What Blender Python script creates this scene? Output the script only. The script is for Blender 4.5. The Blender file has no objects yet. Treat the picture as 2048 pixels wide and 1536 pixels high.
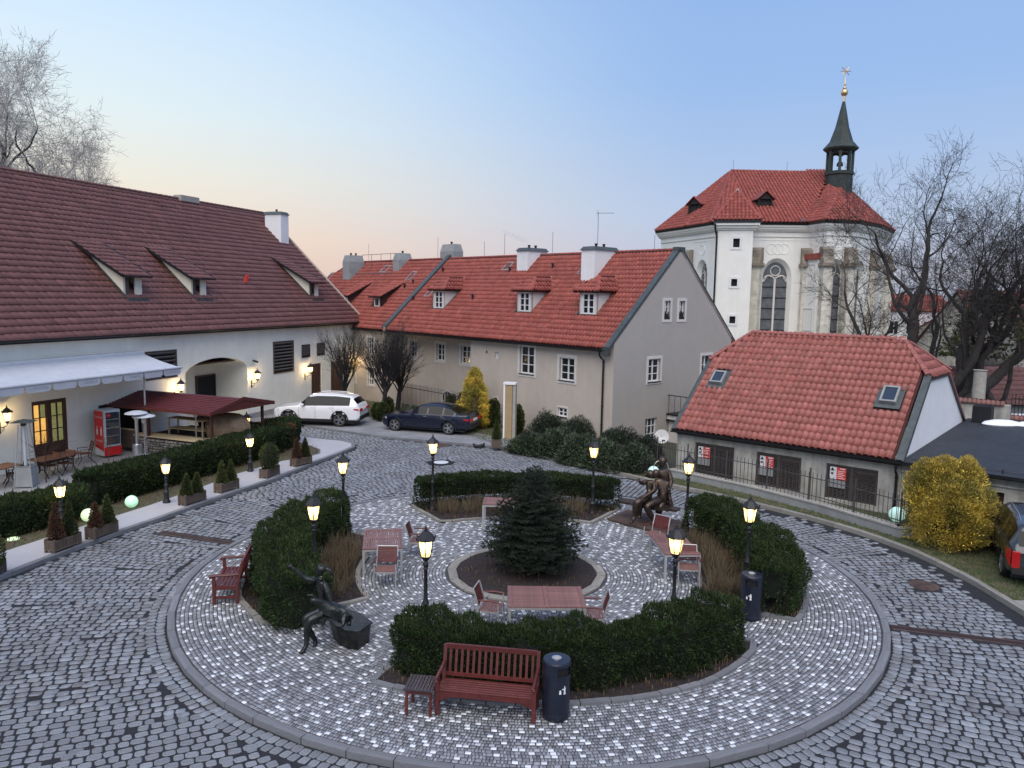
import bpy, math, random
import numpy as np
from mathutils import Vector, Matrix, Euler
random.seed(7); RNG = np.random.default_rng(7)
sc = bpy.context.scene; COL = sc.collection
PI = math.pi
# ------------------------------------------------------------------ camera
FOC = 1540.0; CAMH = 7.1
_t = math.radians(6.6); _a = math.radians(1.0)
FW = Vector((0, math.cos(_t), -math.sin(_t))); U0 = Vector((0, math.sin(_t), math.cos(_t))); X0 = Vector((1, 0, 0))
RT = X0*math.cos(_a) + U0*math.sin(_a); UP = U0*math.cos(_a) - X0*math.sin(_a)
CAMP = Vector((0, 0, CAMH))
cam_d = bpy.data.cameras.new('camera'); cam = bpy.data.objects.new('camera', cam_d); COL.objects.link(cam)
cam_d.sensor_width = 36; cam_d.lens = FOC/2048*36; cam_d.clip_end = 3000; cam_d.clip_start = .1
cam.matrix_world = Matrix(((RT.x, UP.x, -FW.x, 0), (RT.y, UP.y, -FW.y, 0), (RT.z, UP.z, -FW.z, CAMH), (0, 0, 0, 1)))
sc.camera = cam
# ------------------------------------------------------------------ world, sun, exposure
w = bpy.data.worlds.new('World'); sc.world = w; w.use_nodes = True
nt = w.node_tree; nt.nodes.clear()
def N(nt, t, **k):
    n = nt.nodes.new(t)
    for a, b in k.items(): setattr(n, a, b)
    return n
def ramp(nt, stops, interp='LINEAR'):
    r = N(nt, 'ShaderNodeValToRGB'); cr = r.color_ramp; cr.interpolation = interp
    while len(cr.elements) < len(stops): cr.elements.new(.5)
    for e, (p, c) in zip(cr.elements, stops):
        e.position = p; e.color = (*c, 1) if len(c) == 3 else c
    return r
# dusk sky: colour by elevation, warmed round the place where the sun went down (left of the view, behind the barn)
tc = N(nt, 'ShaderNodeTexCoord'); nz = N(nt, 'ShaderNodeVectorMath', operation='NORMALIZE'); nt.links.new(tc.outputs['Generated'], nz.inputs[0])
sx = N(nt, 'ShaderNodeSeparateXYZ'); nt.links.new(nz.outputs[0], sx.inputs[0])
SUN_AZ = math.radians(-50)
sund = (math.sin(SUN_AZ), math.cos(SUN_AZ), .02)
dt = N(nt, 'ShaderNodeVectorMath', operation='DOT_PRODUCT'); nt.links.new(nz.outputs[0], dt.inputs[0]); dt.inputs[1].default_value = sund
cool = ramp(nt, [(0, (.40, .46, .58)), (.03, (.49, .50, .60)), (.10, (.44, .54, .72)), (.25, (.30, .465, .765)), (.45, (.25, .41, .74)), (1, (.20, .33, .68))])
warm = ramp(nt, [(0, (.74, .52, .42)), (.06, (.84, .66, .52)), (.13, (.79, .77, .68)), (.20, (.71, .81, .84)), (.30, (.60, .76, .92)), (.45, (.38, .56, .86)), (1, (.20, .33, .68))])
for r_ in (cool, warm): nt.links.new(sx.outputs['Z'], r_.inputs[0])
mr = N(nt, 'ShaderNodeMapRange'); mr.interpolation_type = 'SMOOTHSTEP'
mr.inputs['From Min'].default_value = .42; mr.inputs['From Max'].default_value = .97
nt.links.new(dt.outputs['Value'], mr.inputs['Value'])
mx = N(nt, 'ShaderNodeMix', data_type='RGBA'); nt.links.new(mr.outputs[0], mx.inputs[0]); nt.links.new(cool.outputs[0], mx.inputs[6]); nt.links.new(warm.outputs[0], mx.inputs[7])
bg = N(nt, 'ShaderNodeBackground'); bg.inputs[1].default_value = .745
nt.links.new(mx.outputs[2], bg.inputs[0]); wo = N(nt, 'ShaderNodeOutputWorld'); nt.links.new(bg.outputs[0], wo.inputs[0])
sun_d = bpy.data.lights.new('sun', 'SUN'); sun_d.energy = 2.2; sun_d.angle = math.radians(70); sun_d.color = (1, .90, .77)
sun = bpy.data.objects.new('sun', sun_d); COL.objects.link(sun)
sun.rotation_euler = Vector((-.10, -.55, .80)).to_track_quat('Z', 'Y').to_euler()
sc.view_settings.view_transform = 'Standard'; sc.view_settings.look = 'None'; sc.view_settings.exposure = 0.58; sc.view_settings.gamma = 1
try: sc.view_settings.use_curve_mapping = False
except Exception: pass
# ------------------------------------------------------------------ photo pixel -> point on a level plane / at a depth
def ray(x, y): return FW + RT*((x-1024)/FOC) - UP*((y-768)/FOC)
def G(x, y, z=0.):
    d = ray(x, y); return CAMP + d*((z-CAMH)/d.z)
def D(x, y, dep):
    d = ray(x, y); return CAMP + d*(dep/d.y)
# ------------------------------------------------------------------ materials
MATS = {}
def M(name, col, rough=.8, var=.12, scale=6., stain=.0, bump=0., bscale=40., metal=0., rnd=0., emit=None, es=1., spec=.5, hue=None, trans=0., coat=0., streak=0.):
    m = bpy.data.materials.new(name); m.use_nodes = True; nt = m.node_tree; b = nt.nodes['Principled BSDF']; L = nt.links.new
    b.inputs['Roughness'].default_value = rough; b.inputs['Metallic'].default_value = metal; b.inputs['Specular IOR Level'].default_value = spec
    if trans: b.inputs['Transmission Weight'].default_value = trans
    if coat: b.inputs['Coat Weight'].default_value = coat; b.inputs['Coat Roughness'].default_value = .06
    tcn = N(nt, 'ShaderNodeTexCoord'); oc = tcn.outputs['Object']
    no = N(nt, 'ShaderNodeTexNoise'); no.inputs['Scale'].default_value = scale; no.inputs['Detail'].default_value = 5; L(oc, no.inputs['Vector'])
    rp = ramp(nt, [(.3, tuple(c*(1-var) for c in col)), (.7, tuple(min(1, c*(1+var)) for c in col))]); L(no.outputs['Fac'], rp.inputs[0])
    out = rp.outputs[0]
    if hue:
        n3 = N(nt, 'ShaderNodeTexNoise'); n3.inputs['Scale'].default_value = scale*.35; L(oc, n3.inputs['Vector'])
        r3 = ramp(nt, [(.42, (0, 0, 0)), (.62, (1, 1, 1))]); L(n3.outputs['Fac'], r3.inputs[0])
        m3 = N(nt, 'ShaderNodeMix', data_type='RGBA'); L(r3.outputs[0], m3.inputs[0]); L(out, m3.inputs[6]); m3.inputs[7].default_value = (*hue, 1); out = m3.outputs[2]
    if stain:
        n2 = N(nt, 'ShaderNodeTexNoise'); n2.inputs['Scale'].default_value = .9; n2.inputs['Detail'].default_value = 8; n2.inputs['Roughness'].default_value = .7; L(oc, n2.inputs['Vector'])
        r2 = ramp(nt, [(.35, (1-stain,)*3), (.65, (1, 1, 1))]); L(n2.outputs['Fac'], r2.inputs[0])
        m2 = N(nt, 'ShaderNodeMix', data_type='RGBA', blend_type='MULTIPLY'); m2.inputs[0].default_value = 1; L(out, m2.inputs[6]); L(r2.outputs[0], m2.inputs[7]); out = m2.outputs[2]
    if streak:
        mpg = N(nt, 'ShaderNodeMapping'); mpg.inputs['Scale'].default_value = (2.6, 2.6, .22); L(oc, mpg.inputs['Vector'])
        n5 = N(nt, 'ShaderNodeTexNoise'); n5.inputs['Scale'].default_value = 1.6; n5.inputs['Detail'].default_value = 7; n5.inputs['Roughness'].default_value = .65; L(mpg.outputs[0], n5.inputs['Vector'])
        r5 = ramp(nt, [(.38, (1-streak,)*3), (.55, (1, 1, 1))]); L(n5.outputs['Fac'], r5.inputs[0])
        m5 = N(nt, 'ShaderNodeMix', data_type='RGBA', blend_type='MULTIPLY'); m5.inputs[0].default_value = 1; L(out, m5.inputs[6]); L(r5.outputs[0], m5.inputs[7]); out = m5.outputs[2]
    if rnd:
        at = N(nt, 'ShaderNodeAttribute', attribute_name='var'); oi = N(nt, 'ShaderNodeObjectInfo')
        ad = N(nt, 'ShaderNodeMath', operation='ADD'); L(at.outputs['Fac'], ad.inputs[0]); L(oi.outputs['Random'], ad.inputs[1])
        fr = N(nt, 'ShaderNodeMath', operation='FRACT'); L(ad.outputs[0], fr.inputs[0])
        r4 = ramp(nt, [(0, (1-rnd,)*3), (.93, (1+rnd*.75,)*3), (.97, (1+rnd*1.9,)*3), (1, (1-rnd*1.6 if rnd < .5 else .3,)*3)]); L(fr.outputs[0], r4.inputs[0])
        m4 = N(nt, 'ShaderNodeMix', data_type='RGBA', blend_type='MULTIPLY'); m4.inputs[0].default_value = 1; L(out, m4.inputs[6]); L(r4.outputs[0], m4.inputs[7]); out = m4.outputs[2]
    L(out, b.inputs['Base Color'])
    if bump:
        nb = N(nt, 'ShaderNodeTexNoise'); nb.inputs['Scale'].default_value = bscale; nb.inputs['Detail'].default_value = 6; L(oc, nb.inputs['Vector'])
        bp = N(nt, 'ShaderNodeBump'); bp.inputs['Strength'].default_value = bump; bp.inputs['Distance'].default_value = .02; L(nb.outputs['Fac'], bp.inputs['Height']); L(bp.outputs[0], b.inputs['Normal'])
    if emit:
        b.inputs['Emission Color'].default_value = (*emit, 1); b.inputs['Emission Strength'].default_value = es
    MATS[name] = m; return m
def MM(n): return MATS[n]
M('road_bed', (.016, .017, .021), .95, .3, 12, bump=.5)
M('sett', (.275, .295, .32), .45, .14, 14, stain=.30, bump=.35, bscale=60, rnd=.16, hue=(.20, .20, .205))
M('mosaic_grey', (.285, .303, .33), .45, .2, 25, stain=.18, rnd=.40, hue=(.20, .195, .21))
M('mosaic_white', (.74, .77, .81), .55, .1, 30, stain=.18, rnd=.12)
M('mosaic_bed', (.05, .05, .055), .95, .3, 20)
M('kerb', (.20, .205, .22), .75, .15, 10, stain=.25, bump=.3, rnd=.12)
M('kerb_tan', (.29, .275, .245), .8, .15, 10, stain=.3, bump=.3, rnd=.12)
M('walk_grey', (.27, .275, .29), .8, .3, 22, stain=.3, bump=.5, bscale=40)
M('walk', (.43, .43, .455), .7, .14, 60, stain=.12, bump=.4, bscale=90)
M('terrace', (.40, .42, .45), .8, .2, 50, stain=.3, bump=.4, bscale=70, hue=(.30, .27, .25))
M('soil', (.10, .085, .06), .95, .35, 9, bump=.8, bscale=30, hue=(.07, .085, .035))
M('mulch', (.018, .015, .016), .95, .6, 35, bump=1, bscale=60, hue=(.035, .022, .02))
M('grass_base', (.055, .075, .025), .95, .4, 9, bump=.8, bscale=30, hue=(.12, .105, .06))
M('grass_blade', (.07, .10, .03), .8, .3, 3, rnd=.4, hue=(.13, .12, .06))
M('dry_grass', (.125, .10, .062), .85, .3, 3, rnd=.45)
M('far_land', (.08, .085, .06), .95, .4, .05)
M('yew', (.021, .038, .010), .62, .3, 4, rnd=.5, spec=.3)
M('yew_core', (.006, .009, .004), .95, .3, 4)  # near-black foliage tone, inner shade put into the colour
M('cypress', (.055, .070, .018), .7, .3, 5, rnd=.45, spec=.3)
M('cypress_brown', (.085, .036, .016), .75, .3, 5, rnd=.45)
M('gold', (.60, .44, .07), .65, .25, 3, rnd=.6, hue=(.34, .29, .06))
M('gold_core', (.05, .04, .01), .95, .3, 3)  # dark gold tone, shade inside the plumes put into the colour
M('spruce', (.019, .030, .018), .6, .3, 4, rnd=.5, spec=.4)
M('shrub', (.035, .055, .025), .6, .3, 3, rnd=.55, hue=(.05, .06, .045))
M('bark', (.040, .034, .032), .9, .3, 8, bump=.6)
M('bark_dark', (.022, .019, .020), .9, .3, 8, bump=.4)
M('bark_glare', (.38, .36, .35), .9, .25, 4)  # bark colour paled to carry the glare on far twigs
M('dead_leaf', (.10, .06, .03), .9, .3, 5, rnd=.5)
M('barn_wall', (.86, .84, .74), .9, .03, 2, stain=.09, streak=.03, bump=.12, bscale=60)
M('house_wall', (.54, .475, .405), .9, .03, 2, stain=.09, streak=.035, bump=.15, bscale=70)
M('cream_wall', (.74, .70, .58), .9, .03, 2, stain=.08)
M('old_wall', (.52, .50, .43), .92, .10, 4, stain=.42, streak=.25, bump=.3, bscale=30, hue=(.60, .585, .54))
M('white_wall', (.80, .80, .80), .9, .03, 2, stain=.06, bump=.1)
M('church_white', (.88, .87, .81), .9, .03, .5, stain=.06, streak=.04)
M('church_cap', (.27, .235, .19), .9, .3, 1.5, stain=.2)
M('church_stone', (.70, .66, .57), .9, .16, 1.5, stain=.15, rnd=.10)
M('white_paint', (.80, .80, .80), .45, .03, 4)
M('surround', (.68, .65, .61), .8, .05, 6, stain=.08)
M('tile_red', (.27, .052, .036), .68, .12, 9, stain=.15, bump=.1, rnd=.16, hue=(.31, .08, .06))
M('tile_rose', (.31, .092, .072), .68, .12, 9, stain=.12, rnd=.14, hue=(.36, .13, .11))
M('tile_maroon', (.19, .080, .068), .6, .15, 6, stain=.2, rnd=.14)
M('tile_under', (.06, .018, .015), .95, .1)
M('maroon_sheet', (.13, .03, .035), .5, .15, 5, stain=.2)
M('mortar', (.42, .34, .29), .9, .3, 20)
M('tin', (.085, .10, .10), .5, .2, 5, metal=.3, stain=.2)
M('gutter', (.018, .018, .02), .4, .2, 5, metal=.3)
M('copper_dark', (.030, .045, .040), .6, .25, 3, stain=.3)
M('gilt', (.75, .55, .30), .35, .1, 5, metal=.8)
M('iron', (.020, .020, .022), .5, .2, 10, spec=.4)
M('fence_iron', (.06, .055, .055), .6, .3, 10)
M('steel', (.55, .56, .58), .3, .1, 8, metal=.9)
M('alu', (.50, .50, .50), .45, .08, 8, metal=.5)
M('brown_wood', (.055, .022, .016), .55, .2, 12, bump=.2)
M('shutter', (.075, .060, .055), .6, .25, 12, rnd=.15)
M('slat_light', (.20, .19, .19), .6, .2, 12)
M('red_wood', (.10, .020, .017), .45, .2, 8, rnd=.12, bump=.1)
M('table_wood', (.215, .105, .092), .5, .2, 18, rnd=.14, bump=.1, stain=.15)
M('dark_slat', (.05, .04, .045), .5, .2, 18, rnd=.15)
M('plank', (.52, .42, .26), .6, .18, 14, rnd=.12)
M('planter', (.115, .085, .065), .75, .25, 14, rnd=.18, bump=.2)
M('terr_wood', (.13, .055, .035), .6, .25, 14, rnd=.15)
M('glass', (.018, .02, .023), .10, .1, 4, spec=.5)
M('car_glass', (.006, .007, .008), .12, .1, 4, spec=.28)
M('glass_sky', (.03, .04, .055), .06, .1, 4, spec=.8)
M('curtain', (.30, .31, .30), .4, .35, 9)
M('lead_glass', (.13, .14, .15), .25, .25, 2, spec=.6)
M('dark_in', (.008, .008, .009), .9, .1)
M('bronze', (.045, .048, .045), .34, .4, 7, metal=.8, bump=.6, bscale=22)
M('bronze_warm', (.085, .062, .050), .36, .45, 8, metal=.75, bump=.6, bscale=20)
M('rust', (.085, .055, .045), .7, .35, 5, stain=.2)
M('bin', (.012, .016, .030), .35, .1, 8)
M('canvas', (.47, .50, .55), .8, .05, 4, stain=.08, bump=.1, bscale=8)
M('canvas_text', (.30, .33, .38), .8)
M('car_white', (.80, .80, .81), .25, .01, 2, coat=1)
M('car_blue', (.003, .005, .020), .25, .05, 2, coat=.5)
M('car_grey', (.030, .034, .040), .28, .05, 2, coat=1, metal=.3)
M('plastic', (.014, .014, .015), .55, .1, 8)
M('tyre', (.014, .014, .014), .85, .2, 12)
M('rim', (.50, .50, .52), .3, .05, 5, metal=.9)
M('tail', (.26, .006, .008), .15, .1, 8, emit=(.8, .02, .02), es=.08)
M('plate', (.70, .70, .70), .5, .05)
M('fridge_red', (.55, .012, .015), .4, .1, 4)
M('fridge_white', (.50, .53, .56), .4, .1, 3)
M('sign_red', (.75, .05, .03), .6, .05)
M('stone', (.22, .21, .215), .85, .3, 8, bump=.6, bscale=25, rnd=.45, hue=(.26, .24, .215))
M('cover', (.24, .165, .10), .55, .3, 4, bump=.6, bscale=5)
M('snow', (.80, .82, .86), .8, .05, 8)
M('bitumen', (.030, .034, .042), .7, .25, 5, stain=.3, bump=.2)
M('concrete', (.40, .38, .34), .9, .1, 5, stain=.2)
M('concrete_grey', (.30, .31, .31), .9, .1, 3, stain=.2)
M('oat', (.36, .26, .14), .7, .08, 4)
M('globe', (.50, .75, .58), .35, .02, 2, emit=(.42, .80, .52), es=.45)
M('globe_yellow', (.60, .75, .52), .35, .02, 2, emit=(.62, .82, .48), es=.50)
M('globe_pale', (.50, .72, .66), .35, .02, 2, emit=(.45, .72, .62), es=.35)
M('lamp_glass', (.9, .75, .4), .3, 0, 1, emit=(1, .70, .26), es=1.35)
M('lamp_glow', (1, .9, .6), .3, 0, 1, emit=(1, .90, .58), es=5.0)
M('lamp_white', (1, .9, .7), .3, 0, 1, emit=(1, .86, .60), es=2.2)
M('room', (.9, .6, .2), .6, .5, 4, emit=(1, .52, .12), es=.55, hue=(.25, .12, .04))
M('room_green', (.30, .34, .14), .3, .4, 5, emit=(.40, .38, .14), es=.22)
# ------------------------------------------------------------------ objects
def tag(o, label=None, cat=None, group=None, kind=None):
    if label: o['label'] = label
    if cat: o['category'] = cat
    if group: o['group'] = group
    if kind: o['kind'] = kind
    return o
def thing(name, label, cat, loc=(0, 0, 0), rz=0., group=None):
    o = bpy.data.objects.new(name, None); COL.objects.link(o); o.empty_display_size = .2
    o.location = loc; o.rotation_euler = (0, 0, rz); return tag(o, label, cat, group)
def link(name, me, parent=None, mw=None):
    o = bpy.data.objects.new(name, me); COL.objects.link(o)
    if parent is not None: o.parent = parent
    if mw is not None: o.matrix_basis = mw
    return o
def dup(root, loc=None, rz=None, label=None, scale=None):
    def cp(o, par):
        c = o.copy(); COL.objects.link(c)
        if par is not None: c.parent = par; c.matrix_parent_inverse = o.matrix_parent_inverse
        for ch in kids.get(o.name, []): cp(ch, c)
        return c
    kids = {}
    for o in root.children_recursive: kids.setdefault(o.parent.name, []).append(o)
    r = cp(root, None)
    if loc is not None: r.location = loc
    if rz is not None: r.rotation_euler = (0, 0, rz)
    if scale is not None: r.scale = (scale,)*3
    if label: r['label'] = label
    return r
def npmesh(name, V, F, mats, mi=None, var=None, smooth=False):
    """V (n,3); F list of equal-length int arrays [(m,k),...]"""
    me = bpy.data.meshes.new(name); V = np.asarray(V, np.float32)
    if not isinstance(F, list): F = [F]
    F = [np.asarray(f, np.int32) for f in F if len(f)]
    me.vertices.add(len(V)); me.vertices.foreach_set('co', V.ravel())
    nl = sum(f.size for f in F); npoly = sum(len(f) for f in F)
    me.loops.add(nl); me.loops.foreach_set('vertex_index', np.concatenate([f.ravel() for f in F]))
    me.polygons.add(npoly)
    tot = np.concatenate([np.full(len(f), f.shape[1], np.int32) for f in F]); st = np.concatenate([[0], np.cumsum(tot)[:-1]]).astype(np.int32)
    me.polygons.foreach_set('loop_start', st); me.polygons.foreach_set('loop_total', tot)
    for m in mats: me.materials.append(MATS[m] if isinstance(m, str) else m)
    if mi is not None: me.polygons.foreach_set('material_index', np.asarray(mi, np.int32))
    if smooth: me.polygons.foreach_set('use_smooth', np.ones(npoly, bool))
    if var is not None:
        a = me.attributes.new('var', 'FLOAT', 'FACE'); a.data.foreach_set('value', np.asarray(var, np.float32))
    me.update(calc_edges=True); return me
class MB:
    def __init__(s): s.v = []; s.f = []; s.m = []; s.mats = []; s.cur = 0; s.T = None
    def mat(s, n):
        if n not in s.mats: s.mats.append(n)
        s.cur = s.mats.index(n); return s
    def add(s, vs, fs):
        o = len(s.v)
        if s.T is not None: vs = [tuple(s.T @ Vector(p)) for p in vs]
        s.v += [tuple(p) for p in vs]; s.f += [tuple(i+o for i in f) for f in fs]; s.m += [s.cur]*len(fs); return s
    def box(s, x0, x1, y0, y1, z0, z1):
        return s.add([(x0,y0,z0),(x1,y0,z0),(x1,y1,z0),(x0,y1,z0),(x0,y0,z1),(x1,y0,z1),(x1,y1,z1),(x0,y1,z1)],
                     [(0,3,2,1),(4,5,6,7),(0,1,5,4),(1,2,6,5),(2,3,7,6),(3,0,4,7)])
    def cbox(s, x0, x1, y0, y1, z0, z1, c=.01):   # box with a chamfered top
        return s.add([(x0,y0,z0),(x1,y0,z0),(x1,y1,z0),(x0,y1,z0),(x0,y0,z1-c),(x1,y0,z1-c),(x1,y1,z1-c),(x0,y1,z1-c),(x0+c,y0+c,z1),(x1-c,y0+c,z1),(x1-c,y1-c,z1),(x0+c,y1-c,z1)],
                     [(0,3,2,1),(0,1,5,4),(1,2,6,5),(2,3,7,6),(3,0,4,7),(4,5,9,8),(5,6,10,9),(6,7,11,10),(7,4,8,11),(8,9,10,11)])
    def beam(s, p, q, w, h, up=(0, 0, 1)):
        p, q = Vector(p), Vector(q); d = (q-p).normalized(); a = d.cross(Vector(up))
        if a.length < 1e-4: a = d.cross(Vector((1, 0, 0)))
        a.normalize(); b = a.cross(d).normalized(); a = a*w/2; b = b*h/2
        vs = [p-a-b, p+a-b, p+a+b, p-a+b, q-a-b, q+a-b, q+a+b, q-a+b]
        return s.add(vs, [(0,3,2,1),(4,5,6,7),(0,1,5,4),(1,2,6,5),(2,3,7,6),(3,0,4,7)])
    def tube(s, pts, r, n=8, cap=True):
        pts = [Vector(p) for p in pts]; rs = r if isinstance(r, (list, tuple)) else [r]*len(pts); vs = []; fs = []
        for i, p in enumerate(pts):
            d = (pts[min(i+1, len(pts)-1)]-pts[max(i-1, 0)]).normalized()
            a = d.cross(Vector((0, 0, 1)) if abs(d.z) < .9 else Vector((1, 0, 0))).normalized(); b = d.cross(a)
            for k in range(n): t = 2*PI*k/n; vs.append(p+a*math.cos(t)*rs[i]+b*math.sin(t)*rs[i])
        for i in range(len(pts)-1):
            for k in range(n): fs.append((i*n+k, i*n+(k+1) % n, (i+1)*n+(k+1) % n, (i+1)*n+k))
        if cap: fs += [tuple(range(n-1, -1, -1)), tuple(range((len(pts)-1)*n, len(pts)*n))]
        return s.add(vs, fs)
    def lathe(s, prof, c=(0, 0, 0), n=16, ph=0., cap=True):
        vs = []; fs = []
        for (r, z) in prof:
            for k in range(n): t = 2*PI*k/n+ph; vs.append((c[0]+r*math.cos(t), c[1]+r*math.sin(t), c[2]+z))
        for i in range(len(prof)-1):
            for k in range(n): fs.append((i*n+k, i*n+(k+1) % n, (i+1)*n+(k+1) % n, (i+1)*n+k))
        if cap: fs += [tuple(range(n-1, -1, -1)), tuple(range((len(prof)-1)*n, len(prof)*n))]
        return s.add(vs, fs)
    def prism(s, poly, z0, z1):     # poly list of (x,y)
        n = len(poly)
        return s.add([(x, y, z0) for x, y in poly]+[(x, y, z1) for x, y in poly], [tuple(range(n-1, -1, -1)), tuple(range(n, 2*n))]+[(i, (i+1) % n, n+(i+1) % n, n+i) for i in range(n)])
    def slab(s, poly, off):         # poly list of 3d pts, off thickness vector
        n = len(poly); o = Vector(off); P = [Vector(p) for p in poly]
        return s.add([p for p in P]+[p+o for p in P], [tuple(range(n)), tuple(range(2*n-1, n-1, -1))]+[((i+1) % n, i, n+i, n+(i+1) % n) for i in range(n)])
    def sphere(s, c, r, n=12, m=8):
        rx, ry, rz = r if isinstance(r, (tuple, list)) else (r,)*3
        vs = [(c[0], c[1], c[2]-rz)]; fs = []
        for i in range(1, m):
            a = -PI/2+PI*i/m
            for k in range(n): t = 2*PI*k/n; vs.append((c[0]+rx*math.cos(a)*math.cos(t), c[1]+ry*math.cos(a)*math.sin(t), c[2]+rz*math.sin(a)))
        vs.append((c[0], c[1], c[2]+rz))
        for k in range(n): fs.append((0, 1+(k+1) % n, 1+k)); fs.append((len(vs)-1, 1+(m-2)*n+k, 1+(m-2)*n+(k+1) % n))
        for i in range(m-2):
            for k in range(n): a = 1+i*n; fs.append((a+k, a+(k+1) % n, a+n+(k+1) % n, a+n+k))
        return s.add(vs, fs)
    def mesh(s, name, mats=None, smooth=False, bevel=0):
        me = bpy.data.meshes.new(name); me.from_pydata(s.v, [], s.f)
        for m in (s.mats or ([mats] if isinstance(mats, str) else mats or [])): me.materials.append(MATS[m])
        if s.mats: me.polygons.foreach_set('material_index', s.m)
        if smooth: me.polygons.foreach_set('use_smooth', [True]*len(s.f))
        me.update(); return me
    def build(s, name, mat=None, parent=None, smooth=False, mw=None):
        o = link(name, s.mesh(name, mat, smooth), parent, mw)
        if smooth:
            try: o.data.set_sharp_from_angle(angle=math.radians(40))
            except Exception: pass
        return o
def evalmesh(o, name=None):
    dg = bpy.context.evaluated_depsgraph_get(); dg.update(); me = bpy.data.meshes.new_from_object(o.evaluated_get(dg)); me.name = name or o.name; return me
def text_mesh(txt, size, mat, ext=.002, align='CENTER'):
    c = bpy.data.curves.new('lettering', 'FONT'); c.body = txt; c.size = size; c.extrude = ext; c.align_x = align; c.align_y = 'CENTER'; c.resolution_u = 2
    o = bpy.data.objects.new('lettering', c); COL.objects.link(o); me = evalmesh(o); bpy.data.objects.remove(o); me.materials.clear(); me.materials.append(MATS[mat]); return me
def inpoly(P, poly):
    P = np.asarray(P); x, y = P[:, 0], P[:, 1]; r = np.zeros(len(P), bool); n = len(poly)
    for i in range(n):
        x0, y0 = poly[i][:2]; x1, y1 = poly[(i+1) % n][:2]
        if y0 == y1: continue
        r ^= ((y0 > y) != (y1 > y)) & (x < (x1-x0)*(y-y0)/(y1-y0)+x0)
    return r
def flatpoly(name, poly, z, mat, kind='structure'):
    """level sheet from an outline, triangulated"""
    from mathutils.geometry import tessellate_polygon
    P = [Vector((p[0], p[1], z)) for p in poly]; T = tessellate_polygon([P])
    me = bpy.data.meshes.new(name); T = [t if (P[t[1]]-P[t[0]]).cross(P[t[2]]-P[t[0]]).z > 0 else (t[0], t[2], t[1]) for t in T]
    me.from_pydata([tuple(p) for p in P], [], [tuple(t) for t in T]); me.materials.append(MATS[mat]); me.update(); o = link(name, me)
    if kind: o['kind'] = kind
    return o
def scatter(name, protoV, protoF, Ms, mats, parent=None, mi=None, kind='stuff', smooth=False, var=None, pidx=None):
    """one joined mesh of many transformed copies; Ms (n,4,4) or (n,3,4)"""
    PV = np.asarray(protoV, float); n = len(Ms); k = PV.shape[-2]; Ms = np.asarray(Ms)
    if PV.ndim == 3: V = (np.einsum('nij,nkj->nki', Ms[:, :3, :3], PV[pidx])+Ms[:, None, :3, 3]).reshape(-1, 3)
    else: V = (np.einsum('nij,kj->nki', Ms[:, :3, :3], PV)+Ms[:, None, :3, 3]).reshape(-1, 3)
    Fs = []; mis = []; vs = []
    if var is None: var = RNG.random(n)
    for F, pm in protoF:
        F = np.asarray(F); Fs.append((F[None]+(np.arange(n)*k)[:, None, None]).reshape(-1, F.shape[1]))
        mis.append(np.repeat(mi, len(F)) if mi is not None else np.full(n*len(F), pm)); vs.append(np.repeat(var, len(F)))
    me = npmesh(name, V, Fs, mats, np.concatenate(mis), np.concatenate(vs), smooth)
    o = link(name, me, parent)
    if kind: o['kind'] = kind
    return o
# ------------------------------------------------------------------ helpers for laid pieces
PC = np.array([.45, 19.2])
_R = np.array([list(RT), list(UP), list(FW)])
def proj(P):
    q = (np.asarray(P)-np.array([0, 0, CAMH])) @ _R.T
    return 1024+FOC*q[:, 0]/q[:, 2], 768-FOC*q[:, 1]/q[:, 2], q[:, 2]
def pick(P, n=300, pad=0):
    x, y, d = proj(P); ok = (d > 0) & (x > -pad) & (x < 2048+pad) & (y > -pad) & (y < 1536+pad)
    s = np.where(ok, d, 1e9); idx = np.argsort(s)[:n]; m = np.zeros(len(P), bool); m[idx] = s[idx] < 1e8; return m
def mats2d(x, y, z, ang, sx, sy, sz=1., shear=0., tilt=0.):
    n = len(x); c, s = np.cos(ang), np.sin(ang); T = np.zeros((n, 4, 4)); T[:, 3, 3] = 1
    T[:, 0, 0] = c*sx; T[:, 1, 0] = s*sx; T[:, 0, 1] = (-s+shear*c)*sy; T[:, 1, 1] = (c+shear*s)*sy; T[:, 2, 2] = sz
    if np.any(tilt):
        T[:, 2, 0] = tilt*RNG.normal(size=n)*sx; T[:, 2, 1] = tilt*RNG.normal(size=n)*sy
    T[:, 0, 3] = x; T[:, 1, 3] = y; T[:, 2, 3] = z; return T
def polar(r, th): t = math.radians(th); return (PC[0]+r*math.cos(t), PC[1]+r*math.sin(t))
def arc(r0, r1, t0, t1, n): return [polar(r0+(r1-r0)*i/n, t0+(t1-t0)*i/n) for i in range(n+1)]
ISL = {'top': arc(4.85, 4.85, 64, 122, 12)+arc(7.3, 7.0, 122, 62, 14),
       'left': arc(5.2, 4.35, 150, 168, 4)+arc(4.35, 4.2, 170, 208, 8)+arc(6.6, 7.05, 211, 195, 5)+arc(7.05, 6.9, 194, 150, 9),
       'bottom': arc(4.35, 4.35, -117, -40, 16)+arc(6.2, 6.5, -40, -60, 5)+arc(6.5, 6.5, -62, -117, 14),
       'right': arc(4.25, 4.45, -24, 0, 6)+arc(4.5, 5.3, 3, 36, 8)+arc(7.0, 7.15, 36, 5, 8)+arc(7.15, 6.6, 3, -25, 7)}
KL = [(-14.6, 8.), (-13.9, 12.), (-13.2, 15.6), (-12.58, 18.35), (-11.95, 20.8), (-11.11, 23.12), (-10.1, 26.), (-9.01, 28.85), (-8.3, 31.6), (-7.7, 33.6), (-7.3, 35.0), (-7.55, 36.1), (-8.4, 36.7), (-9.4, 36.9), (-10.8, 37.9), (-12.4, 39.8)]
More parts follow.
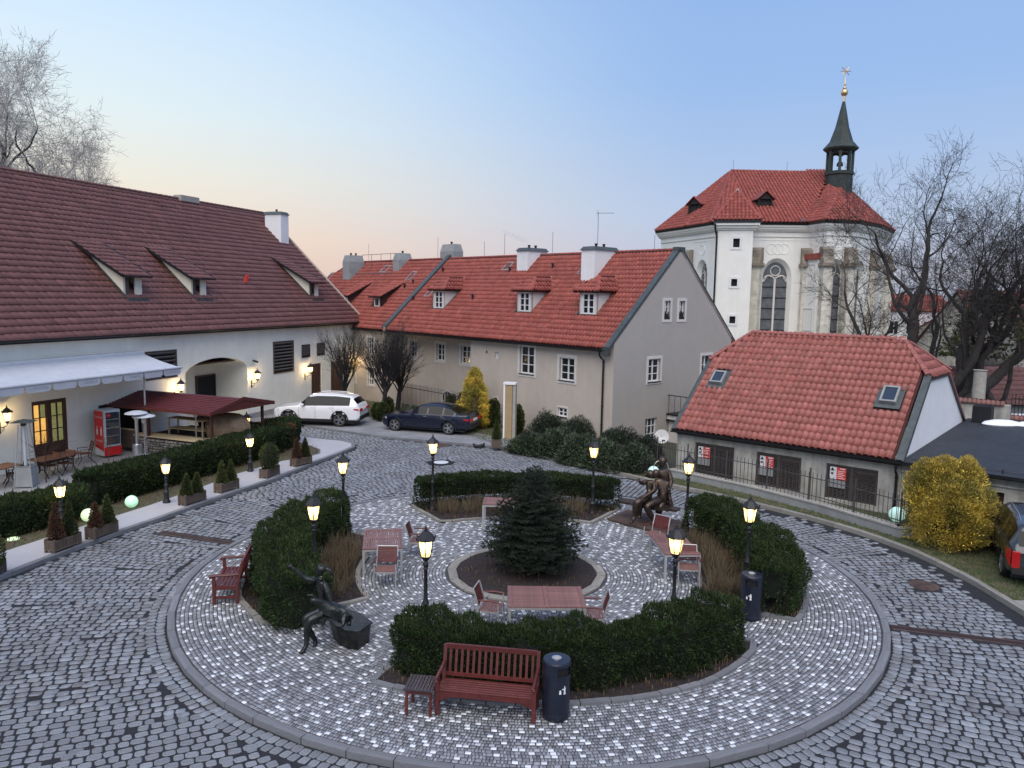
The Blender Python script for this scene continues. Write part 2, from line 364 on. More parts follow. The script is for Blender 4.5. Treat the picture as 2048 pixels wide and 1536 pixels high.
KF = [(-12.6, 41.2), (-11.03, 40.6), (-6.27, 37.75), (-3.4, 36.7), (-.51, 35.68), (2.16, 33.12), (4.46, 30.71), (5.95, 28.98), (7.3, 27.8), (8.5, 26.5), (9.7, 25.1), (10.74, 23.6), (11.4, 22.2), (11.76, 21.1), (12.03, 19.2), (12.05, 17.1), (12.5, 13.), (13.5, 8.)]
ROAD = KL+KF
# ------------------------------------------------------------------ ground sheets
flatpoly('ground', [(-900, -60), (900, -60), (900, 1500), (-900, 1500)], -.22, 'far_land')
road = flatpoly('road', ROAD, -.109, 'road_bed')
plaza = flatpoly('plaza_paving', arc(8.36, 8.36, 0, 355, 71), -.007, 'mosaic_bed')
walk_in = [(-14.9, 15.), (-14.3, 18.), (-13.65, 19.97), (-12.8, 22.4), (-11.89, 24.78), (-11.2, 27.2), (-10.6, 29.5), (-9.6, 31.8), (-8.75, 32.7), (-8.42, 33.5), (-8.7, 34.4), (-9.5, 35.2), (-10.2, 36.0), (-10.6, 36.6)]
walk = flatpoly('sidewalk', KL[:-1]+[(-11.0, 37.4)]+walk_in[::-1]+[(-16.5, 8.)], -.004, 'walk')
lawn_l = [(-14.9, 15.), (-14.3, 18.), (-13.65, 19.97), (-12.8, 22.4), (-11.89, 24.78), (-11.2, 27.2), (-10.6, 29.5), (-9.6, 31.8), (-8.75, 32.7), (-8.42, 33.5), (-8.7, 34.4), (-9.5, 35.2), (-10.2, 36.0), (-10.7, 36.8), (-12.3, 36.8), (-12.0, 33.), (-13.5, 28.), (-14.6, 24.4), (-15.6, 21.2), (-16.6, 15.)]
flatpoly('planting_strip', lawn_l, -.002, 'soil')
flatpoly('terrace', [(-30, 8), (-16., 8), (-14.2, 20.), (-13.2, 24.), (-11.6, 30.), (-10.7, 36.8), (-12.4, 39.8), (-12.7, 41.3), (-11, 43.2), (-11, 52.6), (-30, 52.6)], -.012, 'terrace')
flatpoly('parking_strip', [(-12.7, 41.3), (-11.03, 40.6), (-6.27, 37.75), (-3.4, 36.7), (-.51, 35.68), (.9, 36.8), (-4.2, 41.4), (-9, 44), (-11, 44)], -.006, 'walk_grey')
flatpoly('planting_bed', [(-.51, 35.68), (2.16, 33.12), (4.46, 30.71), (5.0, 31.8), (7, 33.4), (5.2, 36.5), (.9, 40.), (-10.9, 52), (-11, 44), (-9, 44), (-4.2, 41.4), (.9, 36.8)], -.008, 'soil')
verge = [(4.46, 30.71), (5.95, 28.98), (7.3, 27.8), (8.5, 26.5), (9.7, 25.1), (10.74, 23.6), (11.4, 22.2), (11.76, 21.1), (12.03, 19.2), (12.1, 17.9), (30, 17.9), (30, 24), (16, 24.3), (12.6, 25.4), (6.9, 30.9), (5.3, 32)]
flatpoly('grass_verge', verge, -.010, 'grass_base')
flatpoly('driveway', [(12.1, 17.9), (12.05, 17.1), (12.5, 13.), (13.5, 8.), (30, 8), (30, 17.9)], -.014, 'kerb_tan')
bedm = {}
for k, p in ISL.items(): flatpoly('flower_bed', p, .02, 'mulch')
flatpoly('tree_bed', arc(1.78, 1.78, 0, 350, 35), .035, 'mulch')
# ------------------------------------------------------------------ cobbles of the ring road
def octo(jit, c=.17):
    b = .5; P = [(-b+c, -b), (b-c, -b), (b, -b+c), (b, b-c), (b-c, b), (-b+c, b), (-b, b-c), (-b, -b+c)]
    P = np.array(P)*1.0+jit
    lo = np.c_[P, np.full(8, -1.)]; mid = np.c_[P*.985, np.full(8, -.22)]; hi = np.c_[P*.86, np.full(8, 0.)]
    return np.vstack([lo, mid, hi])
SV = np.array([octo(RNG.uniform(-.055, .055, (8, 2))) for _ in range(8)])
SF = [(np.array([[i, (i+1) % 8, 8+(i+1) % 8, 8+i] for i in range(8)]+[[8+i, 8+(i+1) % 8, 16+(i+1) % 8, 16+i] for i in range(8)]), 0), (np.array([[16+i for i in range(8)]]), 0)]
def zone(x, y):
    th = np.degrees(np.arctan2(y-PC[1], x-PC[0])) % 360; z = (th//12).astype(int)
    return np.where((y > 28.2+.25*x) & (x < 4.5), 100, z)
pts = []
for zi in list(range(30))+[100]:
    if zi == 100: phi = math.radians(38)
    else:
        tcn_ = zi*12+6
        if 180 < tcn_ < 270: ph = 180+.5*(tcn_-180)
        elif tcn_ >= 270: ph = 360-.5*(360-tcn_)
        else: ph = tcn_
        phi = math.radians(ph)
    ca, sa = math.cos(phi), math.sin(phi); pitch = .186
    for j in range(-170, 190):
        v = j*pitch; u = -26+RNG.random()*.2; L = []
        ln = RNG.uniform(.175, .255, 240); us = -24+np.cumsum(ln)-ln/2+RNG.random()*.2
        x = PC[0]+us*ca-v*sa; y = PC[1]+us*sa+v*ca
        ok = (y > 9.2) & (x > -15) & (x < 14) & (y < 42) & (zone(x, y) == zi)
        if ok.any(): pts.append(np.c_[x[ok], y[ok], np.full(ok.sum(), phi), ln[ok]])
pts = np.vstack(pts)
rr = np.hypot(pts[:, 0]-PC[0], pts[:, 1]-PC[1]); pts = pts[rr > 8.93]
for r_, nst in ((8.60, 318), (8.80, 300)):     # two header courses follow the plaza kerb
    th = (np.arange(nst)+RNG.random()*.9)/nst*2*PI; q_ = np.c_[PC[0]+r_*np.cos(th), PC[1]+r_*np.sin(th), th, np.full(nst, .215)]; pts = np.vstack([pts, q_])
rr = np.hypot(pts[:, 0]-PC[0], pts[:, 1]-PC[1])
MH = [(G(882, 925, -.1), .52, 'mosaic_white'), (G(880, 890, -.1), .50, 'rust'), (G(1848, 1171, -.1), .36, 'rust')]
DR = [((-10.43, 22.24), (-7.52, 21.23)), ((8.55, 16.44), (12.1, 15.35))]
keep = (rr > 8.55) & inpoly(pts, ROAD)
px_, py_, dd_ = proj(np.c_[pts[:, :2], np.full(len(pts), -.1)]); keep &= (px_ > -260) & (px_ < 2300) & (py_ < 1720)
for c, r, m in MH: keep &= np.hypot(pts[:, 0]-c.x, pts[:, 1]-c.y) > r+.07
for a, b in DR:
    a, b = np.array(a), np.array(b); d = (b-a)/np.linalg.norm(b-a); q = pts[:, :2]-a; s = q@d; t = np.abs(q@np.array([-d[1], d[0]])); keep &= ~((t < .17) & (s > -.05) & (s < np.linalg.norm(b-a)))
def dist_path(P, path):
    m = np.full(len(P), 1e9)
    for i in range(len(path)-1):
        a = np.array(path[i]); b = np.array(path[i+1]); d = b-a; t = np.clip(((P-a)@d)/(d@d), 0, 1); m = np.minimum(m, np.linalg.norm(P-(a+t[:, None]*d), axis=1))
    return m
dk = np.minimum(dist_path(pts[:, :2], KL), dist_path(pts[:, :2], KF[2:])); keep &= dk > .17
# worn strip of dark grit along the right kerb
dr_ = dist_path(pts[:, :2], KF[6:]); keep &= ~((dr_ < .55) & (RNG.random(len(pts)) < .75) & (pts[:, 0] > 8))
pts = pts[keep]; n = len(pts)
jx = RNG.normal(0, .005, (n, 2))
zz = -.10+np.clip(RNG.normal(0, .0022, n), -.005, .005)
T = mats2d(pts[:, 0]+jx[:, 0], pts[:, 1]+jx[:, 1], zz, pts[:, 2]+RNG.normal(0, .035, n), pts[:, 3]-.022-RNG.random(n)*.012, .150+RNG.random(n)*.009, .04, RNG.normal(0, .09, n), .007)
pi_ = RNG.integers(0, 8, n); sel = pick(T[:, :3, 3])
scatter('setts', SV, SF, T[~sel], ['sett'], road, pidx=pi_[~sel])
def laid(name, PV, PF, T, pidx, mats, parent, mi=None):
    """single pieces, mesh data shared between alike ones"""
    ms = {}
    for i in range(len(T)):
        key = (int(pidx[i]) if pidx is not None else 0, int(mi[i]) if mi is not None else 0)
        if key not in ms:
            V = PV[key[0]] if np.ndim(PV) == 3 else PV
            ms[key] = npmesh(name, V, [f for f, _ in PF], [mats[key[1]]])
        link(name, ms[key], parent, Matrix([list(r) for r in T[i]]))
laid('sett', SV, SF, T[sel], pi_[sel], ['sett'], road)
# ------------------------------------------------------------------ small mosaic stones of the round plaza
CV = np.array([octo(RNG.uniform(-.035, .035, (8, 2)), .06)[[0, 1, 2, 3, 4, 5, 6, 7, 16, 17, 18, 19, 20, 21, 22, 23]]*[1, 1, 1] for _ in range(4)]); CV[:, :8, :2] *= 1.0; CV[:, 8:, :2] *= 1.08
CF = [(np.array([[i, (i+1) % 8, 8+(i+1) % 8, 8+i] for i in range(8)]), 0), (np.array([[8+i for i in range(8)]]), 0)]
mp = []; r = 2.12; j = 0
while r < 8.30:
    wst = .112; nst = int(2*PI*r/wst); st = RNG.random()*.3; i = np.arange(nst)
    if j % 2 == 0: sh_ = (0 if j == 0 else sh_)+random.choice((2, 2, 1, 2, 3))
    # white stones step aside by a third of their spacing on every ring
    white = ((i+sh_) % 4 == 0) & (j % 2 == 0) & (RNG.random(nst) < .90) | (RNG.random(nst) < .05)
    half = ~white & (RNG.random(nst) < .6)
    th = (i+.5)/nst*2*PI+st*wst/r
    full = ~half
    mp.append(np.c_[np.full(full.sum(), r), th[full], np.full(full.sum(), wst-.012), white[full]])
    for o in (-.25, .25): mp.append(np.c_[np.full(half.sum(), r), th[half]+o*2*PI/nst, np.full(half.sum(), wst/2-.009), np.zeros(half.sum())])
    r += .084; j += 1
mp = np.vstack(mp); mx_ = PC[0]+mp[:, 0]*np.cos(mp[:, 1]); my_ = PC[1]+mp[:, 0]*np.sin(mp[:, 1]); q = np.c_[mx_, my_]
k = np.ones(len(q), bool)
for p in ISL.values():
    k &= ~inpoly(q, p)
mp, q = mp[k], q[k]; n = len(mp)
T = mats2d(q[:, 0]+RNG.normal(0, .002, n), q[:, 1]+RNG.normal(0, .002, n), np.clip(RNG.normal(0, .0012, n), -.003, .003), mp[:, 1]+PI/2+RNG.normal(0, .035, n), mp[:, 2], .070+RNG.random(n)*.005, .03, 0., .006)
pi_ = RNG.integers(0, 4, n); mi = mp[:, 3].astype(int); sel = pick(T[:, :3, 3])
scatter('mosaic_stones', CV, CF, T[~sel], ['mosaic_grey', 'mosaic_white'], plaza, mi=mi[~sel], pidx=pi_[~sel])
laid('mosaic_stone', CV, CF, T[sel], pi_[sel], ['mosaic_grey', 'mosaic_white'], plaza, mi[sel])
# ------------------------------------------------------------------ kerb stones
_kb = MB().cbox(-.5, .5, -.5, .5, -1, 0, .02).mesh('kerb_stone', 'kerb'); _kt = MB().cbox(-.5, .5, -.5, .5, -1, 0, .02).mesh('kerb_stone', 'kerb_tan')
def kerb(path, parent, wd=.16, L=.9, ztop=.012, h=.14, closed=False, me=_kb, jit=.006, gap=.014):
    P = [Vector((p[0], p[1], 0)) for p in path]
    if closed: P.append(P[0].copy())
    cum = [0]
    for a, b in zip(P, P[1:]): cum.append(cum[-1]+(b-a).length)
    tot = cum[-1]; s = 0
    def at(s):
        s = min(max(s, 0), tot-1e-6)
        for i in range(len(P)-1):
            if s <= cum[i+1]: return P[i].lerp(P[i+1], (s-cum[i])/(cum[i+1]-cum[i]+1e-9))
    while s < tot-.08:
        l = min(L*random.uniform(.8, 1.2), tot-s); a = at(s); b = at(s+l); c = (a+b)/2; d = b-a
        x, y, _ = proj([[c.x, c.y, 0]])
        if -300 < x[0] < 2350 and y[0] < 1800:
            m = Matrix.Translation((c.x, c.y, ztop+random.uniform(-jit, jit))) @ Matrix.Rotation(math.atan2(d.y, d.x)+random.uniform(-.01, .01), 4, 'Z') @ Matrix.Diagonal((max(d.length-gap, .05), wd, h, 1))
            link('kerb_stone', me, parent, m)
        s += l
kerb(arc(8.41, 8.41, 0, 359.9, 120), plaza, .15, .95, .012, .16)
kerb([(p[0]+.02, p[1]) for p in KL], walk, .17, .95, .014, .16)
kerb(KF[1:5], road, .14, .9, -.02, .1)
kerb(KF[4:], road, .17, .9, .03, .18, me=_kt)
kerb(walk_in[8:], walk, .06, .9, .02, .06)
for nm, p in ISL.items(): kerb(p, plaza, .13, .48, .055, .12, closed=True, jit=.012, me=_kt if nm in ('left', 'top') else _kb)
kerb(arc(1.93, 1.93, 0, 359.9, 60), plaza, .22, .62, .04, .1, me=_kt)
# ------------------------------------------------------------------ manholes and drains
for i, (c, r, m) in enumerate(MH):
    t = thing('manhole_cover', ['round manhole cover with a pale middle on the far road', 'rusty round manhole cover on the road near the dark blue car', 'rusty round manhole cover set in the cobbles on the right side of the road'][i], 'manhole cover', (c.x, c.y, -.128), 0)
    b = MB(); b.lathe([(r, 0), (r, .038), (r*.64, .040)], n=28); b.build('ring', 'gutter' if i == 0 else 'rust', t)
    b = MB(); b.lathe([(r*(.62 if i == 0 else .8), 0), (r*(.62 if i == 0 else .8), .044)], n=28)
    for a in (range(-4, 5) if i else ()):
        hw = math.sqrt(max(.01, (r*.72)**2-(a*r*.16)**2)); b.box(-hw, hw, a*r*.16-.012, a*r*.16+.012, .044, .050)
    b.build('lid', 'mosaic_white' if m == 'mosaic_white' else 'rust', t)
for i, (a, b_) in enumerate(DR):
    a = Vector((*a, -.13)); b_ = Vector((*b_, -.13)); L = (b_-a).length; d = b_-a
    t = thing('drain_channel', ['rusty brown drain channel crossing the road from the left kerb', 'narrow brown drain grate running right from the plaza kerb'][i], 'drain', a, math.atan2(d.y, d.x))
    m = MB()
    for s in (-1, 1): m.box(0, L, s*.11-.018, s*.11+.018, 0, .036)
    m.build('rail', 'rust', t)
    m = MB(); m.box(0, L, -.09, .09, 0, .012)
    for k2 in range(int(L/.05)): m.box(k2*.05, k2*.05+.024, -.09, .09, .012, .030)
    m.build('grate', 'rust' if i == 0 else 'brown_wood', t)
# ------------------------------------------------------------------ building helpers (local frame: x along wall, y into the house, z up)
def wall(mb, x0, x1, z0, z1, ops=(), y=0., depth=.18, top=None, axis='x', flip=False):
    """wall panel with real openings (xa,xb,za,zb[,arch]); top: function x->z limiting the wall (gables)"""
    xs = sorted({x0, x1, *[o[0] for o in ops], *[o[1] for o in ops]}); zs = sorted({z0, z1, *[o[2] for o in ops], *[o[3] for o in ops]})
    if top: xs = sorted(set(xs) | set(top[1]))
    def P(a, z, d=0.): return (a, y+d, z) if axis == 'x' else (y+(-d if not flip else d), a, z)
    for i in range(len(xs)-1):
        for j in range(len(zs)-1):
            a, b, c, d = xs[i], xs[i+1], zs[j], zs[j+1]
            if a < x0 or b > x1+1e-6: continue
            mxx, mzz = (a+b)/2, (c+d)/2
            if any(o[0] < mxx < o[1] and o[2] < mzz < o[3] for o in ops): continue
            if top:
                ta, tb = top[0](a), top[0](b)
                if c >= max(ta, tb)-1e-6: continue
                poly = [(a, c), (b, c), (b, d), (a, d)]; out = []
                f = lambda p: (ta+(tb-ta)*(p[0]-a)/(b-a))-p[1]
                for k in range(4):
                    p, q = poly[k], poly[(k+1) % 4]; fp, fq = f(p), f(q)
                    if fp >= 0: out.append(p)
                    if fp*fq < 0: t = fp/(fp-fq); out.append((p[0]+(q[0]-p[0])*t, p[1]+(q[1]-p[1])*t))
                if len(out) < 3: continue
                mb.add([P(*p) for p in out], [tuple(range(len(out)))])
            else: mb.add([P(a, c), P(b, c), P(b, d), P(a, d)], [(0, 1, 2, 3)])
    for o in ops:
        a, b, c, d = o[:4]; dp = o[4] if len(o) > 4 else depth
        mb.add([P(a, c), P(b, c), P(b, c, dp), P(a, c, dp)], [(0, 1, 2, 3)]); mb.add([P(a, d), P(b, d), P(b, d, dp), P(a, d, dp)], [(3, 2, 1, 0)])
        mb.add([P(a, c), P(a, d), P(a, d, dp), P(a, c, dp)], [(0, 1, 2, 3)]); mb.add([P(b, c), P(b, d), P(b, d, dp), P(b, c, dp)], [(3, 2, 1, 0)])
def rotm(ax):   # 'x': faces -y ; 'g': right gable faces +x
    return Matrix.Identity(4) if ax == 'x' else Matrix.Rotation(PI/2, 4, 'Z')
def window(parent, x, z, w, h, cols=2, rows=3, sur=.14, rec=.12, mw=None, glass='glass', curtain=False, sill=True, name='window', surm='surround'):
    """x,z = lower left corner of the opening; mw places the local wall frame"""
    root = MB(); s = sur
    if s:
        root.box(x-s, x, -.03, .02, z-s, z+h+s); root.box(x+w, x+w+s, -.03, .02, z-s, z+h+s); root.box(x, x+w, -.03, .02, z+h, z+h+s); root.box(x, x+w, -.03, .02, z-s, z)
    else: root.box(x-.01, x+w+.01, rec+.09, rec+.11, z-.01, z+h+.01)
    r = root.build(name, surm if s else 'dark_in', parent, mw=mw)
    f = MB(); fw = .055
    f.box(x, x+fw, rec-.02, rec+.03, z, z+h); f.box(x+w-fw, x+w, rec-.02, rec+.03, z, z+h); f.box(x+fw, x+w-fw, rec-.02, rec+.03, z, z+fw); f.box(x+fw, x+w-fw, rec-.02, rec+.03, z+h-fw, z+h)
    for i in range(1, cols): xx = x+w*i/cols; m_ = .035 if cols == 2 else .018; f.box(xx-m_, xx+m_, rec-.025, rec+.025, z+fw, z+h-fw)
    for j in range(1, rows): zz = z+h*j/rows; f.box(x+fw, x+w-fw, rec-.015, rec+.022, zz-.018, zz+.018)
    f.build('frame', 'white_paint', r)
    for i in range(cols):
        for j in range(rows):
            g = MB(); g.box(x+w*i/cols+.01, x+w*(i+1)/cols-.01, rec+.03, rec+.036, z+h*j/rows+.01, z+h*(j+1)/rows-.01); g.build('pane', glass, r)
    if curtain:
        c = MB()
        for k in range(14): xx = x+w*(k+.1)/14; c.box(xx, xx+w/22, rec+.037, rec+.05, z+.05, z+h-.05)
        c.build('curtain', 'curtain', r)
    if sill: sl = MB(); sl.box(x-.05, x+w+.05, -.07, rec-.02, z-.045, z-.005); sl.build('sill', 'gutter', r)
    return r
def pantile(w, h, amp=.045, nseg=7, thick=.030):
    """one pantile: x across, y up-slope, z out of the roof; the foot stands proud of the course below"""
    pr = []
    for k in range(nseg+1):
        t = k/nseg; z = amp*math.sqrt(max(0, 1-((t-.36)/.40)**2)) if t < .76 else 0.
        pr.append((t*w*1.03, z))
    V = [(x-w/2, -.03, z+thick) for x, z in pr]+[(x-w/2, h, z) for x, z in pr]+[(x-w/2, -.03, z-.004) for x, z in pr]
    n = nseg+1
    F = [(k, k+1, n+k+1, n+k) for k in range(nseg)]+[(2*n+k, 2*n+k+1, k+1, k) for k in range(nseg)]
    return np.array(V), [(np.array(F), 0)]
def flat_tile(w, h, thick=.03, amp=.012):
    V = [(-w/2, -.04, thick), (-w/4, -.045, thick+amp), (w/4, -.045, thick+amp*.2), (w/2-.004, -.04, thick+.004), (-w/2, h, 0), (-w/4, h, amp), (w/4, h, amp*.2), (w/2-.004, h, 0), (-w/2, -.04, -.002), (-w/4, -.045, -.002), (w/4, -.045, -.002), (w/2-.004, -.04, -.002)]
    return np.array(V), [(np.array([(0, 1, 5, 4), (1, 2, 6, 5), (2, 3, 7, 6), (8, 9, 1, 0), (9, 10, 2, 1), (10, 11, 3, 2)]), 0)]
def roof_plane(parent, O, ex, ey, poly, tile, w, h, mat, name='roof', under='tile_under', singles=300, holes=(), jit=.008, wm=None):
    """O origin, ex along the eave, ey up the slope (local unit vectors); poly in (u,v). Lays tiles over an under-sheet. Returns roof part."""
    O = Vector(O); ex = Vector(ex).normalized(); ey = Vector(ey).normalized(); ez = ex.cross(ey)
    if ez.z < 0: ez = -ez
    B = Matrix(((ex.x, ey.x, ez.x, O.x), (ex.y, ey.y, ez.y, O.y), (ex.z, ey.z, ez.z, O.z), (0, 0, 0, 1)))
    mb = MB(); P = [B @ Vector((u, v, -.02)) for u, v in poly]; mb.slab(P, -ez*.08); r = mb.build(name, under, parent)
    u0 = min(p[0] for p in poly); u1 = max(p[0] for p in poly); v1 = max(p[1] for p in poly); v0 = min(p[1] for p in poly)
    nu = int((u1-u0)/w)+2; nv = int((v1-v0)/h)+2
    U, Vv = np.meshgrid(u0+(np.arange(nu)+.5)*w, v0+(np.arange(nv))*h); q = np.c_[U.ravel(), Vv.ravel()]
    k = inpoly(q+[0, h*.5], poly)
    for hh in holes: k &= ~((q[:, 0] > hh[0]-w*.3) & (q[:, 0] < hh[1]+w*.3) & (q[:, 1] > hh[2]-h*.8) & (q[:, 1] < hh[3]))
    q = q[k]; n = len(q); T = np.zeros((n, 4, 4)); Bn = np.array(B)
    a = RNG.normal(0, .012, n); L = np.zeros((n, 4, 4)); L[:, 3, 3] = 1
    L[:, 0, 0] = np.cos(a); L[:, 1, 0] = np.sin(a); L[:, 0, 1] = -np.sin(a); L[:, 1, 1] = np.cos(a); L[:, 2, 2] = 1
    L[:, 0, 3] = q[:, 0]+RNG.normal(0, jit*.5, n); L[:, 1, 3] = q[:, 1]+RNG.normal(0, jit, n); L[:, 2, 3] = RNG.normal(0, .003, n)
    T = Bn @ L
    wmat = np.array(wm if wm is not None else parent.matrix_basis)
    wp = (T[:, :3, 3] @ wmat[:3, :3].T)+wmat[:3, 3]
    sel = pick(wp, singles) if singles else np.zeros(n, bool)
    if (~sel).any(): scatter('tiles', tile[0], tile[1], T[~sel], [mat], r)
    if sel.any(): laid('tile', tile[0], tile[1], T[sel], None, [mat], r)
    return r
def ridge_tiles(parent, p, q, mat='tile_red', r=.11, L=.36, name='ridge', mortar=True, singles=True):
    p, q = Vector(p), Vector(q); d = q-p; n = max(1, int(d.length/L)); dn = d.normalized(); side = dn.cross(Vector((0, 0, 1))).normalized(); up = side.cross(dn)
    me_v = []; me_f = []
    for k in range(7):
        t = PI*k/6; me_v += [(0, math.cos(t)*r, math.sin(t)*r*.8), (L*1.08, math.cos(t)*r*.86, math.sin(t)*r*.66)]
    me_f = [(2*k, 2*k+2, 2*k+3, 2*k+1) for k in range(6)]+[(0, 2, 4, 6, 8, 10, 12)]
    me = bpy.data.meshes.new('ridge_tile'); me.from_pydata(me_v, [], me_f); me.materials.append(MATS[mat]); me.update()
    R = Matrix(((dn.x, side.x, up.x, 0), (dn.y, side.y, up.y, 0), (dn.z, side.z, up.z, 0), (0, 0, 0, 1)))
    par = parent
    b = MB(); b.tube([p, q], .05, 5); par = b.build(name, 'mortar' if mortar else 'tile_under', parent)
    for i in range(n):
        c = p+dn*(i*L); link('ridge_tile', me, par, Matrix.Translation(c) @ R @ Matrix.Rotation(random.uniform(-.03, .03), 4, 'X'))
def chimney(parent, x0, x1, y0, y1, z0, z1, mat='white_wall', cap='tin', style='cap', pots=2):
    b = MB()
    if style == 'taper': b.add([(x0, y0, z0), (x1, y0, z0), (x1, y1, z0), (x0, y1, z0), (x0, y0, z1-.5), (x1, y0, z1-.5), (x1, y1, z1-.5), (x0, y1, z1-.5), (x0+.12, y0+.12, z1), (x1-.12, y0+.12, z1), (x1-.12, y1-.12, z1), (x0+.12, y1-.12, z1)], [(0,1,5,4),(1,2,6,5),(2,3,7,6),(3,0,4,7),(4,5,9,8),(5,6,10,9),(6,7,11,10),(7,4,8,11),(8,9,10,11)])
    else: b.cbox(x0, x1, y0, y1, z0, z1, .02)
    c = b.build('chimney', mat, parent)
    if style == 'cap':
        b = MB(); e = .08; b.add([(x0-e, y0-e, z1-.02), (x1+e, y0-e, z1-.02), (x1+e, y1+e, z1-.02), (x0-e, y1+e, z1-.02), (x0+.06, y0+.06, z1+.17), (x1-.06, y0+.06, z1+.17), (x1-.06, y1-.06, z1+.17), (x0+.06, y1-.06, z1+.17)], [(0,3,2,1),(4,5,6,7),(0,1,5,4),(1,2,6,5),(2,3,7,6),(3,0,4,7)])
        b.build('cap', cap, c); zt = z1+.17
    else: zt = z1
    b = MB()
    for k in range(pots): yy = y0+(y1-y0)*(k+1)/(pots+1); b.lathe([(.07, 0), (.07, .12), (.09, .14), (.09, .18)], ((x0+x1)/2, yy, zt), 8)
    b.build('chimney_pot', 'gutter', c)
    return c
def skylight(parent, O, ex, ey, u, v, w, h, lift=.10, glass='glass_sky'):
    ex = Vector(ex).normalized(); ey = Vector(ey).normalized(); ez = ex.cross(ey); O = Vector(O)
    B = Matrix(((ex.x, ey.x, ez.x, 0), (ex.y, ey.y, ez.y, 0), (ex.z, ey.z, ez.z, 0), (0, 0, 0, 1))); B.translation = O+ex*u+ey*v
    f = MB(); t = .07; f.box(-.16, w+.16, -.22, h+.14, .012, .03); F = f.build('skylight', 'tin', parent, mw=B)
    f = MB(); f.box(0, t, 0, h, .03, lift); f.box(w-t, w, 0, h, .03, lift); f.box(t, w-t, 0, t, .03, lift); f.box(t, w-t, h-t, h, .03, lift); f.build('frame', 'concrete_grey', F)
    g = MB(); g.box(t, w-t, t, h-t, .05, lift-.03); g.build('glass', glass, F)
def gutter_and_pipe(parent, x0, x1, y, z, pipes=(), r=.075, zb=0.):
    b = MB(); n = 6; P = []
    for k in range(n+1): t = PI+PI*k/n; P.append((math.cos(t)*r, math.sin(t)*r))
    for i in range(n):
        a, c = P[i], P[i+1]; b.add([(x0, y+a[0], z+a[1]), (x1, y+a[0], z+a[1]), (x1, y+c[0], z+c[1]), (x0, y+c[0], z+c[1])], [(0, 1, 2, 3)])
    b.box(x0, x1, y+r*.9, y+r*1.2, z-.06, z+.05)
    b.box(x0, x1, y-r*1.1, y-r*.92, z-.02, z+.012); b.build('gutter', 'gutter', parent)
    for px in pipes:
        b = MB(); b.tube([(px, y, z-r), (px, y, z-.22), (px-.02, y+.12, z-.36), (px-.02, -.09, z-.5), (px-.02, -.09, zb)], .048, 8)
        for zz in (z-.6, z-1.6, z-2.7, z-3.6):
            if zz > zb: b.lathe([(.06, 0), (.06, .05)], (px-.02, -.09, zz), 8)
        b.build('downpipe', 'gutter', parent, smooth=True)
def bframe(o, deg):
    return Matrix.Translation((o[0], o[1], 0)) @ Matrix.Rotation(math.radians(deg), 4, 'Z')
def building(name, label, o, deg, cat='building'):
    t = thing(name, label, cat, (o[0], o[1], 0), math.radians(deg)); t.matrix_basis = bframe(o, deg); return t
# ------------------------------------------------------------------ 1. long pale barn on the left
BO = (-14.47, 42.77); BD = 71.5; BM = bframe(BO, BD)
barn = building('barn', 'long cream building with a steep maroon tiled roof on the left', BO, BD)
bx0, bx1 = -34, 11.75
ops = [(-13.65, -12.05, 0, 2.6, .25), (-7.8, -5.8, 2.85, 4.2), (1.84, 3.88, 2.28, 4.16), (4.71, 5.62, 3.02, 3.83), (6.38, 7.29, 3.03, 3.85), (5.75, 6.95, 0, 2.55, .3), (8.01, 9.68, 0, 2.52, .3)]
mb = MB()
# the gateway arch is cut in strips so that its segmental head is real
ax0, ax1, az, ah = -5.25, -.5, 2.75, .82
def arch(x): u = (x-(ax0+ax1)/2)/((ax1-ax0)/2); return az+ah*math.sqrt(max(0, 1-u*u*.93)) if abs(u) <= 1 else az
ns = 20; axs = [ax0+(ax1-ax0)*i/ns for i in range(ns+1)]
wall(mb, bx0, ax0, 0, 5.3, [o for o in ops if o[1] < ax0]); wall(mb, ax1, bx1, 0, 5.3, [o for o in ops if o[0] > ax1])
for a, b in zip(axs, axs[1:]):
    za, zb_ = arch(a), arch(b)
    mb.add([(a, 0, za), (b, 0, zb_), (b, 0, 5.3), (a, 0, 5.3)], [(0, 1, 2, 3)])
    mb.add([(a, 0, za), (a, 2.2, za), (b, 2.2, zb_), (b, 0, zb_)], [(0, 1, 2, 3)])
mb.add([(ax0, 0, 0), (ax0, 2.2, 0), (ax0, 2.2, az+.3), (ax0, 0, az+.3)], [(0, 3, 2, 1)]); mb.add([(ax1, 0, 0), (ax1, 2.2, 0), (ax1, 2.2, az+.3), (ax1, 0, az+.3)], [(0, 1, 2, 3)])
gt = lambda y: min(5.3+(y)*.935, 5.3+(15.4-y)*.935)
T_ = mb.T; mb.T = None
wall(mb, 0, 15.4, 0, 13, (), y=bx1, top=(gt, [7.7]), axis='y')
mb.add([(bx0, 15.4, 0), (bx1, 15.4, 0), (bx1, 15.4, 5.3), (bx0, 15.4, 5.3)], [(3, 2, 1, 0)])
bw = mb.build('wall', 'barn_wall', barn)
m = MB(); m.mat('cream_wall'); m.box(ax0-1, ax1+1.2, 2.2, 2.35, 0, 4.6); m.add([(ax0, 0, .005), (ax1, 0, .005), (ax1, 2.2, .005), (ax0, 2.2, .005)], [(0, 1, 2, 3)])
m.build('passage_wall', None, barn)
for i, (a, b, h_) in enumerate(((-5.1, -3.9, 2.25), (-2.0, -.62, 2.35))):
    m = MB(); m.box(a, b, 2.12, 2.2, 0, h_); d_ = m.build('gateway_door', 'dark_in', barn)
    m = MB(); m.box(a-.06, a, 2.08, 2.2, 0, h_); m.box(b, b+.06, 2.08, 2.2, 0, h_); m.box(a-.06, b+.06, 2.08, 2.2, h_, h_+.08); m.build('frame', 'brown_wood', d_)
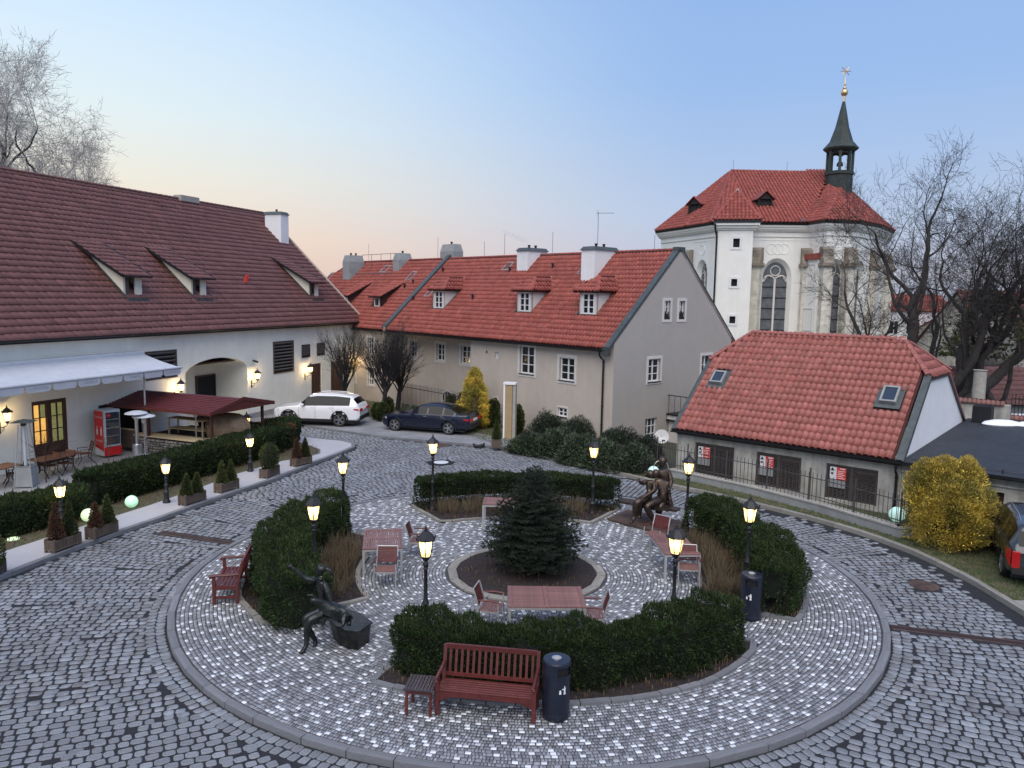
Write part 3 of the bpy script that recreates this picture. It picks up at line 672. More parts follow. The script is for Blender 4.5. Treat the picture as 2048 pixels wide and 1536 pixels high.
m = MB(); m.box(ax0+1.2, ax1-.2, .4, 1.9, 3.25, 3.32); m.build('gateway_beam', 'brown_wood', barn)
# plinth and step of darker wall at the foot
m = MB(); m.box(-1.0, 5.5, -.10, -.002, -.2, .28); m.build('plinth', 'stone', barn)
# louvred openings
for (a, b, c, d, k) in ((-7.8, -5.8, 2.85, 4.2, 6), (1.84, 3.88, 2.28, 4.16, 9), (4.71, 5.62, 3.02, 3.83, 6), (6.38, 7.29, 3.03, 3.85, 6)):
    m = MB(); f = .09; m.box(a, a+f, -.03, .12, c, d); m.box(b-f, b, -.03, .12, c, d); m.box(a+f, b-f, -.03, .12, c, c+f*.6); m.box(a+f, b-f, -.03, .12, d-f*.6, d)
    v = m.build('louvre', 'shutter', barn)
    m = MB(); m.box(a, b, .13, .15, c, d); m.build('louvre_back', 'dark_in', v)
    sm = MB(); sm.T = Matrix.Rotation(math.radians(-38), 4, 'X'); sm.box(a+f, b-f, -.075, .075, -.012, .012); me = sm.mesh('slat', 'slat_light')
    for i in range(k): link('slat', me, v, Matrix.Translation((0, .05, c+.1+(d-c-.14)*(i+.5)/k)))
# plain doors at the far end
for (a, b, h_) in ((5.75, 6.95, 2.55), (8.01, 9.68, 2.52)):
    m = MB(); m.box(a, b, .10, .16, 0, h_); d_ = m.build('door', 'brown_wood', barn)
    for k in range(4):
        x = a+.1+(b-a-.1)*k/4; m = MB(); m.box(x, x+(b-a-.1)/4-.1, .08, .10, .15, h_-.2); m.build('door_panel', 'brown_wood', d_)
    m = MB(); m.tube([(b-.15, .08, 1.05), (b-.15, .02, 1.05), (b-.28, .02, 1.05)], .012, 6); m.build('handle', 'steel', d_)
# glazed double door with a lit room behind
a, b, h_ = -13.65, -12.05, 2.6
m = MB(); fr = .12
m.box(a, a+fr, .05, .15, 0, h_); m.box(b-fr, b, .05, .15, 0, h_); m.box(a+fr, b-fr, .05, .15, h_-.16, h_); m.box((a+b)/2-.10, (a+b)/2+.10, .05, .15, 0, h_-.16); m.box(a+fr, b-fr, .06, .14, 0, .85)
fd = m.build('glazed_door', 'brown_wood', barn)
for i in range(2):
    xa = a+fr if i == 0 else (a+b)/2+.10; xb = (a+b)/2-.10 if i == 0 else b-fr
    m = MB(); m.box((xa+xb)/2-.015, (xa+xb)/2+.015, .07, .13, .85, h_-.16)
    for j in (1, 2): z = .85+(h_-1.01)*j/3; m.box(xa, xb, .075, .125, z-.015, z+.015)
    m.build('glazing_bar', 'brown_wood', fd)
    for j in range(3):
        for k in range(2):
            m = MB(); m.box(xa+(xb-xa)*k/2+.01, xa+(xb-xa)*(k+1)/2-.01, .14, .146, .86+(h_-1.01)*j/3, .84+(h_-1.01)*(j+1)/3); m.build('pane', 'room' if i == 0 and not (k == 1 and j == 2) else 'room_green', fd)
# roof
sl = Vector((0, 7.7, 7.2)); SL = sl.length; ey = sl.normalized(); ex = Vector((1, 0, 0)); O = Vector((bx0-.2, -.35, 5.4-.33)); rl = bx1+.12-(bx0-.2); RV = SL*(8.05/7.7)
du = lambda x: x-(bx0-.2)
roof_plane(barn, O, ex, ey, [(0, 0), (rl, 0), (rl, RV), (0, RV)], flat_tile(.33, .385, .060, .026), .33, .385, 'tile_maroon', singles=300)
O2 = Vector((bx0-.2, 15.75, 5.07)); m = MB(); m.slab([O2, O2+ex*rl, O+ex*rl+ey*RV, O+ey*RV], (0, 0, -.1)); m.build('back_roof', 'tile_maroon', barn)
top = O+ey*RV; ridge_tiles(barn, top+Vector((0, 0, .03)), top+ex*rl+Vector((0, 0, .03)), 'tile_maroon', .13, .40)
m = MB(); m.beam(O+ex*(rl+.03)+Vector((0, 0, .06)), top+ex*(rl+.03)+Vector((0, 0, .08)), .16, .14); m.build('verge', 'mortar', barn)
m = MB(); m.box(bx0, bx1+.1, -.36, .05, 4.92, 5.10); m.build('eave_board', 'gutter', barn)
gutter_and_pipe(barn, bx0, bx1+.15, -.44, 5.08, (bx1-.05,), .09)
chimney(barn, 10.35, 11.25, 5.3, 6.6, 9.8, 12.4, 'white_wall', style='cap', pots=1)
m = MB(); m.box(3.2, 4.8, 7.4, 8.0, 12.5, 12.85); m.build('ridge_vent', 'concrete', barn)
# long wedge dormers
for x0 in (-7.45, -3.0, 7.8):
    w_ = 1.12; yf = 1.45; zf = 5.07+(yf+.35)*.935; zt = 7.72; yb = 4.0; zb_ = 5.07+(yb+.35)*.935
    m = MB(); m.mat('cream_wall')
    for xx in (x0, x0+w_-.05): m.slab([(xx, yf, zf-.1), (xx, yf, zt), (xx, yb, zb_)], (.05, 0, 0))
    m.box(x0+.05, x0+.12, yf, yf+.06, zf, zt-.04); m.box(x0+w_-.42, x0+w_-.05, yf, yf+.06, zf, zt-.04)
    dm = m.build('dormer', None, barn)
    m = MB(); m.box(x0+.12, x0+w_-.42, yf+.35, yf+.38, zf, zt); m.build('opening', 'dark_in', dm)
    m = MB(); m.box(x0+.12, x0+.36, yf+.02, yf+.05, zf+.05, zt-.1); m.build('shutter', 'shutter', dm)
    a_ = Vector((x0-.32, yf-.32, zt-.02)); b_ = Vector((x0-.32, yb+.25, zb_+.24)); eyd = (b_-a_).normalized()
    roof_plane(barn, a_, ex, eyd, [(0, 0), (w_+.64, 0), (w_+.64, (b_-a_).length), (0, (b_-a_).length)], flat_tile(.33, .385, .060, .026), .34, .385, 'tile_maroon', name='dormer_roof', singles=60, under='gutter')
    m = MB(); m.beam(a_+Vector((-.03, 0, -.03)), b_+Vector((-.03, 0, -.05)), .05, .12); m.beam(a_+Vector((w_+.67, 0, -.03)), b_+Vector((w_+.67, 0, -.05)), .05, .12); m.beam(a_+Vector((0, -.02, -.05)), a_+Vector((w_+.64, -.02, -.05)), .05, .10); m.build('barge_board', 'gutter', dm)
    m = MB(); m.beam((x0-.04, yf-.1, zf+.0), (x0-.04, yb, zb_-.02), .04, .12); m.box(x0-.05, x0+w_+.1, yf-.35, yf+.02, zf-.30, zf-.12); m.build('flashing', 'tin', dm)
# small red wind figure fixed on the roof
p = Vector((2.42, 2.15, 7.55)); m = MB(); m.tube([p, p+Vector((0, 0, .35))], .02, 5); m.box(2.30, 2.54, 2.13, 2.17, 7.65, 7.95); m.box(2.22, 2.42, 2.12, 2.18, 7.55, 7.75); m.box(2.42, 2.62, 2.12, 2.18, 7.9, 8.02)
o = m.build('roof_ornament', 'sign_red', None); o.matrix_basis = BM; tag(o, 'small red figure fixed halfway up the maroon roof', 'ornament')
# ------------------------------------------------------------------ 2. main house and its continuation
MO = (4.73, 35.78); MD = -48.4; HM = bframe(MO, MD)
house = building('house', 'beige house with a red pantile roof and a grey gable in the middle', MO, MD)
HS = 4.46/4.84  # roof slope
mb = MB(); LX = -38.0
fw_ops = [(-6.52, -5.42, 3.0, 4.45), (-3.55, -2.52, 2.92, 4.05), (-3.60, -2.95, 1.08, 1.52), (-8.58, -8.3, 1.0, 1.46), (-9.4, -9.22, 3.84, 4.0), (-8.62, -8.28, 3.62, 3.97)]
wall(mb, -10.7, 0, -.2, 4.95, fw_ops)
mb.add([(-10.7, 0, -.2), (-10.7, 0, 4.95), (-10.7, 1.0, 4.95), (-10.7, 1.0, -.2)], [(0, 1, 2, 3)])
rec_ops = [(-12.9, -12.0, 2.98, 4.05), (-15.4, -14.55, 2.98, 4.03), (-18.35, -17.55, 2.95, 4.03)]
rec2 = [(a, b, c, d) for a, b, c, d in rec_ops]
wall(mb, -19.2, -10.7, -.2, 4.6, rec2, y=1.0)
mb.add([(-19.2, -.5, -.2), (-19.2, -.5, 4.9), (-19.2, 1.0, 4.9), (-19.2, 1.0, -.2)], [(0, 1, 2, 3)])
wall(mb, LX, -19.2, -.2, 4.7, [(-21.6, -20.7, .9, 2.1), (-24., -23.1, .9, 2.1), (-21.6, -20.8, 3.0, 4.1), (-24., -23.2, 3.0, 4.1)], y=-.2)
mb.box(-19.3, -10.7, -.02, 1.0, 4.5, 4.82)
mb.build('wall', 'house_wall', house)
mb = MB(); gt2 = lambda y: min(4.88+y*HS, 4.88+(9.68-y)*HS)+.18
def gp(y, z): return (y, z)
gops = [(3.62, 4.12, 6.02, 6.95), (4.82, 5.32, 6.02, 6.95), (2.55, 3.5, 2.98, 4.1), (6.98, 7.85, 2.6, 4.1), (2.50, 3.42, -.05, 1.15)]
wall(mb, 0, 9.68, -.2, 9.6, gops, y=0., top=(gt2, [4.84]), axis='y')
M('gable_wall', (.42, .385, .35), .9, .03, 2, stain=.04, bump=.15, bscale=70); mb.build('gable_wall', 'gable_wall', house)
GM = Matrix.Rotation(PI/2, 4, 'Z')          # gable frame: x -> y, faces +x
window(house, -6.52, 3.0, 1.1, 1.45, 2, 3, .16, curtain=True); window(house, -3.55, 2.92, 1.03, 1.13, 2, 3, .16, curtain=True)
window(house, -3.60, 1.08, .65, .44, 2, 2, .07, .08); window(house, -8.58, 1.0, .28, .46, 1, 1, .07, .08); window(house, -8.62, 3.62, .34, .35, 2, 2, 0, .12, sill=False)
m = MB(); m.box(-9.4, -9.22, .1, .12, 3.84, 4.0); m.build('vent', 'dark_in', house)
for a, b, c, d in rec_ops: window(house, a, c, b-a, d-c, 2, 3, .14, mw=Matrix.Translation((0, 1.0, 0)), sill=False)
for a, c, h_ in ((-21.6, .9, 1.2), (-24, .9, 1.2), (-21.6, 3.0, 1.1), (-24, 3.0, 1.1)): window(house, a, c, .85, h_, 3, 3, .1, mw=Matrix.Translation((0, -.2, 0)), sill=False)
for a, c, w_, h_, cl in ((3.62, 6.02, .5, .93, 2), (4.82, 6.02, .5, .93, 2), (2.55, 2.98, .95, 1.12, 2), (6.98, 2.6, .87, 1.5, 2), (2.50, -.05, .92, 1.2, 3)):
    window(house, a, c, w_, h_, cl, 3, .13 if c != -.05 else 0, .13, mw=GM, sill=c not in (-.05, 6.02))
for y in (3.7, 4.9):      # dead flowers in the attic window boxes
    m = MB(); m.box(-.10, .03, y, y+.36, 6.03, 6.14)
    for k in range(40): a = random.uniform(y, y+.34); m.beam((random.uniform(-.08, .02), a, 6.13), (random.uniform(-.12, .06), a+random.uniform(-.08, .08), 6.2+random.random()*.25), .02, .02)
    o = m.build('window_box', 'bark_dark', None); o.matrix_basis = HM; tag(o, 'window box with dead plants in the %s small attic window of the grey gable' % ('left' if y < 4 else 'right'), 'window box')
# arched cellar window low in the recessed wall
m = MB(); m.mat('surround')
for k in range(9):
    t0, t1 = PI*k/8, PI*(k+1)/8
    if k < 8: m.add([(-14.2+.62*math.cos(t0), .97, .75+.5*math.sin(t0)), (-14.2+.62*math.cos(t1), .97, .75+.5*math.sin(t1)), (-14.2+.48*math.cos(t1), .97, .75+.38*math.sin(t1)), (-14.2+.48*math.cos(t0), .97, .75+.38*math.sin(t0))], [(0, 1, 2, 3)])
m.box(-14.82, -14.68, .95, .98, 0, .75); m.box(-13.72, -13.58, .95, .98, 0, .75); cw_ = m.build('cellar_window', None, house)
m = MB(); m.prism([(-14.68, 0), (-13.72, 0), (-13.72, .75), (-13.85, 1.0), (-14.2, 1.13), (-14.55, 1.0), (-14.68, .75)], 0, .01); m.T = None
cwp = m.build('pane', 'glass', cw_, mw=Matrix.Translation((0, .985, 0)) @ Matrix.Rotation(PI/2, 4, 'X'))
m = MB(); m.box(-14.22, -14.18, .955, .975, 0, 1.1); m.box(-14.68, -13.72, .955, .975, .5, .54); m.box(-14.46, -14.43, .955, .975, 0, 1.0); m.box(-13.97, -13.94, .955, .975, 0, 1.0); m.build('frame', 'white_paint', cw_)
# front roof slope, split by the fire wall
ey = Vector((0, 4.84, 4.46)).normalized(); O = Vector((LX, -.32, 4.88-.32*HS+.12)); RV = math.hypot(4.84+.32, (4.84+.32)*HS)
pt = pantile(.225, .345, .075, 8); fwx = -19.4
U = lambda x: x-LX
dorm = [-15.65, -7.7, -2.95]
def vof(y): return (y+.32)*math.hypot(1, HS)
holes = [(U(c-.62), U(c+.62), vof(1.3), vof(2.6)) for c in dorm]
R1 = roof_plane(house, O, ex, ey, [(U(fwx)+.2, 0), (U(-.16), 0), (U(-.16), RV), (U(fwx)+.2, RV)], pt, .225, .345, 'tile_red', holes=holes)
R2 = roof_plane(house, O, ex, ey, [(U(-37.5), 0), (U(fwx)-.2, 0), (U(fwx)-.2, RV), (U(-32.3), RV)], pt, .225, .345, 'tile_red', holes=[(U(-23.5), U(-22.0), vof(1.2), vof(1.7))], singles=100)
m = MB(); yb_ = 10.0; tb = O+ey*RV; m.slab([(LX+5, yb_, 4.7), (0, yb_, 4.7), (0, tb.y, tb.z), (LX+5, tb.y, tb.z)], (0, 0, -.1)); m.build('back_roof', 'tile_red', house)
ridge_tiles(house, (fwx+.3, tb.y, tb.z+.03), (-.35, tb.y, tb.z+.03), r=.12); ridge_tiles(house, (-32.3, tb.y, tb.z+.03), (fwx-.3, tb.y, tb.z+.03), r=.12)
ridge_tiles(house, (-37.3, 0, 5.0), (-32.3, tb.y, tb.z+.05), r=.12)
# tin-capped parapets: fire wall and gable
m = MB(); e = Vector((0, 0, .13)); p0 = O+Vector((U(fwx), 0, 0)); m.beam(p0+e, Vector((fwx, tb.y+.1, tb.z+.25)), .42, .16); m.beam(Vector((fwx, tb.y+.1, tb.z+.25)), Vector((fwx, 10.0, 4.95)), .42, .16); m.build('fire_wall', 'tin', house)
m = MB(); m.beam(Vector((-.15, -.36, 4.72)), Vector((-.15, 4.74, 9.50)), .34, .14); m.beam(Vector((-.15, 4.94, 9.50)), Vector((-.15, 10.1, 4.72)), .30, .14); m.box(-.32, .02, 4.55, 5.13, 9.38, 9.62); m.box(-.33, .03, -.5, -.28, 4.35, 4.78); m.build('gable_coping', 'tin', house)
gutter_and_pipe(house, fwx, -.12, -.42, 4.62, (-.55,), .085); gutter_and_pipe(house, LX, fwx, -.42, 4.60, (), .085)
for c in dorm:      # hipped dormers
    yf = 1.32; zf = 4.95+yf*HS+.02; zt = 7.38; hw = .60
    m = MB(); m.mat('cream_wall'); wz = zf+.05
    m.box(c-hw, c-.40, yf, yf+.08, zf, zt); m.box(c+.40, c+hw, yf, yf+.08, zf, zt); m.box(c-.40, c+.40, yf, yf+.08, zt-.12, zt)
    for sx_ in (-1, 1): m.slab([(c+sx_*hw, yf, zf-.1), (c+sx_*hw, yf, zt), (c+sx_*hw, (zt-4.95)/HS, zt)], (-.06*sx_, 0, 0))
    dmo = m.build('dormer', None, house); dmo.data.materials[0] = MATS['surround']
    window_p = MB(); x0, x1, z0, z1 = c-.40, c+.40, zf+.02, zt-.12
    window_p.box(x0, x0+.07, yf+.01, yf+.06, z0, z1); window_p.box(x1-.07, x1, yf+.01, yf+.06, z0, z1); window_p.box(c-.045, c+.045, yf+.01, yf+.06, z0, z1); window_p.box(x0, x1, yf+.015, yf+.055, z0, z0+.07); window_p.box(x0, x1, yf+.015, yf+.055, z1-.07, z1)
    for j in (1, 2): zz = z0+(z1-z0)*j/3; window_p.box(x0, x1, yf+.018, yf+.05, zz-.02, zz+.02)
    window_p.build('window', 'white_paint', dmo)
    m = MB(); m.box(x0, x1, yf+.056, yf+.066, z0, z1); m.build('glass', 'glass', dmo)
    m = MB(); m.box(x0-.1, x1+.1, yf-.35, yf+.02, zf-.30, zf-.26); m.beam((c-hw-.06, yf-.1, zf-.02), (c-hw-.06, 2.6, 4.95+2.6*HS+.03), .08, .06); m.beam((c+hw+.06, yf-.1, zf-.02), (c+hw+.06, 2.6, 4.95+2.6*HS+.03), .08, .06); m.build('flashing', 'tin', dmo)
    # roof of three slopes
    ez_ = zt-.03; ye = yf-.27; xe = hw+.27; za = 8.12; ya = 2.15; yr = (za-4.95)/HS
    yv = (ez_-4.95)/HS
    A_, B_, C_, R_, Q_ = Vector((c-xe, ye, ez_)), Vector((c+xe, ye, ez_)), Vector((c, ya, za)), Vector((c, yr+.05, za)), None
    eyf = Vector((0, ya-ye, za-ez_)); L = eyf.length; roof_plane(house, A_, ex, eyf, [(0, 0), (2*xe, 0), (xe, L)], pt, .225, .345, 'tile_red', name='dormer_roof', singles=40, under='gutter')
    ls = Vector((-xe, 0, ez_-za)); L2 = ls.length
    for sgn in (-1, 1):
        Oo = Vector((c+sgn*xe, ye, ez_)); eys = Vector((-sgn*xe, 0, za-ez_)); exx = Vector((0, 1, 0)); Lr = eys.length
        poly = [(0, 0), (yv-ye+.1, 0), (yr-ye, Lr), (ya-ye, Lr)]
        roof_plane(house, Oo if sgn < 0 else Oo, exx, eys, poly, pt if sgn > 0 else pt, .225, .345, 'tile_red', name='dormer_roof', singles=40, under='gutter')
        m = MB(); m.beam(Vector((c+sgn*(xe+.02), yv+.1, ez_+.05)), Vector((c+sgn*.1, yr+.1, za+.05)), .30, .05); m.build('flashing', 'tin', dmo)
    ridge_tiles(house, C_+Vector((0, -.05, .02)), R_+Vector((0, 0, .02)), r=.1); ridge_tiles(house, A_+Vector((.05, .05, .02)), C_, r=.09); ridge_tiles(house, B_+Vector((-.05, .05, .02)), C_, r=.09)
for a in (-11.1, -5.2): chimney(house, a, a+.95, 3.75 if a < -10 else 3.1, 5.35 if a < -10 else 4.95, 7.9 if a < -10 else 7.4, 9.72 if a < -10 else 9.56, 'white_wall')
chimney(house, -20.5, -18.9, 4.95, 5.75, 8.5, 10.5, 'concrete_grey', style='taper', pots=1)
chimney(house, -31.0, -29.9, 3.2, 4.5, 7.5, 9.95, 'concrete_grey', style='taper', pots=2)
chimney(house, -24.9, -24.1, 3.9, 5.1, 8.2, 9.98, 'concrete_grey', style='taper', pots=1)
for u, v, w_, h_ in ((U(-12.6), vof(3.85), .6, .75), (U(-18.2), vof(2.0), .55, .8), (U(-34.), vof(3.2), .6, .9), (U(-26.6), vof(3.85), .8, .8), (U(-22.2), vof(3.2), .6, .9), (U(-5.9), vof(3.5), .3, .5)): skylight(house, O, ex, ey, u, v, w_, h_, .09, 'glass_sky')
for x, y in ((-11.7, 3.7), (-8.2, 3.9), (-13., 1.9), (-18.6, 3.8), (-19., 1.7), (-21.4, 2.6), (-20.8, 2.9)):
    m = MB(); z = 4.95+y*HS; m.tube([(x, y, z), (x, y, z+.35)], .06, 6); m.lathe([(.09, 0), (.09, .06), (.02, .1)], (x, y, z+.33), 6); m.build('roof_vent', 'gutter', house)
# shed dormers on the far part, seen from the side
for x in (-27.6, -23.25):
    yf, zf = 1.25, 6.1; zt = 6.85; yb2 = 2.95; zb2 = 4.95+yb2*HS
    m = MB(); m.box(x, x+1.05, yf, yf+.05, zf, zt)
    for xx in (x, x+1.0): m.slab([(xx, yf, zf-.1), (xx, yf, zt), (xx, yb2, zb2)], (.05, 0, 0))
    d_ = m.build('dormer', 'brown_wood', house); window(house, x+.2, zf+.05, .65, .6, 1, 1, 0, -.02, mw=Matrix.Translation((0, yf-.02, 0)), sill=False)
    a_ = Vector((x-.25, yf-.3, zt-.02)); b_ = Vector((x-.25, yb2+.3, zb2+.3)); e2 = (b_-a_)
    roof_plane(house, a_, ex, e2, [(0, 0), (1.55, 0), (1.55, e2.length), (0, e2.length)], pt, .225, .345, 'tile_red', name='dormer_roof', singles=0, under='gutter')
# roof walkway rails between the far chimneys
m = MB()
for k in range(5): x = -30+k*1.35; m.tube([(x, 4.4, 9.1), (x, 4.4, 10.0)], .018, 4)
m.tube([(-30, 4.4, 10.), (-24.6, 4.4, 10.)], .018, 4); m.tube([(-30, 3.7, 8.5), (-24.6, 3.7, 8.5)], .05, 4); m.build('roof_rail', 'fence_iron', house)
# TV aerial and lightning rods
ma = HM @ Vector((-4.8, 3.9, 9.85)); m = MB(); m.tube([(0, 0, 0), (0, 0, 1.75)], .022, 5); m.tube([(-.1, 0, 1.68), (.85, .1, 1.66)], .014, 4)
for k in range(7): x = -.05+k*.14; m.tube([(x, -.22, 1.67), (x, .22, 1.67)], .008, 3)
for k in range(5): x = -.02+k*.02; m.tube([(-.05, -.2, 1.5+k*.08), (-.05, .2, 1.5+k*.08)], .008, 3)
o = m.build('tv_aerial', 'steel', None); o.location = ma; o.rotation_euler = (0, 0, -.4); tag(o, 'thin television aerial rising from the right white chimney', 'aerial')
for i, (x, h_) in enumerate(((-29.8, 1.5), (-20.6, 1.6), (-13.5, 1.5), (-15.5, 1.1), (-9.2, 1.4), (-1.7, .9))):
    m = MB(); m.tube([(0, 0, 0), (0, 0, h_)], .014, 4); o = m.build('lightning_rod', 'steel', None); o.location = HM @ Vector((x, 4.84, 9.4)); tag(o, 'thin lightning rod on the house ridge, ' + ['by the leftmost chimney', 'by the wide grey chimney', 'third from the right end', 'left of that third one', 'right of the left white chimney', 'near the gable end'][i], 'lightning rod', 'lightning rods on the house ridge')
# entrance side wall with sloping dark coping in front of the recess, railing next to it
m = MB(); T0 = Vector((-17.0, -1.3, 0))
m.slab([(-18.9, -1.0, -.2), (-16.6, -1.0, -.2), (-16.6, -1.0, 1.35), (-18.0, -1.0, 2.35), (-18.9, -1.0, 2.6)], (0, .22, 0)); sw_ = m.build('side_wall', 'house_wall', house)
m = MB(); m.beam((-18.95, -.9, 2.72), (-18.0, -.9, 2.42), .34, .10); m.beam((-18.0, -.9, 2.42), (-16.45, -.9, 1.32), .34, .10); m.build('coping', 'brown_wood', house)
# balcony on the gable side
m = MB(); m.box(.02, 1.3, 4.2, 8.6, 1.0, 1.22); m.box(.02, 1.0, 4.35, 8.4, -.2, 1.0); bal = m.build('balcony', 'surround', house)
m = MB(); m.box(.02, 1.36, 4.12, 8.66, 1.22, 1.30); m.box(.02, 1.36, 4.12, 8.66, .92, 1.0); m.build('balcony_edge', 'gutter', bal)
m = MB()
for k in range(14): y = 4.2+k*.33; m.tube([(1.28, y, 1.3), (1.28, y, 2.2)], .014, 4)
for k in range(4): x = .1+k*.35; m.tube([(x, 4.2, 1.3), (x, 4.2, 2.2)], .014, 4)
m.beam((1.28, 4.2, 2.22), (1.28, 8.5, 2.22), .05, .04); m.beam((.02, 4.2, 2.22), (1.28, 4.2, 2.22), .05, .04); m.build('railing', 'iron', bal)
m = MB(); m.box(1.3, 1.5, 4.7, 6.2, 1.95, 2.15)
for k in range(120): y = random.uniform(4.7, 6.2); m.beam((1.4, y, 2.12), (1.4+random.uniform(-.15, .15), y+random.uniform(-.15, .15), 2.2+random.random()*.28), .012, .012)
o = m.build('flower_box', 'bark_dark', None); o.matrix_basis = HM; tag(o, 'dark flower box with dead plants hung on the balcony railing', 'flower box')
# satellite dish
t = thing('satellite_dish', 'pale round satellite dish in front of the grey gable', 'satellite dish', D(1321, 930, 33.2)*1)
t.location.z = -.1; dz = D(1321, 873, 33.2).z+.1
m = MB(); m.tube([(0, .1, 0), (0, .1, dz)], .035, 6); m.build('post', 'steel', t)
m = MB(); pr = [(.02, .0)]+[(.31*k/6, .07*(k/6)**2) for k in range(1, 7)]; m.lathe(pr+[(.31, .085), (.02, .02)], (0, 0, 0), 28, cap=False); m.build('reflector', 'white_wall', t, smooth=True, mw=Matrix.Translation((0, 0, dz)) @ Matrix.Rotation(math.radians(-8), 4, 'Z') @ Matrix.Rotation(math.radians(78), 4, 'X'))
m = MB(); m.tube([(0, -.02, dz-.30), (0, -.42, dz-.1)], .012, 5); m.box(-.07, .07, -.46, -.38, dz-.14, dz-.06); m.build('feed_arm', 'steel', t)
# ------------------------------------------------------------------ 3. low outbuilding on the right
RO = (6.7, 31.1); RD = -40.6; RM = bframe(RO, RD)
outb = building('outbuilding', 'low plastered outbuilding with half-hipped red pantile roof behind the fence', RO, RD)
RX0, RX1 = .12, 8.55; RZ = 2.0
mb = MB(); dops = [(.94, 2.6, .05, 1.36, .16), (3.5, 5.2, .05, 1.35, .16), (6.1, 7.85, .05, 1.31, .16)]
wall(mb, RX0, RX1, -.2, RZ, dops)
def lt(y): return 2.0+y*.885 if y <= 4 else 5.54-(y-4)*.60
gtop = lambda y: min(lt(y), 4.38)
mb.build('wall', 'old_wall', outb)
gm = MB(); wall(gm, 0, 10.2, -.2, 5, (), y=RX1, top=(gtop, [2.69, 5.93]), axis='y'); gm.build('gable_wall', 'white_wall', outb)
gm = MB(); wall(gm, 0, 10.2, -.2, 5, (), y=RX0, top=(gtop, [2.69, 5.93]), axis='y'); gm.build('gable_wall', 'old_wall', outb)
m = MB(); m.box(RX0, RX1, -.06, .04, 1.62, 1.78); m.box(RX0, RX1, -.16, .02, 1.78, 1.92); m.build('cornice', 'old_wall', outb)
m = MB(); m.box(RX0, RX1, -.09, -.055, 1.60, 1.63); m.build('cornice_line', 'gutter', outb)
for i, (a, b, c, d, _) in enumerate(dops):
    m = MB(); f = .07; m.box(a, a+f, .04, .16, c, d); m.box(b-f, b, .04, .16, c, d); m.box(a+f, b-f, .04, .16, d-f, d); m.box((a+b)/2-.06, (a+b)/2+.06, .04, .14, c, d-f); m.box(a+f, b-f, .10, .15, c, d-f)
    dw = m.build('shuttered_window', 'shutter', outb)
    for s_ in (0, 1):
        xa = a+f+.05 if s_ == 0 else (a+b)/2+.10; xb = (a+b)/2-.10 if s_ == 0 else b-f-.05
        me = MB(); me.T = Matrix.Rotation(math.radians(-35), 4, 'X'); me.box(xa, xb, -.022, .022, -.005, .005); me = me.mesh('slat', 'shutter'); k = 18
        for j in range(k): link('slat', me, dw, Matrix.Translation((0, .075, c+.12+(d-c-.3)*j/k)))
    xa = a+f+.06; wd = (b-a)/2-.26
    m = MB(); m.box(xa, xa+wd*.9, .02, .03, c+.72, c+1.16); s1 = m.build('notice', 'white_paint', dw)
    m = MB(); m.box(xa+wd*.38, xa+wd*.9, .014, .02, c+.72, c+1.16); m.build('red_field', 'sign_red', s1)
    m = MB()
    for j in range(5): z = c+1.02-j*.065; m.box(xa+wd*.44, xa+wd*(.84-.08*(j % 2)), .010, .014, z, z+.022)
    m.box(xa+wd*.55, xa+wd*.85, .010, .014, c+1.1, c+1.14); m.build('print', 'white_paint', s1)
    m = MB(); m.prism([(0, 0), (.13, 0), (.065, .12)], 0, .004); m.build('pictogram', 'plastic', s1, mw=Matrix.Translation((xa+.02, .018, c+1.02)) @ Matrix.Rotation(PI/2, 4, 'X'))
    m = MB()
    for j in range(2): m.lathe([(.045, 0), (.045, .004)], (0, 0, 0), 10)
    m.build('pictogram', 'dead_leaf', s1, mw=Matrix.Translation((xa+.08, .018, c+.92)) @ Matrix.Rotation(PI/2, 4, 'X'))
    m = MB(); m.box(xa-.03, xa+wd*.9, .02, .03, c+.42, c+.69); m.build('notice', 'concrete_grey', dw)
ptR = pantile(.225, .345, .072, 9); eyR = Vector((0, 4.25, 4.25*.885)).normalized(); OR = Vector((RX0-.05, -.28, 2.0-.25+.10)); q1 = math.hypot(1, .885)
v = lambda y: (y+.28)*q1; W = RX1-RX0+.10
sk = [(.66, 1.20, 1.62, 2.02), (7.32, 7.88, 1.50, 1.98)]
holes = [(a-OR.x-.02, b-OR.x+.02, v(c)-.18, v(d)+.05) for a, b, c, d in sk]
roof_plane(outb, OR, (1, 0, 0), eyR, [(.12, 0), (W-.22, 0), (W-.22, v(2.75)), (W-1.25, v(4.0)), (1.25, v(4.0)), (.12, v(2.75))], ptR, .225, .345, 'tile_rose', holes=holes)
ap = Vector((RX0+1.2, 4.0, 5.63)); bp = Vector((RX1-1.15, 4.0, 5.63))
for sgn, X, A_ in ((1, RX1+.10, bp), (-1, RX0-.10, ap)):
    e0 = Vector((X, 2.62, 4.40)); e2 = Vector((A_.x-X, 0, A_.z-4.40)); Lr = e2.length
    roof_plane(outb, e0, (0, 1, 0), e2, [(0, 0), (3.35, 0), (1.38, Lr)], ptR, .225, .345, 'tile_rose', name='half_hip', singles=30)
    ridge_tiles(outb, Vector((X-.06*sgn, 2.62, 4.50)), A_+Vector((0, 0, .04)), 'tile_rose', .11, .30); ridge_tiles(outb, Vector((X-.06*sgn, 5.97, 4.50)), A_+Vector((0, 0, .04)), 'tile_rose', .11, .30)
    m = MB(); m.beam((X-.05*sgn, 2.55, 4.32), (X-.05*sgn, 6.0, 4.32), .08, .10); m.build('eave_edge', 'brown_wood', outb)
ridge_tiles(outb, ap+Vector((0, 0, .04)), bp+Vector((0, 0, .04)), 'tile_rose', .12, .34)
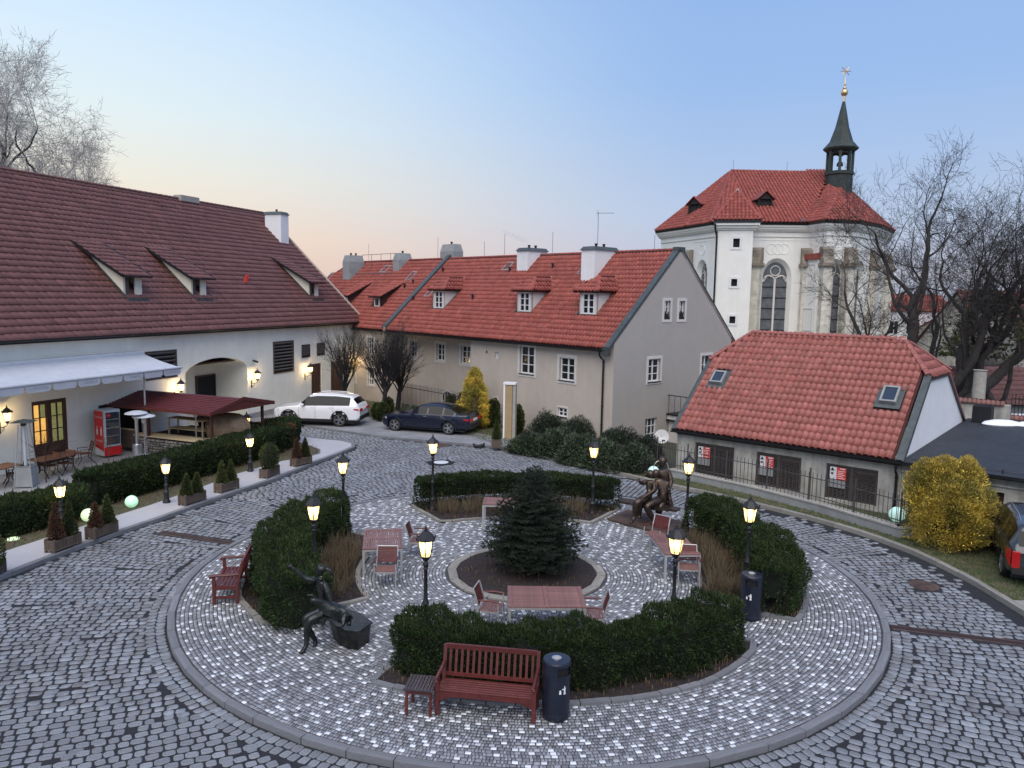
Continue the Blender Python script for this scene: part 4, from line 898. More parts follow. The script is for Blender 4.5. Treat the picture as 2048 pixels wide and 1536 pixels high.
m = MB(); m.slab([(RX0-.1, 10.3, 1.75), (RX1+.1, 10.3, 1.75), (RX1+.1, 5.97, 4.36), (bp.x, 4.0, 5.55), (ap.x, 4.0, 5.55), (RX0-.1, 5.97, 4.36)], (0, 0, -.08)); m.build('back_roof', 'tile_rose', outb)
for X in (RX0+.02, RX1+.02):
    m = MB(); m.beam((X, -.32, 1.83), (X, 2.66, 4.46), .24, .07); m.build('verge_flashing', 'tin', outb); m = MB(); m.beam((X+(.09 if X > 4 else -.09), -.32, 1.76), (X+(.09 if X > 4 else -.09), 2.66, 4.39), .05, .20); m.build('verge_board', 'tin', outb); m = MB(); m.beam((X, 5.9, 4.4), (X, 10.2, 1.8), .12, .16)
    m.build('back_verge', 'tin', outb)
gutter_and_pipe(outb, RX0-.1, RX1+.1, -.36, 1.76, (RX1-.08,), .07, zb=-.2)
for a, b, c, d in sk: skylight(outb, OR+Vector((0, 0, .05)), (1, 0, 0), eyR, a-OR.x, v(c)-.02, b-a, v(d)-v(c)+.12, .16, 'glass_sky')
# long flat-roofed annex
annex = building('annex', 'low plastered annex with a flat dark roof at the right edge', RO, RD)
mb = MB(); wall(mb, RX1+.02, 22, -.2, 1.72, [(10.55, 11.55, .0, 1.2, .3)], y=.02); mb.build('wall', 'old_wall', annex)
m = MB(); m.box(10.55, 11.55, .2, .3, 0, 1.2); m.build('door', 'brown_wood', annex)
m = MB(); m.add([(RX1+.02, -.28, 1.72), (22, -.28, 1.72), (22, 10.6, 1.98), (RX1+.02, 10.6, 1.98), (RX1+.02, -.28, 1.80), (22, -.28, 1.80), (22, 10.6, 2.06), (RX1+.02, 10.6, 2.06)], [(0, 3, 2, 1), (4, 5, 6, 7), (0, 1, 5, 4), (1, 2, 6, 5), (2, 3, 7, 6), (3, 0, 4, 7)])
m.build('roof', 'bitumen', annex)
m = MB(); m.box(RX1+.02, 22, -.07, .0, 1.40, 1.46); m.build('cornice', 'old_wall', annex)
gutter_and_pipe(annex, RX1+.05, 22, -.36, 1.74, (), .06)
m = MB(); m.tube([(RX1+.3, 0.05, 1.86), (22, .05, 1.86)], .012, 4)
for k in range(12): m.tube([(RX1+.6+k*1.15, .05, 1.8), (RX1+.6+k*1.15, .05, 1.93)], .02, 4)
m.build('lightning_wire', 'gutter', annex)
m = MB(); m.box(8.9, 9.6, 9.5, 10.2, 2.0, 2.75); m.build('roof_box', 'gutter', annex)
for i, (x, y, s) in enumerate(((10.0, 9.6, .55), (10.9, 10.1, .45))):
    b = MB(); b.sphere((0, 0, 0), (s*1.5, s*.8, s*.35), 14, 6); o = b.build('snow_patch', 'snow', None, smooth=True); o.location = RM @ Vector((x, y, 2.08)); tag(o, ['larger lump of old snow on the back edge of the dark flat roof', 'smaller lump of old snow at the far edge of the dark flat roof'][i], 'snow')
# ------------------------------------------------------------------ 4. church
church = thing('church', 'white baroque gothic church with red hipped roof and a slender dark spire', 'church')
EZ = 13.55
def cp(px, py, dep): p = D(px, py, dep); return Vector((p.x, p.y))
E_ = [cp(1324, 460, 80), cp(1384, 455, 74.5), cp(1430, 452, 70.5), cp(1508, 452, 69.5), cp(1622, 452, 69.2), cp(1655, 452, 66.8), cp(1706, 452, 67.2), cp(1748, 458, 70.5), cp(1774, 465, 76), cp(1770, 465, 84), cp(1730, 465, 92), cp(1440, 465, 94), cp(1345, 465, 88)]
ctr = sum(E_, Vector((0, 0)))/len(E_)
def off(P, d):
    out = []; n = len(P)
    for i in range(n):
        a, b, c = P[i-1], P[i], P[(i+1) % n]; e1 = (b-a).normalized(); e2 = (c-b).normalized(); n1 = Vector((e1.y, -e1.x)); n2 = Vector((e2.y, -e2.x)); nn = (n1+n2).normalized(); k = d/max(.5, nn.dot(n1)); out.append(b+nn*k)
    return out
BASEZ = -.3
mb = MB(); n = len(E_)
def strip(mb, P, z0, Q, z1):
    n = len(P); mb.add([(p.x, p.y, z0) for p in P]+[(p.x, p.y, z1) for p in Q], [(i, (i+1) % n, n+(i+1) % n, n+i) for i in range(n)])
# side lengths with window openings: (side index, centre fraction, width, z0, z1)
cwin = {1: (.52, 1.5, 3.6, 10.3), 3: (.44, 2.15, 3.4, 10.4), 5: (.42, 1.55, 3.4, 10.3), 6: (.5, 1.4, 3.4, 10.2), 7: (.5, 1.3, 3.4, 10.2), 0: (.3, 1.3, 4, 10.2)}
def frame_of(a, b):
    d = (b-a); ang = math.atan2(d.y, d.x); return Matrix.Translation((a.x, a.y, 0)) @ Matrix.Rotation(ang, 4, 'Z'), d.length
def pointed(w_, zs, zt, k=8):   # pointed-arch outline from spring left over the apex to spring right
    h_ = zt-zs; out = []
    for i in range(k+1): t = i/k; out.append((-w_/2+w_/2*(1-math.cos(t*PI/2))*1.0, zs+h_*math.sin(t*PI/2)**.9))
    return out+[(-x, z) for x, z in out[::-1][1:]]
for i in range(n):
    a, b = E_[i], E_[(i+1) % n]; Mf, L = frame_of(a, b); m = MB()
    if i in cwin:
        f, w_, z0, z1 = cwin[i]; c = f*L; zs = z1-w_*.75; pa = pointed(w_, zs, z1)
        ow = w_+.55; pb = pointed(ow, zs, z1+.35)
        m.add([(0, 0, BASEZ), (c-ow/2, 0, BASEZ), (c-ow/2, 0, EZ), (0, 0, EZ)], [(0, 1, 2, 3)]); m.add([(c+ow/2, 0, BASEZ), (L, 0, BASEZ), (L, 0, EZ), (c+ow/2, 0, EZ)], [(0, 1, 2, 3)])
        m.add([(c-ow/2, 0, BASEZ), (c+ow/2, 0, BASEZ), (c+ow/2, 0, z0), (c-ow/2, 0, z0)], [(0, 1, 2, 3)])
        for (x0, y0), (x1, y1) in zip(pb, pb[1:]): m.add([(c+x0, 0, y0), (c+x1, 0, y1), (c+x1, 0, EZ), (c+x0, 0, EZ)], [(0, 1, 2, 3)])
        full_o = [(-ow/2, z0)]+pb+[(ow/2, z0)]; full_i = [(-w_/2, z0)]+pa+[(w_/2, z0)]
        for k in range(len(full_o)-1):
            (x0, y0), (x1, y1), (u0, v0), (u1, v1) = full_o[k], full_o[k+1], full_i[k], full_i[k+1]
            m.add([(c+x0, 0, y0), (c+x1, 0, y1), (c+u1, .45, v1), (c+u0, .45, v0)], [(0, 1, 2, 3)])
        wl = m.build('wall', 'church_white', church, mw=Mf)
        g = MB(); g.add([(c+x, .47, z) for x, z in full_i], [tuple(range(len(full_i)))]); gw = g.build('window', 'lead_glass', church, mw=Mf)
        t_ = MB(); bw_ = .09*w_/1.5
        if i != 6: t_.box(c-bw_/2*1.3, c+bw_/2*1.3, .36, .47, z0, zs+.1)
        for s_ in (-1, 1):
            q = [(c+s_*w_*.25+(w_*.25)*math.cos(u), .41, zs-.15+w_*.28*math.sin(u)) for u in [PI*k/8 for k in range(9)]]; t_.tube(q, bw_*.45, 4)
        q = [(c+w_*.2*math.cos(u), .41, zs+w_*.40+w_*.2*math.sin(u)) for u in [2*PI*k/12 for k in range(13)]]; t_.tube(q, bw_*.45, 4)
        for s_ in (-1, 1): t_.tube([(c+s_*w_*.46, .41, zs-.1), (c+s_*w_*.3, .41, zs+w_*.2), (c, .41, zs+w_*.1)], bw_*.4, 4)
        t_.build('tracery', 'surround', gw)
        t_ = MB(); k = 5
        for j in range(1, k+1): zz = z0+(zs-z0)*j/(k+.6); t_.box(c-w_/2, c+w_/2, .42, .465, zz-.035, zz+.035)
        t_.build('bar', 'gutter', gw)
    else:
        m.add([(0, 0, BASEZ), (L, 0, BASEZ), (L, 0, EZ), (0, 0, EZ)], [(0, 1, 2, 3)]); wl = m.build('wall', 'church_white', church, mw=Mf)
    if i in (1, 3, 5) and True:     # round stucco medallion and thin panel line
        f = cwin.get(i, (.5,))[0]*L; t_ = MB()
        for dx in ((-.55, 0, .55) if i == 3 else (0,)):
            q = [(f+dx+.45*math.cos(u), -.01, 11.55+.45*math.sin(u)) for u in [2*PI*k/14 for k in range(15)]]; t_.tube(q, .035, 4)
        t_.box(.5, L-.4, -.03, 0, 12.3, 12.36); t_.build('stucco_panel', 'church_white', church, mw=Mf)
# main cornice in three steps
m = MB(); P0 = off(E_, .0); 
for (d0, z0, d1, z1) in ((.02, 12.55, .10, 12.62), (.10, 12.62, .10, 12.75), (.05, 12.75, .05, 13.05), (.18, 13.05, .42, 13.28), (.42, 13.28, .42, 13.42), (.52, 13.42, .60, 13.62)):
    strip(m, off(E_, d0), z0, off(E_, d1), z1)
    if d0 in (.18, .52): strip(m, off(E_, 0), z0, off(E_, d0), z0)
m.build('cornice', 'church_white', church)
m = MB(); strip(m, off(E_, .62), 13.60, off(E_, .70), 13.82); strip(m, off(E_, .70), 13.82, off(E_, .3), 13.84); strip(m, off(E_, .3), 13.60, off(E_, .62), 13.60); m.build('gutter', 'gutter', church)
# roof: eave polygon to a ridge
RA = D(1462, 346, 80); RB = D(1660, 362, 80); RZt = 19.9
RA = Vector((RA.x, RA.y, RZt)); RB = Vector((RB.x, RB.y, RZt-.05)); EP = off(E_, .66)
asg = ['A', 'A', 'A', 'A', 'B', 'B', 'B', 'B', 'B', 'B', 'B', 'A', 'A']
ptC = pantile(.36, .46, .12, 6)
for i in range(n):
    a, b = EP[i], EP[(i+1) % n]; a3, b3 = Vector((a.x, a.y, 13.82)), Vector((b.x, b.y, 13.82)); ta, tb_ = asg[i], asg[(i+1) % n]
    tops = [RA if t == 'A' else RB for t in (ta, tb_)]
    exx = (b3-a3).normalized(); L = (b3-a3).length; nrm = exx.cross((tops[0]-a3)).normalized()
    if nrm.z < 0: nrm = -nrm
    eyy = nrm.cross(exx).normalized()
    if eyy.z < 0: eyy = -eyy
    poly = [(0, 0), (L, 0)]; 
    for t_ in tops[::-1]:
        q = ((t_-a3).dot(exx), (t_-a3).dot(eyy))
        if (q not in poly): poly.append(q)
    near = i in (0, 1, 2, 3, 4, 5, 6, 7)
    if near: roof_plane(church, a3, exx, eyy, poly, ptC, .33, .46, 'tile_red', singles=0)
    else: m = MB(); m.slab([a3, b3]+[tops[1]]+([tops[0]] if tops[0] != tops[1] else []), (0, 0, -.05)); m.build('roof', 'tile_red', church)
    if i in (0, 1, 2, 5, 6, 7, 8): ridge_tiles(church, a3+Vector((0, 0, .06)), (RA if ta == 'A' else RB)+Vector((0, 0, .05)), 'tile_red', .20, .55)
ridge_tiles(church, RA+Vector((0, 0, .08)), RB+Vector((0, 0, .08)), 'tile_red', .2, .55)
# projecting hipped bay over the apse side
C1 = D(1614, 448, 67.5); A1 = D(1676, 386, 70.5)
pv = [Vector((EP[4].x-.1, EP[4].y, 13.84)), Vector((EP[5].x, EP[5].y, 13.84)), Vector((EP[6].x, EP[6].y, 13.84)), Vector((EP[7].x, EP[7].y, 13.84))]
apx = Vector((A1.x, A1.y, 16.7)); bk = Vector((A1.x-3.0, A1.y+5.0, 16.7))
for a3, b3, tp in ((pv[0], pv[1], [apx, bk]), (pv[1], pv[2], [apx]), (pv[2], pv[3], [apx])):
    exx = (b3-a3).normalized(); nrm = exx.cross(apx-a3).normalized(); nrm = -nrm if nrm.z < 0 else nrm; eyy = nrm.cross(exx).normalized(); eyy = -eyy if eyy.z < 0 else eyy
    poly = [(0, 0), ((b3-a3).length, 0)]+[((t_-a3).dot(exx), (t_-a3).dot(eyy)) for t_ in tp]
    roof_plane(church, a3, exx, eyy, poly, ptC, .33, .46, 'tile_red', name='bay_roof', singles=0)
    ridge_tiles(church, b3+Vector((0, 0, .06)), apx, 'tile_red', .17, .5)
m = MB(); m.beam(pv[0]+Vector((-.25, 0, .1)), bk+Vector((.3, -1.8, -.5)), .5, .06); m.build('valley_flashing', 'tin', church)
# stair tower in front
ta, tb_ = cp(1437, 460, 68.3), cp(1507, 460, 67.6); Mf, L = frame_of(ta, tb_)
m = MB(); wz = [(L*.44, 11.55, .55, .75), (L*.44, 8.2, .5, .62), (L*.44, 4.95, .5, .62)]
wall(m, 0, L, BASEZ, 13.2, [(x, x+w_, z, z+h_) for x, z, w_, h_ in wz])
m.add([(0, 0, BASEZ), (0, 0, 13.2), (0, 3.4, 13.2), (0, 3.4, BASEZ)], [(0, 1, 2, 3)]); m.add([(L, 0, BASEZ), (L, 0, 13.2), (L, 3.0, 13.2), (L, 3.0, BASEZ)], [(3, 2, 1, 0)])
tw = m.build('stair_tower', 'church_white', church, mw=Mf)
m = MB(); m.box(-.2, L+.35, -.30, 3, 13.2, 13.42); m.box(-.35, L+.5, -.48, 3, 13.42, 13.62); m.box(-.12, L+.2, -.15, 3, 13.05, 13.2); m.build('cornice', 'church_white', tw)
m = MB(); m.box(-.42, L+.58, -.56, 3, 13.62, 13.84); m.build('gutter', 'gutter', tw)
for x, z, w_, h_ in wz:
    m = MB(); m.box(x-.02, x+w_+.02, .16, .19, z-.02, z+h_+.02); g = m.build('window', 'dark_in', tw)
    m = MB(); f = .2; m.box(x-f, x, -.05, .0, z-f, z+h_+f); m.box(x+w_, x+w_+f, -.05, 0, z-f, z+h_+f); m.box(x, x+w_, -.05, 0, z+h_, z+h_+f); m.box(x, x+w_, -.05, 0, z-f, z); m.build('surround', 'white_wall', g)
a3, b3 = Mf @ Vector((-.42, -.56, 13.84)), Mf @ Vector((L+.58, -.56, 13.84)); apx2 = Mf @ Vector((L*.52, 2.9, 16.9))
exx = (b3-a3).normalized(); nrm = exx.cross(apx2-a3).normalized(); nrm = -nrm if nrm.z < 0 else nrm; eyy = nrm.cross(exx).normalized(); eyy = -eyy if eyy.z < 0 else eyy
roof_plane(church, a3, exx, eyy, [(0, 0), ((b3-a3).length, 0), ((apx2-a3).dot(exx), (apx2-a3).dot(eyy))], ptC, .33, .46, 'tile_red', name='tower_roof', singles=0)
for q in (a3, b3): ridge_tiles(church, q+Vector((0, 0, .05)), apx2, 'tile_red', .17, .5)
m = MB(); m.slab([a3, apx2, Mf @ Vector((-.42, 3.4, 13.84))], (0, 0, -.05)); m.slab([b3, apx2, Mf @ Vector((L+.58, 3.2, 13.84))], (0, 0, -.05)); m.build('tower_roof_side', 'tile_red', church)
m = MB(); m.tube([(-.3, -.5, 13.55), (-.28, -.45, 13.1), (-.12, -.12, 12.5), (-.1, -.08, BASEZ)], .09, 6); m.build('downpipe', 'gutter', tw)
# stone buttresses
def buttress(p, q_in, w_=.85, pr=.65, ztop=10.9, withcap=True):
    """p on the wall line, q_in a point towards the inside"""
    d = (Vector(q_in)-p).normalized(); ang = math.atan2(d.y, d.x)-PI/2; Mb = Matrix.Translation((p.x, p.y, 0)) @ Matrix.Rotation(ang, 4, 'Z')
    m = MB(); m.box(-w_/2, w_/2, -pr, .3, BASEZ, ztop-.9); m.box(-w_/2-.12, w_/2+.12, -pr-.15, .3, 3.1, 3.5); bt = m.build('buttress', 'church_stone', church, mw=Mb)
    st = MB(); z = 3.6; 
    while z < ztop-1.0:
        h_ = random.uniform(.38, .5)
        x = -w_/2-.02
        while x < w_/2-.05:
            l = random.uniform(.35, .7); x2 = min(x+l, w_/2+.02); st.cbox(x, x2-.02, -pr-.03, -pr+.01, z, z+h_-.02, .008); x = x2
        y = -pr
        while y < 0: y2 = min(y+.5, .1); st.box(w_/2-.01, w_/2+.025, y, y2-.02, z, z+h_-.02); st.box(-w_/2-.025, -w_/2+.01, y, y2-.02, z, z+h_-.02); y = y2
        z += h_
    n_ = len(st.f)//1; o = st.build('ashlar', 'church_stone', bt); o['kind'] = 'stuff'; a_ = o.data.attributes.new('var', 'FLOAT', 'FACE'); vv = np.repeat(RNG.random(len(o.data.polygons)//2+2), 2)[:len(o.data.polygons)]; a_.data.foreach_set('value', vv.astype(np.float32))
    if withcap:
        m = MB(); m.box(-w_/2-.22, w_/2+.22, -pr-.28, .3, ztop-.9, ztop-.62); pts_ = [(-pr-.2, ztop-.62), (-pr+.05, ztop-.1), (-pr+.1, ztop+.55), (-pr+.35, ztop+.75), (.3, ztop+.75), (.3, ztop-.62)]
        m.add([(-w_/2-.1, y, z) for y, z in pts_]+[(w_/2+.1, y, z) for y, z in pts_], [tuple(range(6))[::-1], tuple(range(6, 12))]+[(i, (i+1) % 6, 6+(i+1) % 6, 6+i) for i in range(6)]); m.build('capstone', 'church_cap', bt)
buttress(E_[3]+(E_[4]-E_[3])*.08, ctr); buttress(E_[4]+Vector((-.3, 0)), ctr, .7); buttress(E_[5], ctr, .7); buttress(E_[6]+Vector((-.2, 0)), ctr, .75); buttress(E_[7], ctr, .8); buttress(E_[8], ctr, .9); buttress(E_[1], ctr, .85); buttress(E_[0], ctr, .85)
# niche panel between the paired buttresses
Mf, L = frame_of(E_[4], E_[5]); m = MB(); m.box(.2, L-.2, -.55, 0, BASEZ, 10.6); nw = m.build('pier', 'church_white', church, mw=Mf)
m = MB()
for z0, z1 in ((8.2, 10.2), (4.4, 6.4)):
    m.box(.55, .62, -.60, -.54, z0, z1); m.box(L-.62, L-.55, -.60, -.54, z0, z1); m.box(.62, L-.62, -.60, -.54, z1-.07, z1); m.box(.62, L-.62, -.60, -.54, z0, z0+.07)
m.build('panel_frame', 'surround', nw); m = MB(); m.box(.1, L-.1, -.75, 0, 10.6, 11.1); m.build('pier_roof', 'tile_red', nw)
# gabled roof dormers
for px, py, dep, fa in ((1531, 408, 71.6, .05), (1388, 418, 76.2, -.75)):
    p = D(px, py, dep); t_ = Matrix.Translation((p.x, p.y, p.z)) @ Matrix.Rotation(fa, 4, 'Z'); m = MB()
    m.box(-.65, -.5, 0, 1.6, -.5, .45); m.box(.5, .65, 0, 1.6, -.5, .45); m.add([(-.65, 0, .45), (.65, 0, .45), (0, 0, 1.05), (-.65, 1.6, .45), (.65, 1.6, .45), (0, 1.6, 1.05)], [(0, 1, 2), (0, 2, 5, 3), (1, 4, 5, 2)])
    m.add([(-.5, .2, -.4), (.5, .2, -.4), (.5, .2, .5), (-.5, .2, .5)], [(0, 1, 2, 3)]); dm = m.build('dormer', 'bark_dark', church, mw=t_)
    m = MB(); m.slab([(-.85, -.2, .38), (0, -.2, 1.15), (0, 2.0, 1.15), (-.85, 2.0, .38)], (0, 0, .07)); m.slab([(.85, -.2, .38), (0, -.2, 1.15), (0, 2.0, 1.15), (.85, 2.0, .38)], (0, 0, .07)); m.build('dormer_roof', 'tile_red', dm)
# spire
sp = D(1676, 385, 76.2); SPX, SPY = sp.x, sp.y; m = MB()
z = lambda py: D(1676, py, 76.2).z
m.lathe([(1.25, z(425)), (1.22, z(352)), (1.34, z(350)), (1.34, z(345))], (SPX, SPY, 0), 8, PI/8); s0 = m.build('spire_base', 'copper_dark', church)
m = MB(); zb0, zb1 = z(345), z(305)
for k in range(8):
    t = 2*PI*k/8+PI/8; x, y = SPX+1.13*math.cos(t), SPY+1.13*math.sin(t); m.T = Matrix.Translation((x, y, 0)) @ Matrix.Rotation(t, 4, 'Z'); m.box(-.13, .13, -.13, .13, zb0, zb1); m.T = None
for k in range(8):
    t0, t1 = 2*PI*k/8+PI/8, 2*PI*(k+1)/8+PI/8; a_ = Vector((SPX+1.13*math.cos(t0), SPY+1.13*math.sin(t0), 0)); b_ = Vector((SPX+1.13*math.cos(t1), SPY+1.13*math.sin(t1), 0)); pr = None
    for j in range(7):
        u = j/6; h_ = zb1-.55+.45*math.sqrt(max(0, 1-(2*u-1)**2)); q = a_.lerp(b_, u)
        if pr: m.add([(pr[0].x, pr[0].y, pr[1]), (q.x, q.y, h_), (q.x, q.y, zb1), (pr[0].x, pr[0].y, zb1)], [(0, 1, 2, 3)])
        pr = (q, h_)
m.lathe([(1.2, zb0), (1.2, zb0+.08)], (SPX, SPY, 0), 8, PI/8); m.build('lantern', 'copper_dark', church)
m = MB(); m.lathe([(.32, -.35), (.28, -.1), (.18, .05), (.06, .15)], (SPX, SPY, zb0+.95), 10); m.build('bell', 'iron', church)
m = MB(); m.lathe([(1.25, zb1), (1.55, z(300)), (1.62, z(297)), (1.05, z(283)), (.62, z(255)), (.34, z(225)), (.12, z(203))], (SPX, SPY, 0), 8, PI/8); m.build('spire', 'copper_dark', church)
m = MB(); m.lathe([(.13, z(203)), (.12, z(190))], (SPX, SPY, 0), 8); m.sphere((SPX, SPY, z(185)), .34, 12, 8); m.lathe([(.05, z(180)), (.18, z(176)), (.05, z(172)), (.12, z(168)), (.05, z(164)), (.035, z(150))], (SPX, SPY, 0), 8)
m.build('orb', 'gilt', church, smooth=True)
m = MB(); zc = z(142); m.tube([(SPX, SPY, z(152)), (SPX, SPY, z(133))], .035, 5)
for k in range(8): t = 2*PI*k/8; m.tube([(SPX, SPY, zc), (SPX+.5*math.cos(t), SPY, zc+.5*math.sin(t))], .035, 4)
m.build('star_cross', 'gilt', church)
for px, i in ((1460, 0), (1572, 1)):
    q = RA.lerp(RB, 0.02 if i == 0 else .56); m = MB(); m.tube([(0, 0, 0), (0, 0, 1.0)], .03, 4); o = m.build('church_lightning_rod', 'steel', None); o.location = q+Vector((0, 0, .1)); tag(o, ['thin rod on the left end of the church ridge', 'thin rod halfway along the church ridge'][i], 'lightning rod')
# ------------------------------------------------------------------ 5. things beyond the right-hand wall
def simple_house(label, px0, px1, pye, pyr, dep, zb, wallm, roofm, wins=(), cat='house', back=7, ang=0.):
    a, b = D(px0, pye, dep), D(px1, pye, dep); L = (b-a).length; ze = a.z; zr = D(px0, pyr, dep+back/2).z
    t = thing('distant_house', label, cat, (a.x, a.y, 0), math.atan2((b-a).y, (b-a).x)+ang); m = MB(); m.box(0, L, 0, back, zb, ze); m.add([(0, 0, ze), (0, back, ze), (0, back/2, zr)], [(0, 1, 2)]); m.add([(L, 0, ze), (L, back, ze), (L, back/2, zr)], [(0, 1, 2)]); m.build('wall', wallm, t)
    ey_ = Vector((0, back/2+.3, zr-ze+.2)); e3 = ey_.length
    rf = roof_plane(t, (-.3, -.35, ze-.15), (1, 0, 0), ey_, [(0, 0), (L+.6, 0), (L+.6, e3), (0, e3)], flat_tile(.5, .5, .05, .03), .5, .5, roofm, singles=0, wm=Matrix.Identity(4))
    m = MB(); m.slab([(-.3, back+.35, ze-.15), (L+.3, back+.35, ze-.15), (L+.3, back/2, zr), (-.3, back/2, zr)], (0, 0, -.05)); m.build('back_roof', roofm, t)
    for (x, z0, w_, h_) in wins:
        m = MB(); m.box(x*L, x*L+w_, -.04, .02, z0, z0+h_); wn = m.build('window', 'dark_in', t); m = MB(); m.box(x*L-.1, x*L+w_+.1, -.06, -.04, z0-.15, z0-.05); m.box(x*L+w_/2-.04, x*L+w_/2+.04, -.05, -.04, z0, z0+h_); m.build('frame', 'white_paint', wn)
    return t
simple_house('far white house with a red roof behind the big bare tree', 1768, 1905, 618, 590, 95, -3, 'white_wall', 'tile_red', [(.1, 3.2, 1, 1.5), (.35, 3.2, 1, 1.5), (.6, 3.2, 1, 1.5), (.82, 3.2, 1, 1.5)])
simple_house('large dark red roofed house at the right edge behind the trees', 1990, 2180, 700, 585, 70, -3, 'old_wall', 'tile_maroon', [(.3, 0, .9, 1.2)], back=9, ang=.3)
simple_house('long low pale building with a weathered red roof beyond the perimeter wall', 1860, 2240, 800, 735, 48, -2, 'concrete_grey', 'tile_maroon', [(.05, -.4, .7, .7), (.13, -.4, .7, .7)], back=6)
simple_house('yellowish far house low between the tree trunks', 1900, 1960, 660, 640, 88, -3, 'cream_wall', 'tile_red', [(.2, 1.5, .8, 1.2), (.6, 1.5, .8, 1.2)])
# perimeter wall with tile coping, stepped
for (x0, x1, yp, dep, lab) in ((1916, 2020, 797, 38, 'taller rendered wall with crumbling red tile coping, left piece'), (2018, 2140, 832, 37, 'lower rendered wall with red tile coping at the right edge')):
    a, b = D(x0, yp, dep), D(x1, yp, dep-1.5); L = Vector((b.x-a.x, b.y-a.y)).length
    t = thing('perimeter_wall', lab, 'wall', (a.x, a.y, 0), math.atan2(b.y-a.y, b.x-a.x)); m = MB(); m.box(0, L, 0, .45, -1, a.z-.12); m.build('masonry', 'old_wall', t)
    V_, F_ = pantile(.2, .32, .05, 5)
    me = npmesh('coping_tile', V_, [f for f, _ in F_], ['tile_maroon'])
    for k in range(int(L/.2)):
        for r_, rot in ((0, 0), (1, PI)): link('coping_tile', me, t, Matrix.Translation((.1+k*.2, -.08 if r_ == 0 else .53, a.z-.16+random.uniform(-.01, .01))) @ Matrix.Rotation(rot, 4, 'Z') @ Matrix.Rotation(math.radians(35), 4, 'X'))
# round concrete column and park lamp beyond the wall
c_ = D(1957, 790, 40); m = MB(); m.lathe([(.33, -1), (.30, D(1957, 742, 40).z), (.36, D(1957, 740, 40).z)], (0, 0, 0), 18); o = m.build('concrete_column', 'concrete', None, smooth=True); o.location = (c_.x, c_.y, 0); tag(o, 'thick round concrete column standing behind the perimeter wall', 'column')
c_ = D(1966, 670, 50); t = thing('park_lamp', 'park lamp with a flat grey hat between the trees at right', 'lamp', (c_.x, c_.y, -1)); zz_ = c_.z+1
m = MB(); m.tube([(0, 0, 0), (0, 0, zz_)], .07, 8); m.build('post', 'iron', t); m = MB(); m.lathe([(.06, 0), (.14, .05), (.16, .35)], (0, 0, zz_), 10); m.build('lamp_body', 'oat', t); m = MB(); m.lathe([(.55, .38), (.45, .46), (.1, .62), (.03, .7)], (0, 0, zz_), 16); m.build('hat', 'tin', t)
# iron railing at far right
a, b = D(2022, 820, 40), D(2200, 835, 38); t = thing('iron_railing', 'black iron railing beyond the perimeter wall at the right edge', 'railing', (a.x, a.y, -1), math.atan2(b.y-a.y, b.x-a.x)); L = (b-a).length; bz = D(2022, 790, 40).z+1
me = MB().tube([(0, 0, 0), (0, 0, bz)], .018, 4).mesh('bar', 'iron')
for k in range(int(L/.16)): link('bar', me, t, Matrix.Translation((k*.16, 0, 0)))
m = MB(); m.box(0, L, -.02, .02, bz-.2, bz-.16); m.box(0, L, -.02, .02, .3, .34); m.build('rail', 'iron', t)
# snow strip on the ground far right
b = MB(); b.sphere((0, 0, 0), (2.2, .8, .12), 16, 6); o = b.build('snow_patch', 'snow', None, smooth=True); o.location = G(2040, 838, .6)*1; o.location.z = .75; tag(o, 'long strip of old snow beside the lower perimeter wall', 'snow')
# ------------------------------------------------------------------ vegetation
def unit(v): return v/np.maximum(np.linalg.norm(v, axis=-1, keepdims=True), 1e-9)
def shoots(P, Nn, ln, wd, spread=.6, up=.25, droop=0., tris=2):
    """small tapered leaf shoots standing on points P with normals Nn -> V,F"""
    n = len(P); d = unit(Nn+RNG.normal(0, spread, (n, 3))+[0, 0, up]); a = unit(np.cross(d, RNG.normal(size=(n, 3)))); b = np.cross(d, a)
    L = ln*RNG.uniform(.55, 1.35, (n, 1)); W = wd*RNG.uniform(.7, 1.3, (n, 1)); m = P+d*L*.45; tip = P+d*L; tip[:, 2] -= droop
    V = np.stack([P, m+a*W, tip, m-a*W], 1)
    if tris == 4: V = np.concatenate([V, np.stack([P, m+b*W, tip, m-b*W], 1)], 1)
    V = V.reshape(-1, 3); F = np.arange(len(V)).reshape(-1, 4); return V, F
def lumpy(P, amp, f):
    x, y, z = P[:, 0]*f, P[:, 1]*f, P[:, 2]*f
    return amp*(np.sin(x*1.7+y*.6+1)*np.cos(y*1.3-z*1.1)+.6*np.sin(x*3.9-z*2.7)*np.sin(y*4.3+2)+.4*np.sin(x*8.1+y*7.3+z*6.))
def leafmesh(name, P, Nn, ln, wd, mat, parent, spread=.6, up=.25, tris=2, kind=None):
    V, F = shoots(P, Nn, ln, wd, spread, up, tris=tris); k = len(F)//len(P)
    cl = (np.sin(P[:, 0]*5.1+P[:, 1]*3.3)*np.sin(P[:, 1]*4.7-P[:, 2]*5.)+1)/2
    var = np.clip(.25*RNG.random(len(P))+.7*cl*RNG.random(len(P))+.05, 0, .999)
    if k > 1: var = np.tile(var, k) if tris == 4 else np.repeat(var, k)
    o = link(name, npmesh(name, V, F, [mat], None, np.resize(var, len(F))), parent)
    if kind: o['kind'] = kind
    return o
